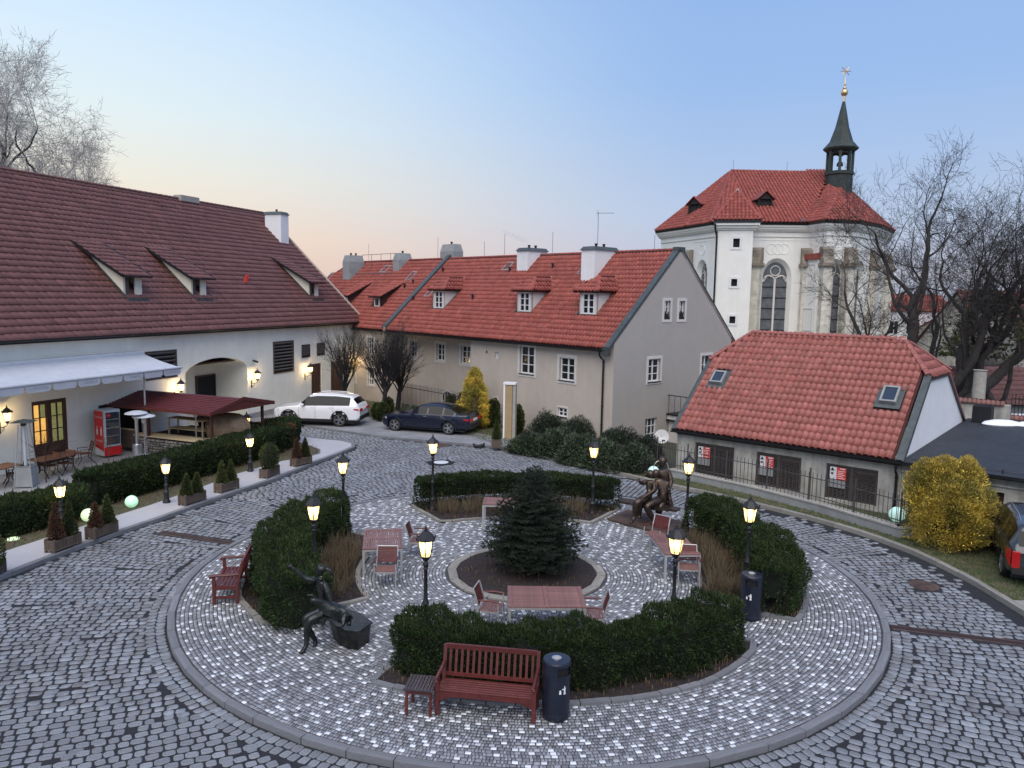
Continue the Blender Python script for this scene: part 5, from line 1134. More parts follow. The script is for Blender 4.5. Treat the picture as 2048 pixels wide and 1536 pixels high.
def hedge(name, label, path, hw, h, n, group=None, ln=.075, wd=.011, mat='yew', z0=.02, lump=.07, gaps=0.):
    P = np.array(path, float); seg = np.diff(P, axis=0); sl_ = np.linalg.norm(seg, axis=1); cum = np.r_[0, np.cumsum(sl_)]; tot = cum[-1]
    cen = P.mean(0); t = thing(name, label, 'hedge', (cen[0], cen[1], z0), 0, group)
    s = RNG.random(n)*(tot+2*hw)-hw; sc_ = np.clip(s, 0, tot-1e-6); i = np.clip(np.searchsorted(cum, sc_, 'right')-1, 0, len(seg)-1)
    d = seg[i]/sl_[i][:, None]; nrm = np.c_[-d[:, 1], d[:, 0]]; base = P[i]+d*(sc_-cum[i])[:, None]
    over = np.where(s < 0, s, np.where(s > tot, s-tot, 0))/hw
    # cross-section: two sides and a rounded top
    u = RNG.random(n)*(2*h+2*hw*1.25); ang = np.zeros(n); X = np.zeros(n); Z = np.zeros(n); NX = np.zeros(n); NZ = np.zeros(n)
    a = u < h; X[a] = -1; Z[a] = u[a]/h; NX[a] = -1
    b = (u >= h) & (u < 2*h); X[b] = 1; Z[b] = (u[b]-h)/h; NX[b] = 1
    c = u >= 2*h; X[c] = (u[c]-2*h)/(2.5*hw)*2-1; Z[c] = 1; NZ[c] = 1; NX[c] = X[c]**3
    rnd_ = (Z > .82) & ~c; k = (Z-.82)/.18; NZ = np.where(rnd_, k, NZ); X = np.where(rnd_, X*(1-.16*k**2), X); Z = Z*(1-.05*np.where(c, np.abs(X)**4, 0))
    shrink = np.sqrt(np.clip(1-over**2, 0, 1)); XX = X*hw*shrink
    taper = .90+.10*np.clip(Z*1.6, 0, 1)
    Q = np.c_[base+nrm*(XX*taper)[:, None]+d*(over*hw)[:, None], Z*h]
    Nn = unit(np.c_[nrm*(NX*shrink)[:, None]+d*over[:, None], NZ+.12])
    Q += Nn*(lumpy(Q, lump, 1.6))[:, None]-Nn*(RNG.random(n)**2*.10)[:, None]
    Q[:, 2] = np.maximum(Q[:, 2], .03)
    if gaps:
        k = ~((Q[:, 2] < h*.55) & (lumpy(Q, 1, 2.3) > .35) & (RNG.random(n) < gaps)); Q, Nn = Q[k], Nn[k]
    Q[:, :2] -= cen
    Nn[:, 2] += .45*(Q[:, 2] > h*.8); leafmesh('foliage', Q, Nn, ln, wd, mat, t)
    kq = (Q[:, 2] > h*.6) & (RNG.random(len(Q)) < .035); leafmesh('long_shoots', Q[kq], Nn[kq], ln*1.9, wd*1.1, mat, t, spread=.35, up=.5)
    m = MB(); prev = None     # solid core for opacity, the hedge's inner shade put into its dark colour
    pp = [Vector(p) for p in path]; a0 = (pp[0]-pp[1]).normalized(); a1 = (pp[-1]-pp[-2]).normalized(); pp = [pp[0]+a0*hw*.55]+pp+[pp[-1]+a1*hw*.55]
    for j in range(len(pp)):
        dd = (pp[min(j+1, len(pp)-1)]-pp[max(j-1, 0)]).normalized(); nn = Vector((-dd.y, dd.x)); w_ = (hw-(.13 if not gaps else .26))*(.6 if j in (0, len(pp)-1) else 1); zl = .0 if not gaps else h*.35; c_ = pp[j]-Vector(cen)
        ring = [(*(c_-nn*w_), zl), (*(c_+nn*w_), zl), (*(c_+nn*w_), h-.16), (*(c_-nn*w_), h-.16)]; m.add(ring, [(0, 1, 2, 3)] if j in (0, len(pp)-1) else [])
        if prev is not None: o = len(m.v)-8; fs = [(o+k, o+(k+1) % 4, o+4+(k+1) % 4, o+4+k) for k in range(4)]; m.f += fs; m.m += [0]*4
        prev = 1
    m.build('inner_core', 'yew_core', t)
    b = MB()
    for j in range(int(tot/.32)):
        s_ = (j+.5)*.32; ii = min(int(np.searchsorted(cum, s_, 'right')-1), len(seg)-1); q = P[ii]+seg[ii]/sl_[ii]*(s_-cum[ii])-cen
        for r_ in range(2): x, y = q+RNG.normal(0, .12, 2); b.tube([(x, y, 0), (x+random.uniform(-.1, .1), y+random.uniform(-.1, .1), h*.6)], .014, 4, cap=False)
    b.build('stems', 'bark_dark', t)['kind'] = 'stuff'
    return t
def arcp(r0, r1, t0, t1, n=14): return arc(r0, r1, t0, t1, n)
GI = 'clipped yew hedges on the round plaza'
hedge('hedge', 'curved yew hedge nearest the camera, behind the red bench', arcp(5.62, 5.62, -113, -47, 18), .50, .92, 62000, GI, lump=.12)
hedge('hedge', 'curved yew hedge on the left side of the plaza beside the small red bench', arcp(5.9, 6.35, -147, -204, 16), .64, 1.10, 60000, GI, lump=.13)
hedge('hedge', 'curved yew hedge on the right side of the plaza by the blue litter bin', arcp(6.0, 6.3, -21, 31, 16), .57, 1.08, 60000, GI, lump=.13, gaps=.5)
hedge('hedge', 'low clipped yew hedge at the back of the plaza behind the spruce', arcp(6.75, 6.75, 118, 66, 16), .50, .95, 36000, GI, ln=.07, wd=.016, lump=.06, gaps=.75)
GW = 'clipped yew hedges along the sidewalk'
hedge('hedge', 'shorter yew hedge at the left edge along the sidewalk', [(-17.3, 15.0), (-15.9, 19.4), (-14.9, 21.3), (-13.75, 23.1)], .72, .88, 42000, GW, ln=.09, wd=.019, lump=.06)
hedge('hedge', 'long yew hedge between the terrace and the sidewalk planters', [(-13.75, 25.2), (-12.6, 28.2), (-11.6, 31.), (-10.7, 33.8), (-10.9, 36.2)], .78, .98, 62000, GW, ln=.09, wd=.021, lump=.05)
# dry perennials, grass
def blades(name, P, ln, wd, mat, parent=None, spread=.3, kind='stuff'):
    Nn = np.tile([0, 0, 1.], (len(P), 1)); V, F = shoots(P, Nn, ln, wd, spread, 0); o = link(name, npmesh(name, V, F, [mat], None, RNG.random(len(F))), parent); 
    if kind: o['kind'] = kind
    return o
def inside(poly, n):
    P = np.array(poly); lo, hi = P.min(0), P.max(0); q = lo+RNG.random((n*3, 2))*(hi-lo); q = q[inpoly(q, poly)][:n]; return q
def cl_pts(poly, n, k, r):
    c = inside(poly, k); i = RNG.integers(0, len(c), n); q = c[i]+RNG.normal(0, r, (n, 2)); return q[inpoly(q, poly)]
for nm, sec, nn_, k in (('left', arc(4.5, 4.4, 160, 205, 8)+arc(5.4, 5.5, 205, 160, 8), 3800, 60), ('right', arc(4.5, 4.9, -20, 30, 8)+arc(5.7, 5.7, 30, -20, 8), 4800, 70), ('top', arc(5.1, 5.1, 68, 118, 8)+arc(6.2, 6.2, 118, 68, 8), 4000, 50), ('bottom', arc(4.45, 4.45, -112, -46, 8)+arc(5.2, 5.2, -46, -112, 8), 3500, 60)):
    q = cl_pts(sec, nn_, k, .09); o = blades('dry_plants', np.c_[q, np.full(len(q), .03)], .46 if nm != 'bottom' else .36, .005, 'dry_grass', spread=.38)
    o['label'] = 'dry brown perennials in the %s plaza bed' % {'left': 'left', 'right': 'right', 'top': 'back', 'bottom': 'front'}[nm]
    c = inside(sec, 40); S = []
    m = MB()
    for x, y in c:
        h_ = random.uniform(.4, .8); p = Vector((x, y, .02))
        for _ in range(4):
            q_ = p+Vector((random.uniform(-.18, .18), random.uniform(-.18, .18), h_*random.uniform(.7, 1.1))); m.tube([p, q_], [.005, .003], 3, cap=False); m.sphere(q_, .014, 5, 3)
    o2 = m.build('dry_stalks', 'dead_leaf'); o2['kind'] = 'stuff'
q = inside(lawn_l, 26000); q = q[(q[:, 1] > 17)]
o = blades('grass', np.c_[q, np.zeros(len(q))], .06, .006, 'dry_grass', spread=.7); 
q = inside(verge, 70000); q = q[(q[:, 0] < 17)]
o = blades('grass', np.c_[q, np.full(len(q), -.01)], .075, .007, 'grass_blade', spread=.6)
q = inside([(-.4, 35.6), (5, 31), (7, 33.4), (5.2, 36), (.9, 40), (-9, 50), (-10.5, 45), (-4, 41)], 16000); blades('grass', np.c_[q, np.zeros(len(q))], .12, .012, 'grass_blade', spread=.7)
# fallen leaves on beds
def litter(name, P, z, mat, s=.035):
    n = len(P); T = mats2d(P[:, 0], P[:, 1], np.full(n, z)+RNG.random(n)*.02, RNG.random(n)*6.28, np.full(n, s)*RNG.uniform(.5, 1.2, n), np.full(n, s*.6), 1, 0, .5)
    scatter(name, [(-.5, 0, 0), (0, -.5, .1), (.5, 0, 0), (0, .5, .1)], [(np.array([[0, 1, 2, 3]]), 0)], T, [mat], None)
allb = np.vstack([inside(p, 1000) for p in ISL.values()]+[inside(arc(1.7, 1.7, 0, 350, 30), 260)]); litter('fallen_leaves', allb, .045, 'dead_leaf'); litter('fallen_leaves', inside(lawn_l, 900), .03, 'dead_leaf', .05)
k = inside(arc(8.2, 8.2, 0, 350, 36), 260); litter('fallen_leaves', k, .008, 'dead_leaf', .03)
# conifers in cone, column or cushion form
def conifer(name, label, loc, h, r, n, mat, core, cat='shrub', shape='cone', ln=.09, wd=.014, group=None, lump=.12, par=None, z0=0.):
    t = thing(name, label, cat, loc, random.random()*6, group) if par is None else par
    u = RNG.random(n); th = RNG.random(n)*2*PI
    if shape == 'cone': rad = r*(1-u)**.75*np.minimum(1, u*9+.45); u = 1-np.sqrt(1-u*.985) if False else u
    elif shape == 'oval': rad = r*np.sqrt(np.clip(1-((u-.42)/.60)**2, 0, 1))
    else: rad = r*np.clip(1-((u-.38)/.64)**2.0, 0, 1)**.40
    q = RNG.random(n) < (rad/r+.15); u, th, rad = u[q], th[q], rad[q]; Z = u*h; P = np.c_[rad*np.cos(th), rad*np.sin(th), Z+z0+.02]
    slope = r/h; Nn = unit(np.c_[np.cos(th), np.sin(th), np.full(len(u), slope*1.2)])
    P[:, :2] *= (1+lumpy(P+[hash(name) % 7, loc[0] % 5, 0], lump*1.6, 2.2/max(r, .3)*.8))[:, None]; P -= Nn*(RNG.random(len(P))**2*.25*r)[:, None]
    leafmesh('foliage', P, Nn, ln, wd, mat, t, spread=.45, up=.5, tris=2)
    m = MB(); prof = [(.02, z0+.02)]+[(max(.01, .72*(r*(1-k)**.75*min(1, k*9+.45) if shape == 'cone' else r*math.sqrt(max(0, 1-((k-.42)/.6)**2)))), z0+.03+k*h*.95) for k in (.0, .15, .3, .5, .7, .85, .97)]
    m.lathe(prof, (0, 0, 0), 10); m.build('inner_core', core, t); return t  # solid core blocks see-through, shade is in its dark colour
def plumes(name, label, loc, h, r, K, n, mat, shape, ln, wd, pl=.42):
    t = thing(name, label, 'tree', loc, 1.0); u = RNG.random(K)**.9; th = RNG.random(K)*2*PI
    rad = r*(np.sqrt(np.clip(1-((u-.36)/.66)**2, 0, 1)) if shape == 'oval' else (1-u)**.8*np.minimum(1, u*8+.5))
    C = np.c_[rad*np.cos(th)*.82, rad*np.sin(th)*.82, u*h*.90+.05]; Dn = unit(np.c_[np.cos(th)*(.9-u*.6), np.sin(th)*(.9-u*.6), .55+u]); Lp = pl*RNG.uniform(.6, 1.25, K)
    i = RNG.integers(0, K, n); q = RNG.random(n)**.8; sp = .16*np.sin(np.clip(q, .05, 1)*PI*.93)+.02; o = unit(RNG.normal(size=(n, 3)))*sp[:, None]*(pl/.42)
    P = C[i]+Dn[i]*(Lp[i]*q)[:, None]+o; Nn = unit(Dn[i]*1.1+o*3); P[:, 2] = np.maximum(P[:, 2], .03); V, F = shoots(P, Nn, ln, wd, .35, .1)
    pv = RNG.random(K); link('foliage', npmesh('foliage', V, F, [mat], None, np.clip(.55*q+.35*pv[i]+.1*RNG.random(n), 0, .999)), t)
    m = MB(); m.lathe([(.05, .05), (r*.62, h*.12), (r*.66, h*.4), (r*(.45 if shape == 'oval' else .3), h*.7), (.05, h*.88)], (0, 0, 0), 12); m.build('inner_core', 'gold_core', t); return t  # solid lathe core behind the plumes, coloured as their shaded depth
# golden thuja on the right verge
g = plumes('golden_thuja', 'big rounded golden yellow thuja on the right grass verge', (12.95, 22.2, 0), 2.12, .92, 105, 52000, 'gold', 'oval', .085, .015, .68)
m = MB(); m.tube([(0, 0, 0), (0, 0, 1.2)], [.10, .05], 7); m.build('trunk', 'bark', g)
g = plumes('golden_thuja', 'pointed golden thuja standing behind the dark blue car', (-2.0, 41.0, 0), 2.95, .95, 130, 26000, 'gold', 'cone', .12, .024)
m = MB(); m.tube([(0, 0, 0), (0, 0, 1.2)], [.08, .04], 7); m.build('trunk', 'bark', g)
for i, (px, py, h_) in enumerate(((903, 836, 1.35), (925, 838, 1.5), (943, 842, 1.15), (962, 850, 1.35), (986, 855, 1.5), (1034, 868, 1.5), (775, 838, 1.2), (765, 842, 1.0), (757, 838, .9))):
    p = G(px, py); conifer('dwarf_thuja', 'dark green columnar thuja behind the cars, ' + ['first', 'second', 'third', 'fourth', 'fifth', 'sixth', 'seventh', 'eighth', 'ninth'][i]+' in the row' if i < 5 else ['dark columnar thuja just right of the tall advertising pillar', 'dark columnar thuja in front of the larger pollard trunk', 'smaller dark thuja left of the pollard trunk', 'smallest dark thuja by the pollard trunk'][i-5], p, h_, .33, 2600, 'cypress', 'yew_core', 'shrub', 'oval', .11, .026, 'small dark thujas near the house wall')
# spruce in the middle
def spruce(loc, h):
    t = thing('spruce', 'dense dark spruce growing in the round bed in the middle of the plaza', 'tree', loc)
    m = MB(); m.tube([(0, 0, 0), (0, 0, h*.5), (0.02, 0, h)], [.07, .045, .008], 7); m.build('trunk', 'bark', t)
    P0 = []; D0 = []; tw = MB(); z = .22
    while z < h-.05:
        f = 1-z/h; R = .10+1.36*(f**.62 if f > .55 else f**.80*1.10); R = min(R, 1.28 if z > .5 else .95+z*.5); nb = max(5, int(6+18*f)); a0 = random.random()*6
        for k in range(nb):
            a = a0+2*PI*k/nb+random.uniform(-.15, .15); L = R*random.uniform(.80, 1.08); up = .10+.55*(z/h)
            p = Vector((0, 0, z+random.uniform(-.05, .05))); pr = p; ns_ = max(3, int(L/.14)); pts_ = [p]
            for s in range(1, ns_+1):
                q = s/ns_; pts_.append(p+Vector((math.cos(a)*L*q, math.sin(a)*L*q, L*(up*q-.22*q*q+.12*q**3))))
            tw.tube(pts_, [.013*(1-q/ns_)+.003 for q in range(ns_+1)], 3, cap=False)
            side = Vector((-math.sin(a), math.cos(a), 0)); dirv = Vector((math.cos(a), math.sin(a), .1))
            for s in range(1, ns_+1):
                q = s/ns_; c = pts_[s]; sl_ = L*.42*(1.08-q)+.05
                for sg in (-1, 1):
                    e = c+side*sg*sl_*random.uniform(.7, 1.1)+dirv*sl_*.55+Vector((0, 0, random.uniform(-.04, .05)))
                    tw.tube([c, e], [.006, .003], 3, cap=False); nn_ = int(6+sl_*55)
                    for w in range(nn_): r_ = (w+random.random())/nn_; P0.append(c.lerp(e, r_)); D0.append((e-c).normalized())
            for w in range(int(L*34)): r_ = random.uniform(.15, 1); i0 = min(int(r_*ns_), ns_-1); P0.append(pts_[i0].lerp(pts_[i0+1], r_*ns_-i0)); D0.append((pts_[i0+1]-pts_[i0]).normalized())
        z += .105+.05*(z/h)
    tw.build('branch', 'bark', t)
    P = np.array([tuple(p) for p in P0]); Dd = np.array([tuple(p) for p in D0]); P = np.repeat(P, 5, 0); Dd = np.repeat(Dd, 5, 0)
    V, F = shoots(P, Dd*.9, .048, .0045, .55, .35); o = link('needles', npmesh('needles', V, F, ['spruce'], None, RNG.random(len(F))), t)
spruce((.62, 19.25, .04), 2.62)
# bare deciduous trees
def bare(name, label, loc, segs_fn, mats=('bark', 'bark'), cat='tree', group=None, minr=.004):
    t = thing(name, label, cat, loc, 0, group); S = segs_fn(); S = [s for s in S if s[2] > minr*.5]
    for nm, sel, nsd in (('trunk', [s for s in S if s[2] >= .055], 7), ('crown', [s for s in S if s[2] < .055], 3)):
        if not sel: continue
        A = np.array([tuple(s[0]) for s in sel]); B = np.array([tuple(s[1]) for s in sel]); ra = np.array([s[2] for s in sel]); rb = np.array([s[3] for s in sel])
        d = unit(B-A); ref = np.where(np.abs(d[:, 2:3]) < .9, [[0, 0, 1.]], [[1., 0, 0]]); a = unit(np.cross(d, ref)); b = np.cross(d, a); an = 2*PI*np.arange(nsd)/nsd
        ring = a[:, None]*np.cos(an)[None, :, None]+b[:, None]*np.sin(an)[None, :, None]
        V = np.concatenate([A[:, None]-d[:, None]*ra[:, None, None]*.3+ring*ra[:, None, None], B[:, None]+ring*rb[:, None, None]], 1).reshape(-1, 3)
        f = np.array([[k, (k+1) % nsd, nsd+(k+1) % nsd, nsd+k] for k in range(nsd)]); F = (f[None]+(np.arange(len(sel))*2*nsd)[:, None, None]).reshape(-1, 4)
        link(nm, npmesh(nm, V, F, [mats[0] if nm == 'trunk' else mats[1]], smooth=True), t)
    return t
def grow(p, d, L, r, lev, S, rg, maxlev=6, kids=(3, 5), ang=.65, grav=.0, wob=.16, shr=.66, rs=.58, minL=.12, upb=.10, rmin=.004):
    n = max(3, int(L/.22)) if lev < 2 else max(2, int(L/.25)); sl_ = L/n; pts_ = [p]; rad = r; end = r*(.62 if lev == 0 else .45)
    for i in range(n):
        d = (d+Vector((rg.gauss(0, wob), rg.gauss(0, wob), rg.gauss(0, wob)+upb-grav))).normalized(); q = p+d*sl_; r2 = r+(end-r)*(i+1)/n; S.append((p, q, rad, r2)); p = q; rad = r2; pts_.append((p.copy(), d.copy(), r2))
    if lev >= maxlev or L < minL: return
    k = rg.randint(*kids)
    for j in range(k):
        u = rg.uniform(.35 if lev else .5, 1.0) if j < k-1 else 1.0; i = min(len(pts_)-1, max(1, int(u*n))); pp, dd, r0 = pts_[i]
        ax = dd.cross(Vector((rg.gauss(0, 1), rg.gauss(0, 1), rg.gauss(0, 1)))).normalized(); nd = Matrix.Rotation(rg.uniform(.5, 1.2)*ang*(.5 if j == k-1 else 1), 3, ax) @ dd
        grow(pp, nd, L*shr*rg.uniform(.75, 1.15), min(r0*.92, max(r0*rs*rg.uniform(.8, 1.2), rmin)) if j < k-1 else max(rmin, r0*.85), lev+1, S, rg, maxlev, kids, ang, grav, wob, shr, rs, minL, upb if lev < 2 else upb*.5, rmin)
def big_tree(seed, stems, L, r, dn=0, **k):
    def f():
        rg = random.Random(seed); S = [(Vector((0, 0, -dn)), Vector((0, 0, .1)), r*1.1, r)] if dn else []
        for (dx, dy, x, y, rr_, ll) in stems: grow(Vector((x, y, 0)), Vector((dx, dy, 1)).normalized(), L*ll, r*rr_, 0, S, rg, **k)
        return S
    return f
tr = D(1838, 705, 45)
bare('bare_tree', 'big bare many-stemmed tree beyond the right outbuilding', (tr.x, tr.y, -.5), big_tree(11, [(0, 0, 0, 0, 1.0, 1.0), (.10, 0, .9, .2, .75, .95), (.32, .1, 1.6, .3, .95, .95), (-.42, -.1, -.3, 0, .6, .8), (.5, 0, 2.0, .5, .65, .9)], 8.3, .40, maxlev=6, kids=(3, 5), ang=.88, wob=.12, shr=.61, rs=.50, upb=.045, rmin=.010))
tr = D(1905, 700, 49)
bare('bare_tree', 'bare tree right of the big many-stemmed tree', (tr.x, tr.y, -.5), big_tree(23, [(.1, 0, 0, 0, 1, 1), (.5, 0, .5, 0, .8, .9), (-.3, 0, 0, 0, .6, .9)], 7.2, .36, maxlev=6, kids=(3, 5), ang=.88, wob=.12, shr=.61, rs=.50, upb=.045, rmin=.010))
tr = D(2060, 690, 44)
bare('bare_tree', 'bare tree whose boughs reach in from the right edge', (tr.x, tr.y, -.5), big_tree(5, [(-.6, 0, 0, 0, .8, 1), (-1.3, 0, 0, 0, .55, .9), (.1, 0, 0, 0, 1, 1)], 6.9, .30, maxlev=6, kids=(3, 5), ang=.88, wob=.13, shr=.60, rs=.5, upb=.04, rmin=.011))
# ivy clad evergreen mass and reddish thicket behind those trees
def bush(name, label, loc, rx, ry, rz, n, mat, cat='shrub', ln=.14, wd=.03, group=None, core='yew_core', spread=.8, up=.2):
    t = thing(name, label, cat, loc, 0, group); k = RNG.normal(size=(n, 3)); k = unit(k); k[:, 2] = np.abs(k[:, 2])*1.15-.12; rr_ = .62+.38*RNG.random((n, 1))**.5
    P = k*rr_*[rx, ry, rz]; P *= (1+lumpy(P+[loc[0], loc[1], 0], .16, 2.5/max(rx, ry)))[:, None]; P[:, 2] = np.maximum(P[:, 2], .03)
    leafmesh('foliage', P, unit(k+[0, 0, .1]), ln, wd, mat, t, spread=spread, up=up)
    m = MB(); m.sphere((0, 0, rz*.25), (rx*.62, ry*.62, rz*.52), 12, 8); m.build('inner_core', core, t); return t  # solid core for opacity under the leaves, dark core tones carry the shade
# planting between kerb and house: leaning junipers and ivy
rg_ = random.Random(4)
for i, (px, py, rx, rz, mt) in enumerate(((1065, 905, 1.1, .9, 'shrub'), (1120, 912, 1.3, 1.35, 'shrub'), (1165, 925, 1.2, 1.3, 'shrub'), (1215, 935, 1.25, 1.25, 'shrub'), (1270, 943, 1.0, 1.15, 'shrub'), (1095, 880, 1.0, 1.5, 'spruce'), (1150, 890, 1.1, 1.45, 'spruce'), (1240, 905, 1.1, 1.3, 'spruce'), (1290, 925, .8, 1.25, 'spruce'))):
    p = G(px, py); bush('juniper_bush', ['low leafy bush next to the tall advertising pillar', 'spreading bush with pale stems left of the back right lantern', 'leafy bush just behind the back right lantern', 'leafy bush right of the back right lantern', 'leafy bush nearest the three-figure statue', 'tall blue-green juniper against the beige wall, left one', 'tall blue-green juniper below the small square window', 'blue-green juniper beside the drainpipe', 'blue-green juniper under the satellite dish'][i], (p.x, p.y+.3, 0), rx, .8, rz*.80, 7500, mt, ln=.15, wd=.024 if mt == 'shrub' else .012, group='bushes between the far kerb and the house', spread=.9)
bush('low_bush', 'dark rose bush between the golden thuja and the grey car', (14.2, 22.6, 0), .8, .55, .75, 5000, 'shrub', ln=.10, wd=.03)
bush('low_bush', 'low evergreen shrub under the pollard trees left of the blue car', (-5.4, 42.8, 0), 2.2, .9, .65, 7000, 'shrub', ln=.12, wd=.03)
bush('thicket', 'reddish brown thicket of twigs at the right edge behind the trees', (D(2040, 700, 56).x, 56, -2), 4.2, 3, 5.0, 6000, 'cypress_brown', 'thicket', ln=.5, wd=.02, core='bark_glare', spread=1.2)
bush('evergreen_tree', 'dark ivy clad evergreen behind the bare trees at right', (D(1985, 620, 60).x, 60, 3), 3.0, 2.6, 4.6, 3600, 'cypress', 'tree', ln=.4, wd=.08, core='bark_glare')
if 0: bush('thicket', 'dark tangle of low branches in front of the long red roof', (D(1900, 740, 44).x, 42.5, -1), 4.5, 1.2, 4.6, 3500, 'bark_dark', 'thicket', ln=.7, wd=.010, core='bark_glare', spread=1.5)
# pollarded trees by the parked cars
def poll(seed, h0, R, n, hh):
    def f():
        rg = random.Random(seed); S = []; p = Vector((0, 0, 0)); 
        for i in range(5): q = p+Vector((rg.uniform(-.04, .04), rg.uniform(-.04, .04), h0/5)); S.append((p, q, .17-.012*i, .158-.012*i)); p = q
        for k in range(n):
            a = 2*PI*k/n+rg.uniform(-.3, .3); t_ = rg.uniform(.15, 1.0); b = p-Vector((0, 0, rg.uniform(0, h0*.35)))
            grow(b, Vector((math.cos(a)*t_, math.sin(a)*t_, 1.1)).normalized(), hh*rg.uniform(.55, .8), .055*rg.uniform(.7, 1.1), 2, S, rg, maxlev=5, kids=(4, 6), ang=.5, wob=.09, shr=.62, rs=.5, minL=.1, upb=.10)
        return S
    return f
p = G(692, 838); bare('pollard_tree', 'smaller bare pollard tree behind the white car', (D(692, 780, 43.5).x, 43.5, 0), poll(3, 2.0, 1.2, 18, 2.7), ('bark_dark', 'bark_dark'), group='bare pollard trees beside the barn')
bare('pollard_tree', 'larger bare pollard tree with a thick trunk between the two parked cars', (D(772, 780, 43.0).x, 43.0, 0), poll(8, 1.9, 1.5, 26, 2.9), ('bark_dark', 'bark_dark'), group='bare pollard trees beside the barn')
bare('pollard_tree', 'slim bare pollard tree close behind the larger one', (D(795, 780, 44.5).x, 44.5, 0), poll(15, 1.7, 1.3, 18, 2.4), ('bark_dark', 'bark_dark'), group='bare pollard trees beside the barn')
# bare trees behind the barn, sky glare put into their pale twig colour
for i, (px, dep, sc_, seed, mt, lean) in enumerate(((-58, 62, 1.0, 31, 'bark', .05), (50, 75, 1.1, 37, 'bark_glare', 0), (150, 78, 1.05, 41, 'bark_glare', 0), (215, 80, .95, 47, 'bark_glare', .05))):
    p = D(px, 400, dep); bare('bare_tree', ['tall dark bare tree at the left edge behind the barn', 'pale bare tree behind the barn roof, first from the left', 'pale bare tree behind the barn roof in the middle of three', 'pale bare tree behind the barn roof nearest the sky glow'][i], (p.x, p.y, 10 if i == 0 else 7.8), big_tree(seed, [(lean, 0, 0, 0, 1, 1), (.5, .1, 0, 0, .7, .9), (-.4, .1, 0, 0, .7, .9)], 8.3 if i == 0 else 6.0*sc_, .30, dn=10, maxlev=6 if i == 0 else 5, kids=(4, 5) if i == 0 else (5, 6), ang=1.0, wob=.13, shr=.64, rs=.5, upb=.04, rmin=.016), (mt, 'bark_glare'), group=None)
# little trees on the terrace
for i, (px, py, h_) in enumerate(((93, 965, 2.0), (218, 940, 1.7))):
    p = G(px, py)
    def f(h_=h_, i=i):
        rg = random.Random(60+i); S = [(Vector((0, 0, 0)), Vector((.03, 0, h_*.5)), .022, .02)]
        for k in range(14 if i == 0 else 6): grow(Vector((.03, 0, h_*.5)), Vector((rg.uniform(-1, 1), rg.uniform(-1, 1), .8)).normalized(), h_*.3, .010, 3, S, rg, maxlev=5, kids=(3, 4), ang=.8, wob=.2, minL=.05, upb=0)
        return S
    bare('sapling', ['thin bare sapling with a twiggy head in front of the terrace table', 'thin bare sapling stake right of the drinks fridge'][i], p, f, ('oat', 'cypress_brown'), 'sapling', minr=.002)
# ------------------------------------------------------------------ lanterns
def lantern(parent, z, s=1.0, x=0., y=0., glow='lamp_glow', power=9., part='lantern'):
    """six-sided lantern, z = underside of the cup; total height about .72*s"""
    m = MB(); c = (x, y, z)
    m.lathe([(.03*s, 0), (.065*s, .03*s), (.10*s, .09*s), (.105*s, .11*s)], c, 6)
    for k in range(6):
        t = 2*PI*k/6; m.tube([(x+.10*s*math.cos(t), y+.10*s*math.sin(t), z+.10*s), (x+.165*s*math.cos(t), y+.165*s*math.sin(t), z+.44*s)], .011*s, 4)
    cage = m.build(part, 'iron', parent)
    m = MB(); m.lathe([(.165*s, .43*s), (.205*s, .44*s), (.205*s, .455*s), (.17*s, .50*s), (.10*s, .585*s), (.05*s, .62*s), (.05*s, .64*s)], c, 6)
    m.lathe([(.05*s, .64*s), (.022*s, .65*s), (.02*s, .67*s), (.035*s, .69*s), (.012*s, .715*s), (.004*s, .76*s)], c, 8)
    for k in range(6): t = 2*PI*k/6; m.beam((x+.19*s*math.cos(t), y+.19*s*math.sin(t), z+.44*s), (x+.215*s*math.cos(t), y+.215*s*math.sin(t), z+.51*s), .02*s, .02*s)
    m.build('hood', 'iron', cage)
    for k in range(6):
        t0, t1 = 2*PI*k/6, 2*PI*(k+1)/6; m = MB(); r0, r1 = .098*s, .160*s
        m.add([(x+r0*math.cos(t0), y+r0*math.sin(t0), z+.11*s), (x+r0*math.cos(t1), y+r0*math.sin(t1), z+.11*s), (x+r1*math.cos(t1), y+r1*math.sin(t1), z+.435*s), (x+r1*math.cos(t0), y+r1*math.sin(t0), z+.435*s)], [(0, 1, 2, 3)])
        m.build('glass', 'lamp_glass', cage)
    m = MB(); m.sphere((x, y, z+.33*s), (.05*s, .05*s, .065*s), 10, 8); m.build('bulb', glow, cage, smooth=True)
    ld = bpy.data.lights.new('lamp_light', 'POINT'); ld.energy = power; ld.color = (1, .70, .34); ld.shadow_soft_size = .07*s; lo = bpy.data.objects.new('lamp_light', ld); COL.objects.link(lo); lo.parent = parent; lo.location = (x, y, z+.27*s)
for mn in ('lamp_glass',):
    b = MATS[mn].node_tree.nodes['Principled BSDF']; b.inputs['Alpha'].default_value = .42
def lamp_post(label, loc, H=2.55, group=None, power=16.):
    t = thing('lamp_post', label, 'street lamp', loc, random.random(), group); zl = H-.76; m = MB()
    m.lathe([(.125, 0), (.125, .05), (.10, .09), (.085, .14), (.085, .34), (.105, .37), (.07, .42), (.055, .46), (.055, min(.95, H*.35)), (.075, min(.98, H*.36)), (.06, min(1.02, H*.38)), (.042, min(1.06, H*.40)), (.036, zl-.17), (.052, zl-.15), (.04, zl-.12), (.058, zl-.08), (.058, zl-.04), (.03, zl)], (0, 0, 0), 12)
    m.build('post', 'iron', t, smooth=True); lantern(t, zl, 1.0, power=power)
    return t
GL = 'black lantern posts around the round plaza'
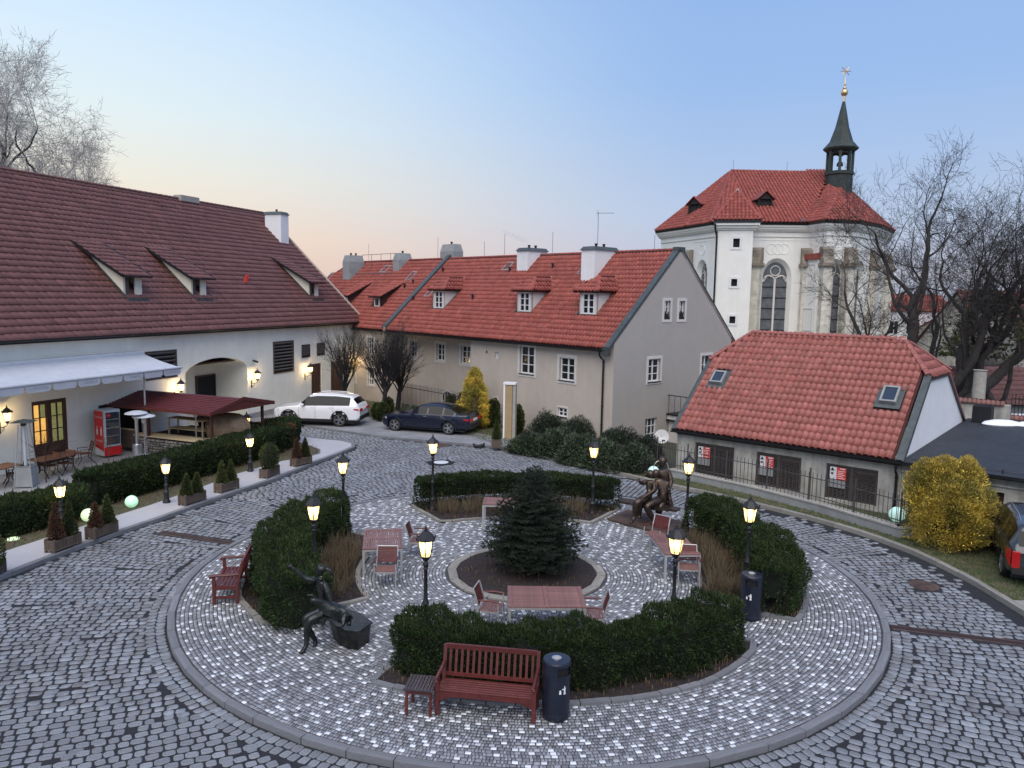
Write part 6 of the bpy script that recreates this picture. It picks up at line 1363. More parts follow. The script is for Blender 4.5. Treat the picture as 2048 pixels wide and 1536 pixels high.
for (px, py), lab in (((852, 1050), 'lantern post behind the front hedge left of the front table'), ((1354, 1046), 'lantern post behind the front hedge in front of the right table'), ((1502, 990), 'lantern post in the right hedge behind the blue litter bin'), ((1379, 905), 'lantern post beside the three-figure statue'), ((1189, 876), 'lantern post at the right end of the back hedge'), ((866, 868), 'lantern post at the left end of the back hedge'), ((686, 903), 'lantern post at the far end of the left hedge'), ((627, 984), 'lantern post rising from the middle of the left hedge')):
    p = G(px, py, 2.55); lamp_post(lab, (p.x, p.y, .02), 2.55, GL)
for (px, py), lab, H in (((118, 950), 'short lantern post nearest the left edge, in front of the shorter sidewalk hedge', 1.65), ((330, 908), 'short lantern post at the middle of the long sidewalk hedge', 1.65), ((499, 860), 'short lantern post near the far end of the long sidewalk hedge', 1.65)):
    p = G(px, py, H); lamp_post(lab, (p.x, p.y, 0), H, 'short lantern posts along the sidewalk hedges', 32.)
p = D(494, 858, 35.6); lamp_post('lantern post standing behind the open-sided shelter', (p.x, p.y, 0), D(494, 822, 35.6).z, None, 14.)
# wall lanterns of the barn
def onwall(Mf, px, py, y):
    I = Mf.inverted(); c = I @ CAMP; d = I.to_3x3() @ ray(px, py); t = (y-c.y)/d.y; return c+d*t
for (px, py, lab, pw) in ((14, 830, 'lit wall lantern at the left edge of the barn beside the awning', 45), (362, 772, 'lit wall lantern left of the arched gateway', 45), (515, 750, 'lit wall lantern right of the arched gateway', 45), (621, 737, 'lit wall lantern beside the nearer brown door', 45), (708, 722, 'lit wall lantern at the far corner of the barn behind the bare tree', 45)):
    q = onwall(BM, px, py, -.42); t = thing('wall_lantern', lab, 'wall lamp', BM @ Vector((q.x, 0, q.z-.62)), math.radians(BD), 'lit lanterns on the barn wall')
    m = MB(); m.box(-.03, .03, -.03, -.003, -.12, .32); m.tube([(0, -.02, .12), (0, -.2, .14), (0, -.38, .2), (0, -.42, .30)], .013, 5); m.tube([(0, -.02, -.08), (0, -.14, -.02), (0, -.2, .12)], .010, 5); m.tube([(0, -.22, .14), (0, -.26, .05), (0, -.2, .02)], .008, 4); m.build('bracket', 'iron', t)
    lantern(t, .30, .95, 0, -.42, 'lamp_glow', pw)
q = onwall(BM, 510, 721, -.15); t = thing('security_camera', 'small dark camera on the barn wall above the gateway lantern', 'camera', BM @ Vector((q.x, 0, q.z)), math.radians(BD)); m = MB(); m.box(-.03, .03, -.08, -.003, -.03, .03); m.beam((0, -.05, 0), (0, -.2, -.05), .03, .03); m.build('bracket', 'iron', t); m = MB(); m.tube([(-.1, -.14, .0), (.08, -.30, -.10)], .05, 8); m.sphere((0, -.2, -.05), .06, 8, 6); m.build('housing', 'iron', t)
# ------------------------------------------------------------------ benches
def bench(label, loc, rz, L):
    t = thing('bench', label, 'bench', loc, rz, 'red wooden benches outside the plaza hedges'); h = L/2; W = 'red_wood'
    for x in (-h+.035, h-.035):
        m = MB(); m.box(x-.035, x+.035, -.30, -.23, 0, .62); m.build('leg', W, t)
        m = MB(); m.add([(x-.03, .20, 0), (x+.03, .20, 0), (x+.03, .27, 0), (x-.03, .27, 0), (x-.03, .20, .40), (x+.03, .20, .40), (x+.03, .27, .40), (x-.03, .27, .40), (x-.03, .33, .95), (x+.03, .33, .95), (x+.03, .39, .95), (x-.03, .39, .95)], [(0,3,2,1),(0,1,5,4),(1,2,6,5),(2,3,7,6),(3,0,4,7),(4,5,9,8),(5,6,10,9),(6,7,11,10),(7,4,8,11),(8,9,10,11)]); m.build('leg', W, t)
        m = MB(); m.tube([(x, -.34, .60), (x, -.33, .645), (x, -.22, .66), (x, 0, .655), (x, .2, .67), (x, .30, .68)], .034, 6); m.build('armrest', W, t, smooth=True)
        m = MB(); m.box(x-.022, x+.022, -.24, .22, .33, .41); m.box(x-.02, x+.02, -.24, .22, .12, .17); m.build('side_rail', W, t)
    m = MB(); m.box(-h+.07, h-.07, -.29, -.255, .33, .41)
    for s in (-1, 1): m.add([(s*(h-.07), -.285, .33), (s*(h-.30), -.285, .33), (s*(h-.07), -.285, .24), (s*(h-.07), -.26, .33), (s*(h-.30), -.26, .33), (s*(h-.07), -.26, .24)], [(0, 1, 2), (5, 4, 3), (0, 3, 4, 1), (1, 4, 5, 2)])
    m.build('apron', W, t)
    for j in range(6): y = -.28+j*.083; z = .425-.012*(j > 0)*j*.4; m = MB(); m.cbox(-h+.04, h-.04, y, y+.070, z-.012, z+.012, .004); m.build('seat_slat', W, t)
    m = MB(); m.beam((-h+.06, .352, .93), (h-.06, .352, .93), .05, .08); m.build('top_rail', W, t); m = MB(); m.beam((-h+.06, .245, .47), (h-.06, .245, .47), .035, .06); m.build('lower_rail', W, t)
    k = int((L-.16)/.098); me = MB().beam((0, .25, .49), (0, .345, .90), .045, .016, up=(0, 1, 0)).mesh('back_slat', W)
    for j in range(k): link('back_slat', me, t, Matrix.Translation((-h+.08+(L-.16)*(j+.5)/k, 0, 0)))
    return t
bench('long red wooden bench in front of the nearest hedge', (-.32, 12.50, .01), math.radians(-8.5), 1.72)
bench('short red wooden bench beside the left hedge, seen from its side', (-6.52, 17.45, .01), math.radians(-80), 1.32)
t = thing('side_table', 'small dark slatted table left of the long red bench', 'table', (-1.46, 12.50, .01), math.radians(-7))
for sx_ in (-1, 1):
    for sy_ in (-1, 1): m = MB(); m.box(sx_*.205-.022, sx_*.205+.022, sy_*.205-.022, sy_*.205+.022, 0, .45); m.build('leg', 'red_wood', t)
m = MB(); m.box(-.22, .22, -.222, -.20, .38, .45); m.box(-.22, .22, .20, .222, .38, .45); m.box(-.222, -.2, -.2, .2, .38, .45); m.box(.2, .222, -.2, .2, .38, .45); m.build('apron', 'red_wood', t)
me = MB().cbox(-.023, .023, -.25, .25, 0, .022, .003).mesh('slat', 'dark_slat')
for k in range(9): link('slat', me, t, Matrix.Translation((-.225+.056*k, 0, .452)))
m = MB(); m.box(-.255, .255, -.262, -.24, .448, .474); m.box(-.255, .255, .24, .262, .448, .474); m.build('rim', 'dark_slat', t)
# ------------------------------------------------------------------ tables and chairs
def table(label, loc, rz, L, W):
    t = thing('garden_table', label, 'table', loc, rz, 'slatted wood tables with grey metal legs'); h, w = L/2, W/2
    for sx_ in (-1, 1):
        for sy_ in (-1, 1): m = MB(); m.box(sx_*(h-.03)-.028, sx_*(h-.03)+.028, sy_*(w-.03)-.028, sy_*(w-.03)+.028, 0, .70); m.build('leg', 'alu', t)
    m = MB(); m.box(-h, h, -w, -w+.03, .655, .70); m.box(-h, h, w-.03, w, .655, .70); m.box(-h, -h+.03, -w+.03, w-.03, .655, .70); m.box(h-.03, h, -w+.03, w-.03, .655, .70); m.build('frame', 'alu', t)
    me = MB().cbox(-.045, .045, -w, w, .702, .735, .004).mesh('end_board', 'table_wood')
    for x in (-h+.045, 0, h-.045): link('end_board', me, t, Matrix.Translation((x, 0, 0)))
    sl_ = (h-.045-.045-.045)-.008; n = int((W)/.058); me = MB().cbox(-sl_/2, sl_/2, -.024, .024, .704, .731, .003).mesh('slat', 'table_wood')
    for s in (-1, 1):
        for k in range(n): link('slat', me, t, Matrix.Translation((s*(.045+.004+sl_/2), -w+(k+.5)*W/n, 0)))
    return t
table('long red slatted table nearest the front hedge', (.80, 15.80, 0), math.radians(1), 1.62, 1.14)
table('weathered slatted table at the left beside the left bed', (-3.30, 19.50, 0), math.radians(-81), 1.62, 1.0)
table('slatted table half hidden behind the spruce', (-.02, 23.35, 0), math.radians(-2), 1.62, .86)
table('slatted table at the right beside the right bed', (4.30, 19.46, 0), math.radians(-86), 1.60, .92)
GC = 'slatted armchairs with grey metal frames'
def chair(label, loc, rz):
    """faces -y"""
    t = thing('armchair', label, 'chair', loc, rz, GC)
    for s in (-1, 1):
        m = MB(); m.tube([(s*.26, -.24, 0), (s*.26, -.22, .42), (s*.26, -.21, .64)], .016, 6); m.build('leg', 'alu', t)
        m = MB(); m.tube([(s*.26, .30, 0), (s*.26, .21, .40), (s*.255, .24, .60), (s*.25, .33, .88)], .016, 6); m.build('leg', 'alu', t)
        m = MB(); m.tube([(s*.265, -.23, .645), (s*.265, -.05, .665), (s*.262, .20, .65)], [.024, .022, .018], 6); m.build('armrest', 'red_wood', t, smooth=True)
    m = MB(); m.box(-.255, .255, -.23, -.20, .385, .415); m.box(-.255, .255, .19, .22, .385, .415); m.box(-.26, -.235, -.23, .22, .385, .415); m.box(.235, .26, -.23, .22, .385, .415); m.build('seat_frame', 'alu', t)
    me = MB().cbox(-.25, .25, -.022, .022, .418, .436, .003).mesh('seat_slat', 'table_wood')
    for k in range(8): link('seat_slat', me, t, Matrix.Translation((0, -.20+.056*k, 0)))
    me = MB().beam((-.235, 0, 0), (.235, 0, 0), .012, .050).mesh('back_slat', 'red_wood'); Rx = Matrix.Rotation(math.radians(-17), 4, 'X')
    for k in range(7): link('back_slat', me, t, Matrix.Translation((0, .235+.0165*k, .53+.053*k)) @ Rx)
    m = MB(); m.tube([(-.25, .335, .885), (.25, .335, .885)], .014, 6); m.build('back_frame', 'alu', t)
    return t
def cpos(px, py): p = G(px, py, .44); return (p.x, p.y, 0)
c0 = chair('armchair at the left end of the front table', cpos(982, 1212), math.radians(78))
for (px, py, rz, lab) in ((1186, 1226, -92, 'armchair at the right end of the front table, mostly behind the hedge'), (772, 1136, 2, 'armchair with its red back against the weathered left table'), (838, 1078, 84, 'armchair on the far right side of the weathered left table'), (1376, 1132, -4, 'armchair with its red back against the near end of the right table'), (1312, 1066, -42, 'armchair turned away at the far end of the right table')):
    dup(c0, cpos(px, py), math.radians(rz), lab)
# ------------------------------------------------------------------ litter bins
def bin_(label, loc, rz, H):
    t = thing('litter_bin', label, 'litter bin', loc, rz, 'dark blue round litter bins'); R = .235
    m = MB(); m.lathe([(R*.95, 0), (R, .03), (R, .10), (R*.98, .12), (R, .14), (R, H-.27)], (0, 0, 0), 28); m.build('body', 'bin', t, smooth=True)
    # hood with an opening cut out
    m = MB(); n = 28
    for k in range(n):
        a0, a1 = 2*PI*k/n, 2*PI*(k+1)/n; mid = (a0+a1)/2; op = abs(((mid-math.radians(250)+PI) % (2*PI))-PI) < .62
        for z0, z1 in ((H-.27, H-.22), (H-.22, H-.08), (H-.08, H-.03)):
            if op and z1 == H-.08: continue
            m.add([(R*1.03*math.cos(a0), R*1.03*math.sin(a0), z0), (R*1.03*math.cos(a1), R*1.03*math.sin(a1), z0), (R*1.03*math.cos(a1), R*1.03*math.sin(a1), z1), (R*1.03*math.cos(a0), R*1.03*math.sin(a0), z1)], [(0, 1, 2, 3)])
    m.lathe([(R*1.03, H-.03), (R*.97, H), (.02, H+.008)], (0, 0, 0), 28); m.build('hood', 'bin', t)
    m = MB(); m.lathe([(R*.9, H-.26), (R*.9, H-.05)], (0, 0, 0), 16); m.build('liner', 'dark_in', t)
    m = MB(); m.lathe([(.085, H+.004), (.085, H+.022), (.062, H+.022), (.058, H+.010)], (-.01, .0, 0), 20, cap=False); m.build('ash_ring', 'steel', t); m = MB(); m.lathe([(.06, H+.006), (.06, H+.014)], (-.01, 0, 0), 16); m.build('ash_sand', 'concrete', t)
    # white litter pictogram: a figure dropping rubbish
    m = MB(); a = math.radians(245)
    def pt(u, z, o=.004): th = a+u/R; return ((R+o)*math.cos(th), (R+o)*math.sin(th), z)
    def quad(u0, u1, z0, z1, sh=0): m.add([pt(u0, z0), pt(u1, z0), pt(u1+sh, z1), pt(u0+sh, z1)], [(0, 1, 2, 3)])
    z = H-.47; quad(.0, .02, z-.06, z, .008); quad(.028, .046, z-.06, z, -.012); quad(.004, .040, z, z+.055); quad(.012, .032, z+.06, z+.085); quad(-.028, .006, z+.028, z+.044); quad(-.075, -.04, z-.05, z+.01); quad(-.066, -.05, z+.014, z+.026)
    m.build('pictogram', 'white_paint', t); return t
bin_('dark blue litter bin right of the long red bench', (.84, 12.36, .01), .9, 1.02); bin_('dark blue litter bin at the near corner of the right bed', (5.42, 16.55, .01), 0, 1.02)
# ------------------------------------------------------------------ planters
GP = 'slatted wooden planters with small conifers'
def planter(name_lab, loc, rz, L=.86, W=.34, H=.34):
    t = thing('planter', name_lab, 'planter', loc, rz, GP)
    for sx_ in (-1, 1):
        for sy_ in (-1, 1): m = MB(); m.cbox(sx_*(L/2-.02)-.03, sx_*(L/2-.02)+.03, sy_*(W/2-.02)-.03, sy_*(W/2-.02)+.03, 0, H+.03, .006); m.build('post', 'planter', t)
    m = MB()
    for y in (-W/2, W/2-.02): m.box(-L/2, L/2, y, y+.02, H-.045, H); m.box(-L/2, L/2, y, y+.02, .06, .105)
    for x in (-L/2, L/2-.02): m.box(x, x+.02, -W/2, W/2, H-.045, H); m.box(x, x+.02, -W/2, W/2, .06, .105)
    m.build('rail', 'planter', t); m = MB(); m.box(-L/2+.03, L/2-.03, -W/2+.03, W/2-.03, .07, H-.06); m.build('soil', 'soil', t)
    me = MB().box(-.018, .018, -.006, .006, .105, H-.045).mesh('slat', 'planter'); n = int(L/.055)
    for y in (-W/2+.012, W/2-.012):
        for k in range(n): link('slat', me, t, Matrix.Translation((-L/2+.04+(L-.08)*(k+.5)/n, y, 0)))
    n = max(3, int(W/.055))
    for x in (-L/2+.012, L/2-.012):
        for k in range(n): link('slat', me, t, Matrix.Translation((x, -W/2+.04+(W-.08)*(k+.5)/n, 0)) @ Matrix.Rotation(PI/2, 4, 'Z'))
    return t
pls = [((-30, 1170), (14, 1143), 'at the left edge of the picture', 1, 'cypress'), ((113, 1107), (160, 1090), 'with two tall brownish cypresses in front of the shorter hedge', 2, 'mix'), ((191, 1081), (236, 1064), 'with two slim cypresses beside the gap between the hedges', 2, 'mix'), ((372, 1013), (412, 1001), 'third along the kerb after the hedge gap, with two green cypresses', 2, 'cypress'), ((441, 988), (480, 976), 'with two pointed cypresses near the middle lantern', 2, 'cypress'), ((532, 959), (562, 947), 'with one broad green cypress near the far sidewalk lantern', 1, 'cypress'), ((595, 934), (621, 928), 'at the tip of the sidewalk with one rusty and one green cypress', 2, 'rust')]
ordn = ['first', 'second', 'third', 'fourth', 'fifth', 'sixth', 'seventh']
for i, (a, b, lab, nn_, mt) in enumerate(pls):
    A, B = G(*a), G(*b); d = (B-A); d.z = 0; L = .86; dn = d.normalized(); inn = Vector((-dn.y, dn.x, 0)); c = (A+B)/2+inn*.17
    lab_ = 'slatted wooden planter '+lab; t = planter(lab_, (c.x, c.y, 0), math.atan2(d.y, d.x))
    ks = (-.22, .22) if nn_ == 2 else (0,)
    for j, u in enumerate(ks):
        h_ = {0: .95, 1: .98, 2: .82, 3: .72, 4: .80, 5: .95, 6: .85}[i]*random.uniform(.92, 1.08); mtt = 'cypress' if mt == 'cypress' or (mt == 'mix' and j == 1) or (mt == 'rust' and j == 1) else 'cypress_brown'
        q = c+dn*u; conifer('small_cypress', ('%s clipped cypress in the %s planter from the left edge' % (['nearer', 'farther'][j] if nn_ == 2 else 'single', ordn[i])), (q.x, q.y, .27), h_, .21 if nn_ == 2 else .36, 3400, mtt, 'yew_core', 'shrub', 'cone' if nn_ == 2 else 'oval', .055, .011, 'small cypresses in planters', lump=.04)
A, B = G(984, 899), G(1001, 897); t = planter('lone square wooden planter on the far kerb by the advertising pillar', ((A.x+B.x)/2, (A.y+B.y)/2+.2, 0), 0, .44, .44, .44); conifer('small_cypress', 'pointed green cypress in the lone planter by the advertising pillar', ((A.x+B.x)/2, (A.y+B.y)/2+.2, .38), .95, .22, 3000, 'cypress', 'yew_core', 'shrub', 'cone', .06, .012, 'small cypresses in planters', lump=.04)
# ------------------------------------------------------------------ globe lights on the grass
for (px, py, z, r, mt, lab) in ((263, 1003, .19, .20, 'globe', 'green glowing globe light in front of the long sidewalk hedge'), (176, 1030, .19, .20, 'globe_yellow', 'pale yellow-green globe light behind the second planter of the near hedge'), (1794, 1029, .23, .25, 'globe_pale', 'pale mint globe light on the grass beside the big golden thuja'), (1307, 943, .2, .22, 'globe_pale', 'pale mint globe light half hidden behind the three-figure statue')):
    p = G(px, py, z); t = thing('globe_light', lab, 'garden light', (p.x, p.y, 0)); m = MB(); m.sphere((0, 0, z), r, 24, 14); m.build('globe', mt, t, smooth=True); m = MB(); m.lathe([(.08, -.02), (.08, .03)], (0, 0, 0), 12); m.build('base', 'plastic', t)
p = G(26, 1079); m = MB(); m.lathe([(.16, .0), (.16, .03), (.13, .045)], (0, 0, 0), 20); o = m.build('ground_light', 'globe_yellow'); o.location = (p.x, p.y, 0); tag(o, 'flat round ground light at the foot of the shorter sidewalk hedge', 'garden light')
# ------------------------------------------------------------------ terrace: heaters, fridge, tables, shelter, awning
t = thing('pyramid_heater', 'tall glass pyramid patio heater on the terrace at left', 'patio heater', G(54, 972)*1, math.radians(10)); H = 2.35; w0, w1 = .30, .13
for k in range(4):
    sx_, sy_ = ((-1, -1), (1, -1), (1, 1), (-1, 1))[k]; m = MB(); m.tube([(sx_*w0, sy_*w0, 0), (sx_*w1, sy_*w1, H-.12)], .022, 5); m.build('leg', 'steel', t)
m = MB(); z = .75; w_ = w0+(w1-w0)*z/(H-.12)
for k in range(4):
    c4 = ((-1, -1), (1, -1), (1, 1), (-1, 1)); a, b = c4[k], c4[(k+1) % 4]
    m.add([(a[0]*w0*.97, a[1]*w0*.97, .03), (b[0]*w0*.97, b[1]*w0*.97, .03), (b[0]*w_*.97, b[1]*w_*.97, z), (a[0]*w_*.97, a[1]*w_*.97, z)], [(0, 1, 2, 3)])
    m.tube([(a[0]*w_, a[1]*w_, z), (b[0]*w_, b[1]*w_, z)], .016, 4)
m.build('base_panel', 'concrete_grey', t)
m = MB(); m.lathe([(.055, z), (.055, H-.15)], (0, 0, 0), 12); m.build('glass_tube', 'canvas', t); m = MB(); m.lathe([(.10, H-.16), (.10, H-.02)], (0, 0, 0), 8); m.build('burner', 'iron', t)
m = MB(); m.add([(-.36, -.36, H-.02), (.36, -.36, H-.02), (.36, .36, H-.02), (-.36, .36, H-.02), (0, 0, H+.08)], [(0, 1, 4), (1, 2, 4), (2, 3, 4), (3, 0, 4), (0, 3, 2, 1)]); m.build('hood', 'tin', t)
for (px, py, lab, rc, hh) in ((276, 926, 'mushroom patio heater with the tall cylinder base, nearer the fence', .19, .78), (291, 925, 'mushroom patio heater with the low drum base, in front', .25, .38), (394, 912, 'mushroom patio heater standing right in front of the shelter deck', .2, .3)):
    p = G(px, py); t = thing('patio_heater', lab, 'patio heater', p, 0, 'mushroom patio heaters'); top = 2.12 if px < 285 else (1.98 if px < 300 else 2.05)
    m = MB(); m.lathe([(rc, 0), (rc, hh), (rc*.9, hh+.02), (.06, hh+.03)], (0, 0, 0), 20); m.build('tank_housing', 'steel', t, smooth=True); m = MB(); m.lathe([(.03 if px > 285 else .07, hh), (.03 if px > 285 else .07, top-.35)], (0, 0, 0), 10); m.build('pole', 'steel', t, smooth=True)
    m = MB(); m.lathe([(.06, top-.36), (.10, top-.30), (.10, top-.10), (.05, top-.06)], (0, 0, 0), 12); m.build('burner', 'alu', t); m = MB(); m.lathe([(.44, top-.06), (.40, top-.03), (.2, top+.03), (.02, top+.05)], (0, 0, 0), 24); m.lathe([(.44, top-.06), (.44, top-.075)], (0, 0, 0), 24, cap=False); m.build('reflector', 'canvas', t, smooth=True)
# drinks fridge
fr_ = building('drinks_fridge', 'tall red and silver glass-door drinks fridge by the barn door', (BM @ Vector((-11.35, -1.15, 0))).to_2d(), BD-14, 'fridge'); fr_['category'] = 'fridge'
m = MB(); m.cbox(0, .72, .02, .72, .08, 2.02, .02); m.build('cabinet', 'fridge_white', fr_)
m = MB(); m.box(-.006, .0, .04, .70, .42, 1.98); m.add([(-.006, .04, .42), (-.006, .70, .42), (-.006, .70, .55), (-.006, .04, .28)], [(0, 1, 2), (0, 3, 1)]); m.build('side_panel', 'fridge_red', fr_)
me = text_mesh('Coca-Cola', .13, 'plate', .001); link('lettering', me, fr_, Matrix.Translation((-.012, .37, 1.72)) @ Matrix.Rotation(-PI/2, 4, 'Z') @ Matrix.Rotation(PI/2, 4, 'X'))
me = text_mesh('Coca-Cola', .11, 'plate', .001); link('lettering', me, fr_, Matrix.Translation((-.012, .37, .72)) @ Matrix.Rotation(-PI/2, 4, 'Z') @ Matrix.Rotation(PI/2, 4, 'X'))
m = MB()
for y in (.2, .5): m.T = Matrix.Translation((-.012, y, .95)) @ Matrix.Rotation(PI/2, 4, 'Y') @ Matrix.Rotation(PI/2, 4, 'Z'); m.prism([(-.05, 0), (.05, 0), (.05, .22), (.02, .30), (.02, .38), (-.02, .38), (-.02, .30), (-.05, .22)], 0, .004)
m.T = None; m.build('bottle_picture', 'plate', fr_)
m = MB(); m.box(.03, .69, -.02, .0, .48, 1.98); d_ = m.build('door', 'fridge_white', fr_); m = MB(); m.box(.08, .62, -.026, -.02, .54, 1.92); m.build('glass', 'glass_sky', d_)
m = MB()
for z in (.9, 1.25, 1.6): m.box(.08, .62, -.03, -.026, z, z+.03)
m.build('shelf', 'steel', d_); m = MB(); m.box(.63, .66, -.045, -.02, .55, 1.9); m.build('handle', 'plastic', d_); m = MB(); m.box(.0, .72, -.03, .02, .10, .46); m.build('kick_panel', 'fridge_red', fr_); m = MB(); m.lathe([(.09, 0), (.09, .006)], (0, 0, 0), 16); m.build('round_badge', 'fridge_red', d_, mw=Matrix.Translation((.2, -.027, 1.8)) @ Matrix.Rotation(PI/2, 4, 'X'))
me = text_mesh('Coca-Cola', .035, 'plate', .001); link('lettering', me, d_, Matrix.Translation((.2, -.036, 1.8)) @ Matrix.Rotation(PI/2, 4, 'X'))
# terrace tables and chairs with iron frames
def ttable(label, loc, rz, L=1.7, W=.85):
    t = thing('terrace_table', label, 'table', loc, rz, 'brown terrace tables'); n = int(W/.10); me = MB().cbox(-L/2, L/2, -.046, .046, .70, .73, .004).mesh('board', 'terr_wood')
    for k in range(n): link('board', me, t, Matrix.Translation((0, -W/2+W*(k+.5)/n, 0)))
    for x in (-L*.33, L*.33):
        m = MB(); m.tube([(x, -W*.38, 0), (x, -W*.15, .25), (x, -W*.18, .55), (x, -W*.35, .69)], .022, 6); m.tube([(x, W*.38, 0), (x, W*.15, .25), (x, W*.18, .55), (x, W*.35, .69)], .022, 6); m.tube([(x, -W*.16, .3), (x, W*.16, .3)], .018, 6); m.tube([(x, 0, .3), (x, .08, .42), (x, 0, .54), (x, -.08, .42), (x, 0, .3)], .012, 5); m.build('leg', 'iron', t)
    return t
def tchair(label, loc, rz):
    t = thing('terrace_chair', label, 'chair', loc, rz, 'brown slatted terrace chairs with black iron legs')
    for s in (-1, 1):
        m = MB(); m.tube([(s*.25, -.32, 0), (s*.25, -.18, .22), (s*.25, -.20, .40), (s*.27, -.22, .62), (s*.27, .16, .62)], .015, 6); m.build('leg', 'iron', t)
        m = MB(); m.tube([(s*.25, .36, 0), (s*.25, .16, .22), (s*.25, .18, .42), (s*.25, .30, .88)], .015, 6); m.build('leg', 'iron', t)
    me = MB().cbox(-.25, .25, -.038, .038, .42, .44, .003).mesh('seat_slat', 'terr_wood')
    for k in range(5): link('seat_slat', me, t, Matrix.Translation((0, -.17+.085*k, 0)))
    me = MB().beam((-.25, 0, 0), (.25, 0, 0), .014, .08).mesh('back_slat', 'terr_wood')
    for k in range(4): link('back_slat', me, t, Matrix.Translation((0, .225+.026*k, .56+.095*k)) @ Matrix.Rotation(math.radians(-15), 4, 'X'))
    return t
def P3(px, py, z=0): p = G(px, py, z); return (p.x, p.y, 0)
ttable('long brown slatted table on the terrace in front of the glazed door', P3(112, 912, .72), math.radians(72), 1.9, .85); ttable('brown slatted table cut off by the left edge', P3(-10, 936, .72), math.radians(72), 1.6, .85)
tc0 = tchair('terrace chair pulled out on the right of the long table', P3(170, 906, .44), math.radians(-50))
for px, py, rz, lab in ((128, 925, -20, 'terrace chair in front of the long table'), (98, 930, -28, 'terrace chair hidden behind the thin bare sapling'), (30, 946, -60, 'terrace chair at the left edge beside the pyramid heater'), (80, 893, 165, 'terrace chair behind the long table near the glazed door')): dup(tc0, P3(px, py, .44), math.radians(rz), lab)
# dark cellar doorway next to the fridge
m = MB(); m.box(-10.5, -8.2, -.06, -.004, 0, 2.05); o = m.build('dark_doorway', 'dark_in', barn)
# shelter
SA = (-12.2+(-.93)*6.8, 31.3+.37*6.8); SD = -21.7; SM = bframe(SA, SD); sh = building('shelter', 'open-sided shelter with a low maroon gabled roof above a stone base', SA, SD, 'shelter')
zE, zR, Wd, Ln = 2.06, 2.46, 3.3, 6.6
for sgn in (0, 1):
    O_ = Vector((-.25, -.3, zE-.04)) if not sgn else Vector((Ln+.25, Wd+.3, zE-.04)); e_ = Vector((0, Wd/2+.3, zR-zE+.04)) if not sgn else Vector((0, -Wd/2-.3, zR-zE+.04))
    q = [O_, O_+Vector((Ln+.5 if not sgn else -Ln-.5, 0, 0)), O_+Vector((Ln+.5 if not sgn else -Ln-.5, 0, 0))+e_, O_+e_]; m = MB(); m.slab(q, (0, 0, -.03)); rp_ = m.build('roof', 'maroon_sheet', sh)
    me = None
    n_ = 11
    for k in range(n_):
        a = q[0].lerp(q[3], (k+.3)/n_)+Vector((0, 0, .012)); b = q[1].lerp(q[2], (k+.3)/n_)+Vector((0, 0, .012)); m = MB(); m.beam(a, b, .09, .028); m.build('roof_batten', 'maroon_sheet', rp_)
m = MB()
m.add([(Ln+.25, -.3, zE-.06), (Ln+.25, Wd+.3, zE-.06), (Ln+.25, Wd+.3, zE+.02), (Ln+.25, Wd/2, zR+.03), (Ln+.25, -.3, zE+.02)], [(0, 1, 2, 3, 4)]); m.beam((Ln+.27, -.35, zE-.0), (Ln+.27, Wd/2, zR+.02), .05, .14); m.beam((Ln+.27, Wd+.35, zE), (Ln+.27, Wd/2, zR+.02), .05, .14); m.beam((-.3, -.32, zE-.03), (Ln+.3, -.32, zE-.03), .05, .10); m.beam((-.3, Wd+.32, zE-.03), (Ln+.3, Wd+.32, zE-.03), .05, .10); m.build('fascia', 'red_wood', sh)
zD = .80
for x, y in ((Ln-.05, .06), (Ln-.05, Wd-.1), (3.1, .06), (3.1, Wd-.1)): m = MB(); m.box(x-.05, x+.05, y-.05, y+.05, zD-.02, zE); m.build('post', 'brown_wood', sh)
# stone base with single stones, plank deck on top
m = MB(); m.box(2.3, Ln, .12, Wd, 0, zD-.10); base = m.build('base', 'mulch', sh)
z = .0; stones = []
while z < zD-.12:
    h_ = random.uniform(.07, .13); h_ = min(h_, zD-.10-z); x = 2.25
    while x < Ln: l = random.uniform(.12, .34); stones.append((x, min(x+l, Ln+.03), z, z+h_, 0)); x += l
    y = .1
    while y < Wd: l = random.uniform(.12, .34); stones.append((y, min(y+l, Wd), z, z+h_, 1)); y += l
    z += h_
for k, (a, b, c, d, ax) in enumerate(stones):
    m = MB(); pj = random.uniform(0, .05); g_ = .012; w_, hh = (b-a)/2-g_, (d-c)/2-g_*.7
    if w_ < .02 or hh < .01: continue
    j = [random.uniform(.7, 1.0) for _ in range(8)]
    V = [(-w_*j[0], 0, -hh*j[1]), (w_*j[2], 0, -hh*j[3]), (w_*j[4], 0, hh*j[5]), (-w_*j[6], 0, hh*j[7])]; V2 = [(x*.8, -.05-pj, z_*.75) for x, _, z_ in V]
    m.add(V+V2, [(4, 5, 6, 7), (0, 1, 5, 4), (1, 2, 6, 5), (2, 3, 7, 6), (3, 0, 4, 7)])
    mw = Matrix.Translation(((a+b)/2, .12, (c+d)/2)) if ax == 0 else Matrix.Translation((Ln, (a+b)/2, (c+d)/2)) @ Matrix.Rotation(PI/2, 4, 'Z'); m.build('stone', 'stone', base, mw=mw)
me = MB().cbox(2.2, Ln+.12, -.085, .085, zD-.06, zD, .005).mesh('deck_board', 'plank')
for k in range(4): link('deck_board', me, sh, Matrix.Translation((0, .10+.18*k, 0)))
me = MB().cbox(-.085, .085, .72, Wd+.05, zD-.06, zD, .005).mesh('deck_board', 'plank')
for k in range(5): link('deck_board', me, sh, Matrix.Translation((Ln+.02-.18*k, 0, 0)))
m = MB(); m.box(2.3, Ln-.9, .8, Wd, zD-.4, zD-.12); m.build('floor', 'dark_in', sh)
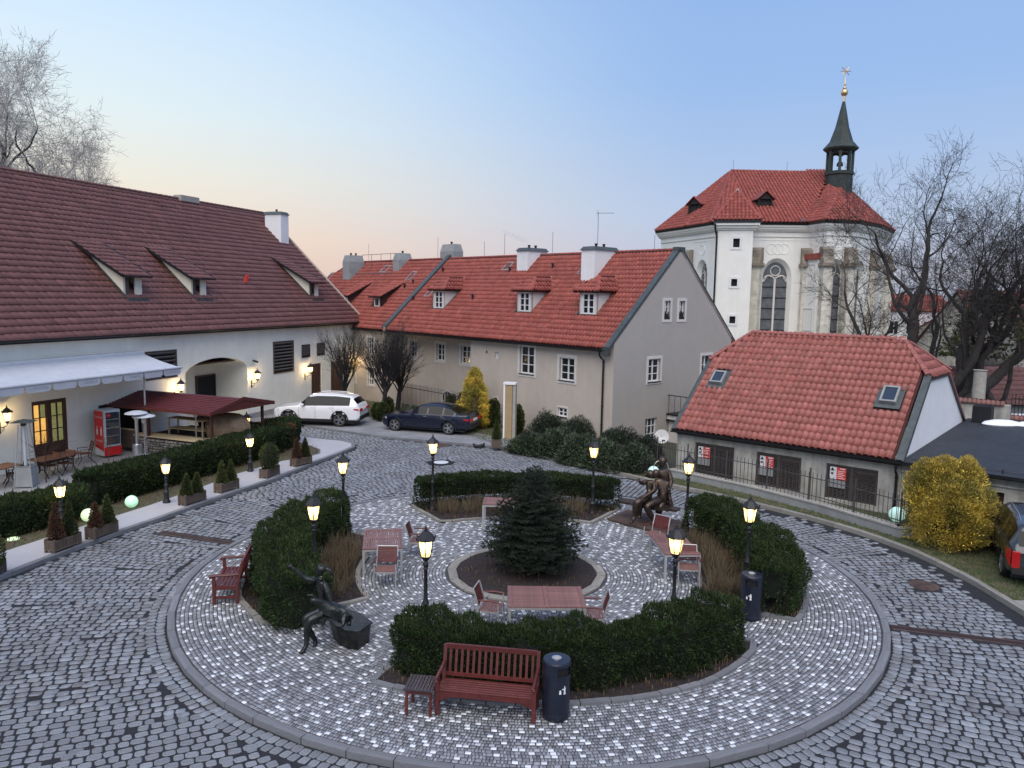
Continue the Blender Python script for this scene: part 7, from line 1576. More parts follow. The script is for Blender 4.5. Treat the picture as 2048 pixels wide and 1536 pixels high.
# stacked serving shelves
t = thing('shelf_rack', 'pale wooden two-tier serving shelves under the shelter roof', 'shelf', SM @ Vector((3.2, 1.0, zD-.1)), math.radians(SD))
for z in (.28, .72):
    for k in range(3): m = MB(); m.cbox(0, 2.0, k*.2, k*.2+.19, z, z+.04, .004); m.build('board', 'plank', t)
for x in (.05, 1.95):
    for y in (.03, .55): m = MB(); m.box(x-.03, x+.03, y-.03, y+.03, 0, .72); m.build('leg', 'plank', t)
# tarp covered round kiln
t = SM @ Vector((5.75, 1.9, zD-.12)); b = MB(); n = 26
prof = [(.80, 0), (.86, .25), (.84, .55), (.74, .80), (.50, .98), (.2, 1.04), (.02, 1.05)]; vs = []
for i, (r, z) in enumerate(prof):
    for k in range(n): a = 2*PI*k/n; f = 1+.05*math.sin(a*7+z*3)+.03*math.sin(a*13+1); vs.append((r*f*math.cos(a)*1.1, r*f*math.sin(a)*.9, z))
b.add(vs, [(i*n+k, i*n+(k+1) % n, (i+1)*n+(k+1) % n, (i+1)*n+k) for i in range(len(prof)-1) for k in range(n)]); o = b.build('covered_grill', 'cover', None, smooth=True); o.location = t; tag(o, 'bulky thing under a creased golden brown tarpaulin in the shelter', 'cover')
p = SM @ Vector((6.3, .35, zD)); m = MB(); m.lathe([(.07, 0), (.02, .03), (.012, .2), (.05, .26), (.012, .3), (.02, .36)], (0, 0, 0), 10); o = m.build('candlestick', 'steel', None, smooth=True); o.location = p; tag(o, 'small metal candle stand on the corner of the shelter deck', 'candle stand')
# low brown hedge behind the shelter and plank fence left of the stone base
hedge('hedge', 'low reddish brown hedge behind the shelter', [tuple((SM @ Vector((2.5, Wd+.5, 0))).to_2d()), tuple((SM @ Vector((Ln+.9, Wd+.5, 0))).to_2d())], .3, 1.0, 9000, None, mat='cypress_brown', z0=0, ln=.08, wd=.02)
t = thing('plank_fence', 'weathered plank fence with a pale top rail left of the stone base', 'fence', SM @ Vector((.3, .0, 0)), math.radians(SD)); me = MB().cbox(-.055, .055, -.012, .012, .18, .96, .003).mesh('plank', 'planter')
for k in range(16): link('plank', me, t, Matrix.Translation((.06+k*.122, 0, random.uniform(-.01, .01))))
m = MB(); m.box(0, 1.98, -.05, .05, .97, 1.02); m.build('top_rail', 'plank', t); m = MB(); m.box(.0, .08, .02, .10, 0, .97); m.box(1.9, 1.98, .02, .10, 0, .97); m.build('post', 'planter', t)
# awning
t = thing('awning', 'long pale grey fabric awning over the terrace on the barn wall', 'awning', BM @ Vector((-16.9, 0, 0)), math.radians(BD)); AL = 8.75; AW0, AW1 = -.32, -2.35; z0_, z1_ = 4.12, 3.62
m = MB(); m.cbox(-.3, AL-.05, -.32, -.004, 4.06, 4.28, .05); m.build('cassette', 'canvas', t)
nx, ny = 60, 10; V = [(AL*i/nx, AW0+(AW1-AW0)*j/ny, z0_+(z1_-z0_)*j/ny-.04*math.sin(PI*j/ny)+.012*math.sin(i*1.9)*math.sin(PI*j/ny)*(1-j/ny)) for j in range(ny+1) for i in range(nx+1)]
F = [(j*(nx+1)+i, j*(nx+1)+i+1, (j+1)*(nx+1)+i+1, (j+1)*(nx+1)+i) for j in range(ny) for i in range(nx)]; link('fabric', npmesh('fabric', V, [np.array(F)], ['canvas'], smooth=True), t)
m = MB(); m.tube([(-.05, AW1, z1_), (AL+.05, AW1, z1_)], .055, 8); m.build('front_bar', 'canvas', t, smooth=True)
segs = 8
for k in range(segs):
    xa, xb = AL*k/segs+.02, AL*(k+1)/segs-.02; pr = [(xa, z1_-.05), (xb, z1_-.05), (xb-.02, z1_-.22), (xb-.10, z1_-.31), (xa+.10, z1_-.31), (xa+.02, z1_-.22)]
    m = MB(); m.slab([(x, AW1-.02, z) for x, z in pr], (0, .006, 0)); vl = m.build('valance', 'canvas', t)
    if k % 2 == 1: link('lettering', text_mesh('L. MONICA', .15, 'canvas_text', .001), vl, Matrix.Translation(((xa+xb)/2, AW1-.024, z1_-.17)) @ Matrix.Rotation(PI/2, 4, 'X'))
m = MB()
for x in (.5, 4.4, 8.3): m.tube([(x, -.3, 4.0), (x+.4, -1.3, 3.7), (x, AW1+.05, z1_-.02)], .03, 6)
m.build('folding_arm', 'alu', t)
q = onwall(BM, 289, 785, -1.9); m = MB(); m.tube([(0, 0, 0), (0, 0, 3.55)], .04, 8); o = m.build('awning_post', 'alu'); o.location = BM @ Vector((q.x, -1.9, 0)); tag(o, 'slim metal post under the right end of the awning', 'post')
# ------------------------------------------------------------------ advertising pillar, birds
t = thing('advertising_pillar', 'tall narrow white and tan advertising pillar at the far kerb', 'pillar', (-.08, 37.9, 0), math.radians(-12)); m = MB(); m.box(-.30, -.22, -.20, .20, 0, 2.70); m.build('edge', 'white_paint', t)
m = MB(); m.box(-.22, .14, -.19, .17, 0, 2.66); m.build('panel', 'oat', t); m = MB(); m.box(.155, .30, -.15, .19, 0, 2.68); m.build('panel', 'concrete', t); m = MB(); m.box(-.31, .31, -.22, .21, 2.70, 2.80); m.build('cap', 'white_paint', t)
for px, py, rz, lab in ((953, 897, 2.9, 'dark bird crouching on the cobbles, the left one'), (963, 896, .4, 'dark bird crouching on the cobbles, the right one by the planter')):
    p = G(px, py, -.1); t = thing('bird', lab, 'bird', p, rz, 'two dark birds on the far cobbles'); m = MB(); m.sphere((0, 0, .11), (.15, .085, .09), 12, 8); m.sphere((.13, 0, .19), .055, 8, 6); m.lathe([(.0, 0)], (0, 0, 0), 3) if False else None; m.add([(-.10, -.05, .12), (-.10, .05, .12), (-.30, .03, .06), (-.30, -.03, .06), (-.1, 0, .16)], [(0, 1, 2, 3), (0, 3, 4), (1, 4, 2), (2, 4, 3)]); m.build('body', 'plastic', t, smooth=True); m = MB(); m.add([(.17, -.015, .19), (.17, .015, .19), (.23, 0, .175), (.17, 0, .205)], [(0, 1, 2), (0, 2, 3), (1, 3, 2)]); m.build('beak', 'iron', t); m = MB(); m.tube([(.02, -.03, 0), (.02, -.03, .06)], .006, 4); m.tube([(.02, .03, 0), (.02, .03, .06)], .006, 4); m.build('leg', 'iron', t)
# ------------------------------------------------------------------ parapet and iron fence on the right
fp = [G(1340, 938, .30), G(1500, 972, .30), G(1640, 1008, .30), G(1795, 1054, .30), G(1985, 1076, .25), G(2160, 1092, .25)]; fp = [Vector((p.x, p.y, 0)) for p in fp]
pw_ = thing('parapet', 'low rendered parapet wall under the iron fence', 'wall', fp[0]); 
for a, b in zip(fp[:-1], fp[1:]):
    d = (b-a).normalized(); nn = Vector((-d.y, d.x, 0)); m = MB(); a_, b_ = a-fp[0], b-fp[0]
    m.beam(a_+nn*.12+Vector((0, 0, .02)), b_+d*.02+nn*.12+Vector((0, 0, .02)), .30, .50); m.build('masonry', 'concrete_grey', pw_); m = MB(); m.beam(a_+nn*.12+Vector((0, 0, .29)), b_+d*.02+nn*.12+Vector((0, 0, .29)), .36, .05); m.build('coping', 'concrete', pw_)
fn = thing('iron_fence', 'long iron bar fence standing on the right parapet', 'fence', fp[0]); barme = MB().tube([(0, 0, .30), (0, 0, 1.28)], .011, 4).mesh('bar', 'fence_iron'); postme = MB().box(-.022, .022, -.022, .022, .28, 1.42).mesh('post', 'fence_iron'); sp_ = 0.
fp2 = [G(1300, 925, .30)]+fp; fp2[0] = Vector((fp2[0].x, fp2[0].y, 0))
for a, b in zip(fp2[:-1], fp2[1:]):
    L = (b-a).length; d = (b-a)/L; nn = Vector((-d.y, d.x, 0))*.12; k = 0
    while sp_ < L: p = a-fp[0]+d*sp_+nn; link('bar', barme, fn, Matrix.Translation(p)); sp_ += .155
    sp_ -= L
    for z in (1.10, .48): m = MB(); m.beam(a-fp[0]+nn+Vector((0, 0, z)), b-fp[0]+nn+Vector((0, 0, z)), .035, .022); m.build('rail', 'fence_iron', fn)
s = .3; tot = sum((b-a).length for a, b in zip(fp2, fp2[1:]))
while s < tot:
    q = s
    for a, b in zip(fp2[:-1], fp2[1:]):
        L = (b-a).length
        if q <= L: d = (b-a)/L; link('post', postme, fn, Matrix.Translation(a-fp[0]+d*q+Vector((-d.y, d.x, 0))*.12)); break
        q -= L
    s += 1.72
# railing in front of the recessed wall of the house
rl_ = thing('iron_railing', 'dark vertical bar railing in front of the recessed beige wall', 'railing', HM @ Vector((-16.4, -.95, 0)), math.radians(MD)); bm_ = MB().tube([(0, 0, 0), (0, 0, 1.62)], .014, 4).mesh('bar', 'fence_iron')
for k in range(44): link('bar', bm_, rl_, Matrix.Translation((k*.14, 0, 0)))
m = MB(); m.box(-.05, 6.15, -.02, .02, 1.34, 1.38); m.box(-.05, 6.15, -.02, .02, .22, .26); m.build('rail', 'fence_iron', rl_)
# ------------------------------------------------------------------ cars
def interp(keys, x):
    for (a, va), (b, vb) in zip(keys, keys[1:]):
        if x <= b: t = (x-a)/(b-a); t = max(0, min(1, t)); t = t*t*(3-2*t)*.35+t*.65; return va+(vb-va)*t
    return keys[-1][1]
def car(name, label, loc, rz, sp):
    t = thing(name, label, 'car', loc, rz); L, W = sp['L'], sp['W']/2; n = 64; xs = [L/2-L*i/n for i in range(n+1)]
    rows = []
    for x in xs:
        f = (L/2-x)/L; zb = interp(sp['bottom'], f); zt = interp(sp['belt'], f); zr = interp(sp['roof'], f); w = W*interp(sp['wid'], f); wr = W*interp(sp['wroof'], f)
        zr = max(zr, zt+.012); wr = min(wr, w*.985)
        sh_ = .03*max(0, 1-abs(f-.5)*1.2)
        rows.append([(x, 0, zb), (x, w*.80, zb), (x, w*.965, zb+.10), (x, w*.995, zb+(zt-zb)*.45), (x, w*1.0, zb+(zt-zb)*.68), (x, w*.985, zt-.06), (x, w*.955, zt), (x, wr+(w*.95-wr)*.12, zt+(zr-zt)*.86), (x, wr*.93, zr-.018), (x, wr*.6, zr+sh_*.5), (x, 0, zr+sh_)])
    m_ = len(rows[0]); V = []; idx = {}
    for i, r in enumerate(rows):
        for j, p in enumerate(r): V.append(p)
        for j, p in enumerate(r[1:-1]): V.append((p[0], -p[1], p[2]))
    st = m_+m_-2
    def vi(i, j, s): return i*st+(j if s > 0 or j in (0, m_-1) else m_+j-1)
    wells = [(sp['xf'], sp['R']), (sp['xr'], sp['R'])]
    body, gl, glr = [], [], []
    for i in range(n):
        f = (i+.5)/n; x = (xs[i]+xs[i+1])/2
        for j in range(m_-1):
            for s in (1, -1):
                q = (vi(i, j, s), vi(i+1, j, s), vi(i+1, j+1, s), vi(i, j+1, s)); q = q if s > 0 else q[::-1]; zc = sum(V[k][2] for k in q)/4
                cut = any(((x-wx)**2+(zc-wr_)**2) < (wr_*1.16)**2 for wx, wr_ in wells) and j < 6 and j > 0
                if cut: continue
                if j == 6 and sp['side'][0] < f < sp['side'][1] and not any(abs(f-p) < sp.get('pw', .010) for p in sp['pillars']): gl.append((q, f, s))
                elif j in (7, 8, 9) and (sp['ws'][0] < f < sp['ws'][1] or sp['rw'][0] < f < sp['rw'][1]): glr.append((q, f))
                elif j == 6 and (sp['ws'][0]+.015 < f < sp['side'][0]-.012): body.append(q)
                else: body.append(q)
    for i in (0, n): ring = [vi(i, j, 1) for j in range(m_)]+[vi(i, j, -1) for j in range(m_-2, 0, -1)]; body.append(tuple(ring if i else ring[::-1]))
    def mk(nm, fs, mt, par, off=0):
        me = bpy.data.meshes.new(nm); used = sorted({k for f in fs for k in f}); mp_ = {k: a for a, k in enumerate(used)}
        me.from_pydata([V[k] for k in used], [], [tuple(mp_[k] for k in f) for f in fs]); me.materials.append(MATS[mt]); me.polygons.foreach_set('use_smooth', [True]*len(fs)); me.update()
        try: me.set_sharp_from_angle(angle=math.radians(35))
        except Exception: pass
        return link(nm, me, par)
    bd = mk('body', body, sp['mat'], t); 
    for s in (1, -1):
        ps = [0]+list(sp['pillars'])+[1]
        for a_, b_ in zip(ps, ps[1:]):
            fs = [q for q, f, s2 in gl if s2 == s and a_ < f < b_]
            if fs: mk('side_window', fs, 'car_glass', t)
    mk('windscreen', [q for q, f in glr if f < .5], 'car_glass', t); mk('rear_window', [q for q, f in glr if f > .5], 'car_glass', t)
    # wheel housings (dark lining inside the arches), wheels
    for wx in (sp['xf'], sp['xr']):
        for s in (-1, 1):
            R = sp['R']; m = MB(); k = 18; r2 = R*1.17; y0, y1 = s*(W*.45), s*(W*.985)
            P = [(wx+r2*math.cos(PI*a/k*1.16-.25), R+r2*math.sin(PI*a/k*1.16-.25)) for a in range(k+1)]
            for a, b in zip(P, P[1:]): m.add([(a[0], y0, a[1]), (b[0], y0, b[1]), (b[0], y1, b[1]), (a[0], y1, a[1])], [(0, 1, 2, 3)])
            m.add([(p[0], y0, p[1]) for p in P], [tuple(range(len(P)))]); m.build('wheel_arch', 'plastic', t)
            if sp.get('clad'):
                m = MB()
                for a, b in zip(P, P[1:]):
                    c1 = Vector((a[0]-wx, a[1]-R)).normalized()*.05; c2 = Vector((b[0]-wx, b[1]-R)).normalized()*.05; yy = s*(W+.004)
                    m.add([(a[0], yy, a[1]), (b[0], yy, b[1]), (b[0]+c2.x, yy-s*.01, b[1]+c2.y), (a[0]+c1.x, yy-s*.01, a[1]+c1.y)], [(0, 1, 2, 3)])
                m.build('arch_cladding', 'plastic' if sp['clad'] == 1 else sp['mat'], t)
            Mw = Matrix.Translation((wx, s*(W-.12), R)) @ Matrix.Rotation(-s*PI/2, 4, 'X')
            m = MB(); m.lathe([(R*.72, -.10), (R*.93, -.11), (R, -.07), (R, .07), (R*.93, .11), (R*.72, .10)], (0, 0, 0), 28, cap=False); wh = m.build('wheel', 'tyre', t, smooth=True, mw=Mw)
            m = MB(); m.lathe([(R*.72, .10), (R*.68, .085), (R*.66, .02), (.02, .02)], (0, 0, 0), 28, cap=False); m.build('rim_well', 'plastic', wh)
            m = MB(); m.lathe([(R*.72, .09), (R*.72, .105), (R*.67, .105), (R*.67, .09)], (0, 0, 0), 28, cap=False); m.lathe([(R*.17, .05), (R*.17, .095), (.01, .10)], (0, 0, 0), 12)
            ns = sp.get('spokes', 5)
            for a in range(ns):
                for o in ((-.10, .10) if sp.get('dbl') else (0,)):
                    th = 2*PI*a/ns; c1 = Vector((R*.12*math.cos(th+o*2), R*.12*math.sin(th+o*2), .088)); c2 = Vector((R*.70*math.cos(th+o*1.6), R*.70*math.sin(th+o*1.6), .095)); m.beam(c1, c2, R*.10 if sp.get('dbl') else R*.17, .02)
            m.build('rim', 'rim', wh)
    # details
    def surf(f, j, s=1):
        i = min(n, int(round(f*n))); p = rows[i][j]; return Vector((p[0], p[1]*s, p[2]))
    fr_, rr_ = xs[0], xs[-1]
    for s in (-1, 1):
        m = MB(); a = surf(.008, 4, s); b = surf(.075, 5, s); m.slab([a+Vector((.02, s*.0, -.10)), a+Vector((.02, -s*.28, -.09)), a+Vector((.0, -s*.26, .04)), b+Vector((.02, s*.012, .0)), b+Vector((.0, s*.014, -.10))], (.01, 0, 0)); m.build('headlight', 'fridge_white', t)
        c = surf(1-.012, 4, s); zt = rows[-2][5][2]; hh = sp.get('tl', (.16, .34)); x1 = rr_-.012
        m = MB(); m.cbox(x1-.02, x1+.03, min(s*(W*.86), s*(W*.86-hh[1])), max(s*(W*.86), s*(W*.86-hh[1])), zt-hh[0]-.02, zt-.02, .01); m.mat('tail') if False else None; tl = m.build('tail_light', 'tail', t, mw=Matrix.Identity(4))
        tl.matrix_basis = Matrix.Translation((-.02, 0, 0)); c1, c2 = surf(.985, 4, s), surf(.945, 5, s)
        m = MB(); e = Vector((0, s*.012, 0)); m.slab([Vector((c1.x-.02, c1.y, zt-hh[0])), Vector((c1.x-.02, c1.y, zt-.03)), Vector((c2.x, c2.y, zt-.02)), Vector((c2.x, c2.y*1.01, zt-hh[0]*.6))], e*2); m.build('tail_light', 'tail', t)
        mx_ = interp([(0, 0), (1, 1)], .3); q = surf(sp['mir'], 6, s); m = MB(); m.sphere((q.x, q.y+s*.14, q.z+.07), (.10, .13, .075), 10, 8); m.beam((q.x, q.y-.02*s, q.z+.01), (q.x, q.y+s*.1, q.z+.05), .06, .03); m.build('mirror', sp['mat'], t, smooth=True)
        for f_ in sp['handles']: q = surf(f_, 5, s); m = MB(); m.box(q.x-.09, q.x+.09, q.y-.012 if s < 0 else q.y, q.y if s < 0 else q.y+.012, q.z-.05, q.z-.02); m.build('door_handle', 'rim' if sp['mat'] != 'car_white' else 'car_white', t, mw=Matrix.Translation((0, s*.012, 0)))
        for f_ in sp['seams']:
            m = MB(); pts_ = [surf(f_, j, s)+Vector((0, s*.004, 0)) for j in (2, 3, 4, 5, 6)]
            for a, b in zip(pts_, pts_[1:]): m.beam(a, b, .008, .008)
            m.build('door_seam', 'plastic', t)
        m = MB(); pa = [surf(f_, 6, s)+Vector((0, s*.006, -.004)) for f_ in np.linspace(sp['side'][0], sp['side'][1], 9)]
        for a, b in zip(pa, pa[1:]): m.beam(a, b, .012, .02)
        m.build('window_trim', 'rim' if sp.get('chrome') else 'plastic', t)
        if sp.get('clad') == 1: m = MB(); m.box(sp['xr']+R*1.2, sp['xf']-R*1.2, min(s*W*.93, s*(W+.01)), max(s*W*.93, s*(W+.01)), sp['bottom'][1][1]-.01, sp['bottom'][1][1]+.12); m.build('sill_cladding', 'plastic', t); m = MB(); m.box(sp['xr']+R*1.3, sp['xf']-R*1.3, min(s*(W+.008), s*(W+.02)), max(s*(W+.008), s*(W+.02)), sp['bottom'][1][1]+.12, sp['bottom'][1][1]+.135); m.build('sill_trim', 'rim', t)
        if sp.get('rails'): m = MB(); q = [surf(f_, 8, s)+Vector((0, -s*.03, .045 if 0 < k < 6 else .0)) for k, f_ in enumerate(np.linspace(.40, .84, 7))]; m.tube(q, .016, 5); m.build('roof_rail', 'rim', t)
    zp = sp['plz']; m = MB(); m.box(rr_-.045, rr_+.002, -.26, .26, zp, zp+.11); m.build('number_plate', 'plate', t, mw=Matrix.Translation((-.0, 0, 0)))
    m = MB(); zb_ = interp(sp['bottom'], 1.0); m.box(rr_-.05, rr_-.0, -W*.84, W*.84, zb_-.05, zb_+.16); m.build('rear_bumper', 'plastic', t)
    if sp.get('skid'): m = MB(); m.box(rr_-.03, rr_+.015, -W*.55, W*.55, zb_+.02, zb_+.08); m.build('skid_plate', 'rim', t)
    m = MB(); zf_ = interp(sp['bottom'], 0); m.box(fr_-.03, fr_+.01, -W*.5, W*.5, zf_+.12, zf_+.42); m.build('grille', 'plastic', t)
    m = MB(); m.box(-L/2+.3, L/2-.3, -W*.8, W*.8, .16, .24); m.build('underbody', 'plastic', t)
    return t
SUV = dict(L=4.77, W=1.89, R=.375, xf=1.45, xr=-1.315, mat='car_white', bottom=[(0, .42), (.04, .27), (.5, .26), (.96, .30), (1, .42)], belt=[(0, .70), (.015, .84), (.06, .93), (.24, 1.04), (.5, 1.10), (.85, 1.14), (.97, 1.16), (1, .95)],
    roof=[(0, .70), (.015, .86), (.07, .96), (.26, 1.08), (.29, 1.10), (.42, 1.60), (.52, 1.67), (.72, 1.67), (.89, 1.60), (.905, 1.56), (.985, 1.14), (1, .95)], wid=[(0, .74), (.03, .90), (.10, .985), (.5, 1), (.9, .985), (.97, .92), (1, .82)], wroof=[(0, .6), (.28, .80), (.42, .72), (.6, .70), (.9, .66), (1, .7)],
    side=(.335, .895), pw=.004, pillars=(.50, .70, .81), ws=(.30, .415), rw=(.915, .975), mir=.355, handles=(.47, .67), seams=(.31, .505, .71), clad=1, rails=1, plz=.86, skid=1, tl=(.13, .42), spokes=5, dbl=1, chrome=1)
SED = dict(L=4.94, W=1.87, R=.335, xf=1.62, xr=-1.355, mat='car_blue', bottom=[(0, .32), (.04, .20), (.5, .20), (.96, .24), (1, .38)], belt=[(0, .58), (.012, .68), (.05, .78), (.25, .92), (.5, .97), (.8, 1.0), (.97, 1.02), (1, .82)],
    roof=[(0, .58), (.012, .70), (.06, .81), (.28, .96), (.31, .98), (.44, 1.38), (.54, 1.455), (.66, 1.45), (.76, 1.36), (.875, 1.08), (.90, 1.06), (.985, 1.07), (1, .85)], wid=[(0, .72), (.03, .90), (.10, .975), (.5, 1), (.88, .985), (.96, .92), (1, .82)], wroof=[(0, .6), (.30, .80), (.44, .70), (.62, .68), (.85, .72), (1, .75)],
    side=(.35, .83), pw=.006, pillars=(.535, .715), ws=(.32, .44), rw=(.72, .868), mir=.375, handles=(.52, .70), seams=(.32, .54, .72), clad=2, plz=.70, tl=(.13, .36), spokes=5, dbl=1, chrome=1)
MPV = dict(L=4.45, W=1.83, R=.33, xf=1.38, xr=-1.36, mat='car_grey', bottom=[(0, .36), (.04, .22), (.5, .22), (.96, .28), (1, .40)], belt=[(0, .62), (.015, .75), (.06, .86), (.22, .98), (.5, 1.03), (.85, 1.07), (.975, 1.08), (1, .9)],
    roof=[(0, .62), (.015, .77), (.07, .88), (.2, 1.02), (.23, 1.04), (.39, 1.58), (.52, 1.64), (.75, 1.62), (.90, 1.55), (.93, 1.45), (.985, 1.06), (1, .9)], wid=[(0, .74), (.03, .90), (.10, .985), (.5, 1), (.9, .985), (.97, .92), (1, .84)], wroof=[(0, .6), (.25, .80), (.40, .74), (.6, .72), (.9, .70), (1, .7)],
    side=(.29, .92), pillars=(.46, .67, .81), ws=(.24, .385), rw=(.935, .978), mir=.31, handles=(.44, .64), seams=(.28, .465, .68), clad=2, rails=1, plz=.80, tl=(.42, .17), spokes=7, chrome=0)
car('parked_car', 'white family SUV parked beside the barn with its tail to the right', (-10.32, 41.30, .0), math.radians(174), SUV)
car('parked_car', 'dark blue saloon car parked in front of the beige house', (-4.22, 39.72, .0), math.radians(163), SED)
car('parked_car', 'dark grey people carrier parked on the right edge, seen from behind', (14.35, 20.45, -.01), math.radians(64), MPV)
# ------------------------------------------------------------------ statues
import bmesh
FAT = 1.42
def skin(name, nodes, edges, mat, parent, root, sub=2, sm=True, org=Vector((0, 0, 0)), blobs=()):
    """one continuous body grown round a joint skeleton; nodes name -> (px,py,depth,radius)"""
    bm = bmesh.new(); ly = bm.verts.layers.skin.verify(); vs = {}
    for k, v in nodes.items():
        p = D(v[0], v[1], v[2])-org if len(v) in (4, 5) else v[0]
        b = bm.verts.new(p); r = v[3] if len(v) >= 4 else v[1]; kf = .85 if k[:2] in ('pa', 'to') and len(k) > 3 else FAT; b[ly].radius = (r*kf, (v[4] if len(v) == 5 else r)*kf); b[ly].use_root = (k == root); vs[k] = b
    for a, b in edges: bm.edges.new((vs[a], vs[b]))
    me = bpy.data.meshes.new(name); bm.to_mesh(me); bm.free(); o = bpy.data.objects.new(name, me); COL.objects.link(o)
    md = o.modifiers.new('s', 'SKIN'); md.use_smooth_shade = True; md.branch_smoothing = .6; md = o.modifiers.new('u', 'SUBSURF'); md.levels = sub; md.render_levels = sub
    me2 = evalmesh(o, name); bpy.data.objects.remove(o); me2.materials.clear(); me2.materials.append(MATS[mat]); return link(name, me2, parent)
def head(m, c, face, r, up=Vector((0, 0, 1))):
    """head with nose, brow, ears and hair bun added to MB m"""
    f = face.normalized(); s = f.cross(up).normalized(); u = s.cross(f)
    B = Matrix(((f.x, s.x, u.x, c.x), (f.y, s.y, u.y, c.y), (f.z, s.z, u.z, c.z), (0, 0, 0, 1))); m.T = B
    m.sphere((0, 0, 0), (r*.95, r*.78, r*1.15), 16, 12); m.sphere((r*.30, 0, -r*.55), (r*.62, r*.5, r*.5), 12, 8)
    m.add([(r*.88, 0, r*.28), (r*1.22, 0, -r*.22), (r*.85, r*.16, -r*.26), (r*.85, -r*.16, -r*.26)], [(0, 1, 2), (0, 3, 1), (1, 3, 2)])
    for sg in (-1, 1): m.sphere((r*.0, sg*r*.78, -r*.08), (r*.18, r*.1, r*.26), 8, 6); m.sphere((r*.78, sg*r*.30, r*.14), (r*.12, r*.15, r*.09), 8, 6)
    m.sphere((r*.86, 0, -r*.52), (r*.12, r*.24, r*.09), 8, 6); m.T = None
def hand(nodes, edges, wrist, tip, r, dep, nm, pxm):
    """five bent fingers rooted in the palm; positions in photo pixels at a depth"""
    (wx, wy), (tx, ty) = wrist, tip; dx, dy = tx-wx, ty-wy; L = math.hypot(dx, dy); ux, uy = dx/L, dy/L; nx_, ny_ = -uy, ux
    nodes[nm+'p'] = ((wx+dx*.5), (wy+dy*.5), dep, r*1.15, r*.7); edges.append((nm+'w', nm+'p'))
# left: seated figure pointing, with an animal across the block
og = G(672, 1285); og = Vector((og.x, og.y, .0))
st = thing('bronze_statue', 'dark bronze of a seated ponytailed woman pointing left with an animal at her side', 'statue', og)
d0 = 14.78; s_ = lambda r: r
N_ = dict(pelv=(653, 1221, 14.85, .125, .11), waist=(649, 1200, 14.82, .085, .075), chest=(640, 1178, 14.78, .115, .095), nk=(641, 1163, 14.76, .045), hd0=(642, 1152, 14.75, .05),
    shL=(631, 1163, 14.78, .052), elL=(609, 1156, 14.75, .034), wrL=(588, 1138, 14.72, .024), paL=(582, 1133, 14.72, .030, .018),
    shR=(650, 1167, 14.72, .056), elR=(662, 1206, 14.62, .038), wrR=(651, 1232, 14.55, .027), paR=(647, 1240, 14.52, .032, .02),
    hpR=(650, 1229, 14.76, .095), knR=(618, 1240, 14.60, .064), anR=(613, 1290, 14.55, .036), ftR=(606, 1302, 14.50, .036, .028), toR=(599, 1307, 14.44, .026, .018),
    hpL=(648, 1224, 14.96, .092), knL=(608, 1235, 14.80, .062), anL=(631, 1281, 14.86, .035), ftL=(630, 1293, 14.80, .034, .026), toL=(624, 1298, 14.72, .024, .017), cfR=(614, 1262, 14.60, .052), cfL=(617, 1258, 14.83, .050))
E2 = [('pelv', 'waist'), ('waist', 'chest'), ('chest', 'nk'), ('nk', 'hd0'), ('chest', 'shL'), ('shL', 'elL'), ('elL', 'wrL'), ('wrL', 'paL'), ('chest', 'shR'), ('shR', 'elR'), ('elR', 'wrR'), ('wrR', 'paR'), ('pelv', 'hpR'), ('hpR', 'knR'), ('knR', 'cfR'), ('cfR', 'anR'), ('anR', 'ftR'), ('ftR', 'toR'), ('pelv', 'hpL'), ('hpL', 'knL'), ('knL', 'cfL'), ('cfL', 'anL'), ('anL', 'ftL'), ('ftL', 'toL')]
def fingers(nodes, edges, base, bx, by, dep, ang, spread, ln, r=.0085):
    """adds five finger chains (px space): ang direction of the hand in degrees, image y down"""
    for k, (o, l) in enumerate(((-1.5, .85), (-.5, 1.0), (.5, .95), (1.5, .78), (2.9, .62))):
        a = math.radians(ang+o*spread); rt = (bx-math.sin(math.radians(ang))*o*1.1, by+math.cos(math.radians(ang))*o*1.1)
        q1 = (rt[0]+math.cos(a)*ln*l*.5, rt[1]+math.sin(a)*ln*l*.5); q2 = (q1[0]+math.cos(a+.35)*ln*l*.5, q1[1]+math.sin(a+.35)*ln*l*.5)
        nodes[base+str(k)+'a'] = (*q1, dep, r); nodes[base+str(k)+'b'] = (*q2, dep, r*.8); edges += [(base, base+str(k)+'a'), (base+str(k)+'a', base+str(k)+'b')]
fingers(N_, E2, 'paL', 582, 1133, 14.72, 205, 16, 9, .010)
fingers(N_, E2, 'paR', 647, 1240, 14.50, 110, 12, 8, .010)
fig = skin('figure', N_, E2, 'bronze', st, 'pelv', org=og)
m = MB(); hc = D(641, 1141, 14.75)-og; face = Vector((-1, -.25, .05)); head(m, hc, face, .095); m.build('head', 'bronze', st, smooth=True)
m = MB(); m.sphere(hc+Vector((.02, .0, .035)), (.105, .095, .085), 14, 10); m.sphere(D(651, 1137, 14.76)-og, .035, 8, 6); m.tube([D(652, 1137, 14.76)-og, D(659, 1139, 14.76)-og, D(664, 1146, 14.75)-og, D(668, 1153, 14.75)-og], [.03, .04, .032, .012], 7); m.build('hair', 'bronze', st, smooth=True)
An = dict(rump=(690, 1229, 14.62, .135), mid=(672, 1222, 14.60, .12), sh=(645, 1212, 14.56, .115), nk=(636, 1203, 14.5, .075), hd=(628, 1199, 14.44, .055), mz=(620, 1203, 14.40, .032), tl=(703, 1230, 14.62, .018), tl2=(705, 1239, 14.60, .012),
    h1=(684, 1241, 14.46, .055), h2=(687, 1250, 14.42, .028), h3=(679, 1254, 14.36, .022), f1=(650, 1230, 14.44, .045), f2=(647, 1244, 14.38, .024), f3=(643, 1252, 14.36, .020), g1=(697, 1242, 14.7, .05), g2=(699, 1252, 14.62, .025))
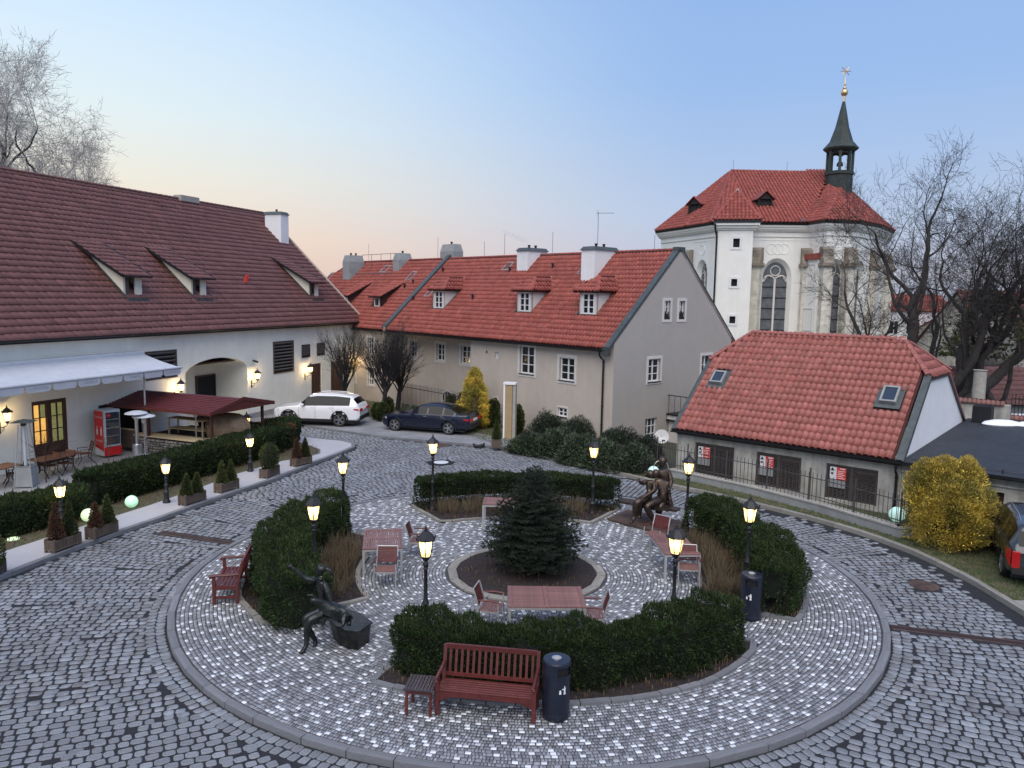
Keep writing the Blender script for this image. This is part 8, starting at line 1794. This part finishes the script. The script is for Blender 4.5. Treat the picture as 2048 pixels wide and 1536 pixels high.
skin('animal', An, [('rump', 'mid'), ('mid', 'sh'), ('sh', 'nk'), ('nk', 'hd'), ('hd', 'mz'), ('rump', 'tl'), ('tl', 'tl2'), ('rump', 'h1'), ('h1', 'h2'), ('h2', 'h3'), ('sh', 'f1'), ('f1', 'f2'), ('f2', 'f3'), ('rump', 'g1'), ('g1', 'g2')], 'bronze', st, 'mid', org=og)
m = MB(); 
for dx in (0, 3): m.tube([D(628+dx, 1195, 14.44)-og, D(621+dx, 1190, 14.42)-og, D(614+dx, 1190, 14.40)-og], [.018, .014, .005], 6)
m.build('ear', 'bronze', st, smooth=True)
zt = .44; tp = [G(x, y, zt) for x, y in ((745, 1244), (717, 1263), (692, 1260), (670, 1250), (655, 1236), (660, 1222), (690, 1216), (722, 1226))]; tp = [Vector((p.x-og.x, p.y-og.y)) for p in tp]; c_ = sum(tp, Vector((0, 0)))/8
m = MB(); m.prism([(p.x, p.y) for p in tp], zt-.03, zt); m.build('slab', 'bronze', st); lo = [c_+(p-c_)*.93 for p in tp]; m = MB(); m.add([(p.x, p.y, zt-.03) for p in lo]+[(c_.x+(p.x-c_.x)*.85+.04, c_.y+(p.y-c_.y)*.85, .0) for p in lo], [(i, (i+1) % 8, 8+(i+1) % 8, 8+i) for i in range(8)]); m.build('block', 'bronze', st)
# right: three seated figures on a plank
og = G(1300, 1040); og = Vector((og.x, og.y, 0)); st = thing('bronze_group', 'brown bronze group of three figures seated on a plank over a flat plate', 'statue', og)
pl = [G(x, y, .05) for x, y in ((1214, 1037), (1254, 1020), (1300, 1028), (1372, 1044), (1362, 1054), (1335, 1064), (1300, 1060), (1250, 1048))]; m = MB(); m.prism([(p.x-og.x, p.y-og.y) for p in pl], 0, .06); m.build('base_plate', 'rust', st)
m = MB(); a, b = D(1241, 1001, 24.3)-og, D(1357, 1020, 23.3)-og; nseg = 8
for k in range(nseg):
    p, q = a.lerp(b, k/nseg), a.lerp(b, (k+1)/nseg); w_ = .16+.16*math.sin(PI*(k+.5)/nseg); m.beam(p, q, w_*2, .07, up=(.1*math.sin(k), 0, 1))
m.build('plank', 'bronze_warm', st)
def group_fig(nm, N_, root, hd, face, hr, ex=()):
    E3 = [('pelv', 'waist'), ('waist', 'chest'), ('chest', 'nk')]
    for s in 'LR':
        for ch in (['chest', 'sh', 'el', 'wr'], ['pelv', 'hp', 'kn', 'cf', 'an', 'ft', 'to']):
            seq = [ch[0]]+[c+s for c in ch[1:] if c+s in N_]; E3 += list(zip(seq, seq[1:]))
    for s in 'LR':
        if 'wr'+s in N_:
            x, y, d = N_['wr'+s][:3]; ex_, ey_ = N_['el'+s][:2]; an = math.degrees(math.atan2(y-ey_, x-ex_)); px_, py_ = x+math.cos(math.radians(an))*2.5, y+math.sin(math.radians(an))*2.5; N_['pa'+s] = (px_, py_, d, .034, .022); E3.append(('wr'+s, 'pa'+s)); fingers(N_, E3, 'pa'+s, px_, py_, d-.02, an, 14, 5, .011)
    skin(nm, N_, E3, 'bronze_warm', st, root, org=og)
    m = MB(); head(m, D(*hd)-og, face, hr); m.sphere(D(*hd)-og+Vector((0, .02, .03)), (hr*1.05, hr*1.05, hr*1.05), 12, 8); m.build('head', 'bronze_warm', st, smooth=True)
Z = 23.75
group_fig('figure', dict(pelv=(1325, 999, Z, .16), waist=(1326, 984, Z, .11), chest=(1323, 963, Z, .15, .13), nk=(1316, 953, Z, .06), shL=(1312, 962, Z, .07), elL=(1310, 981, Z-.15, .05), wrL=(1297, 992, Z-.4, .035), shR=(1334, 966, Z, .075), elR=(1338, 988, Z, .052), wrR=(1342, 1010, Z-.1, .036),
    hpL=(1318, 1000, Z-.1, .13), knL=(1292, 1012, Z-.5, .085), cfL=(1299, 1026, Z-.45, .075), anL=(1308, 1041, Z-.4, .045), ftL=(1308, 1047, Z-.5, .045), toL=(1305, 1051, Z-.65, .03), hpR=(1324, 1004, Z, .12), knR=(1320, 1014, Z-.2, .08), cfR=(1319, 1026, Z-.1, .06), anR=(1320, 1038, Z, .045), ftR=(1322, 1042, Z-.1, .04)), 'pelv', (1312, 948, Z), Vector((-.7, -.7, -.1)), .115)
group_fig('figure', dict(pelv=(1302, 991, Z-.1, .15), waist=(1301, 980, Z-.1, .11), chest=(1300, 966, Z-.1, .14, .12), nk=(1301, 956, Z-.1, .055), shL=(1293, 962, Z-.1, .07), elL=(1284, 967, Z-.2, .05), wrL=(1279, 963, Z-.35, .036), shR=(1308, 965, Z-.1, .06), elR=(1309, 980, Z-.3, .045), wrR=(1290, 993, Z-.5, .034),
    hpL=(1296, 995, Z-.2, .12), knL=(1274, 1003, Z-.6, .085), cfL=(1271, 1018, Z-.55, .075), anL=(1269, 1034, Z-.5, .045), ftL=(1265, 1042, Z-.6, .045), toL=(1261, 1045, Z-.72, .03), hpR=(1298, 997, Z, .12), knR=(1281, 1006, Z-.3, .08), cfR=(1279, 1020, Z-.25, .065), anR=(1278, 1033, Z-.2, .045), ftR=(1281, 1037, Z-.3, .04)), 'pelv', (1301, 949, Z-.1), Vector((.2, -1, -.3)), .11)
group_fig('figure', dict(pelv=(1332, 992, Z+.35, .17), waist=(1331, 975, Z+.3, .13), chest=(1328, 952, Z+.25, .18, .14), nk=(1326, 936, Z+.22, .065), shL=(1316, 944, Z+.2, .085), elL=(1303, 953, Z+.05, .06), wrL=(1292, 950, Z-.1, .042), shR=(1339, 947, Z+.25, .085), elR=(1342, 966, Z+.15, .06), wrR=(1338, 978, Z-.05, .042),
    hpL=(1324, 1000, Z+.3, .12), knL=(1316, 1012, Z+.1, .08), cfL=(1316, 1026, Z+.2, .06), anL=(1317, 1037, Z+.3, .045), hpR=(1336, 1000, Z+.3, .12), knR=(1342, 1014, Z+.1, .07)), 'pelv', (1326, 923, Z+.2), Vector((-.5, -.8, -.3)), .125)
m = MB(); q = [D(1322+14.5*math.cos(u), 936+15*math.sin(u), Z+.3)-og for u in [2*PI*k/24 for k in range(25)]]; m.tube(q, .014, 5); m.build('hoop', 'alu', st)
# faint smoke from a distant chimney
m = MB(); rg_ = random.Random(9)
for k in range(9): q = D(1008+k*5.2, 463+k*2.3+rg_.uniform(-2, 2), 150); m.sphere(q, (rg_.uniform(.5, .9), .6, rg_.uniform(.3, .6)), 10, 8)
sm_ = m.build('smoke', None, None, smooth=True); sm_['kind'] = 'stuff'; sm_['label'] = 'faint wisp of smoke in the sky above the house roofs'
vm = bpy.data.materials.new('smoke'); vm.use_nodes = True; n_ = vm.node_tree; n_.nodes.clear(); v_ = N(n_, 'ShaderNodeVolumePrincipled'); v_.inputs['Density'].default_value = .10; v_.inputs['Color'].default_value = (.45, .42, .5, 1); oo = N(n_, 'ShaderNodeOutputMaterial'); n_.links.new(v_.outputs[0], oo.inputs['Volume']); sm_.data.materials.clear(); sm_.data.materials.append(vm)
print('objects', len(bpy.data.objects), 'tris', sum(len(m.polygons) for m in bpy.data.meshes))
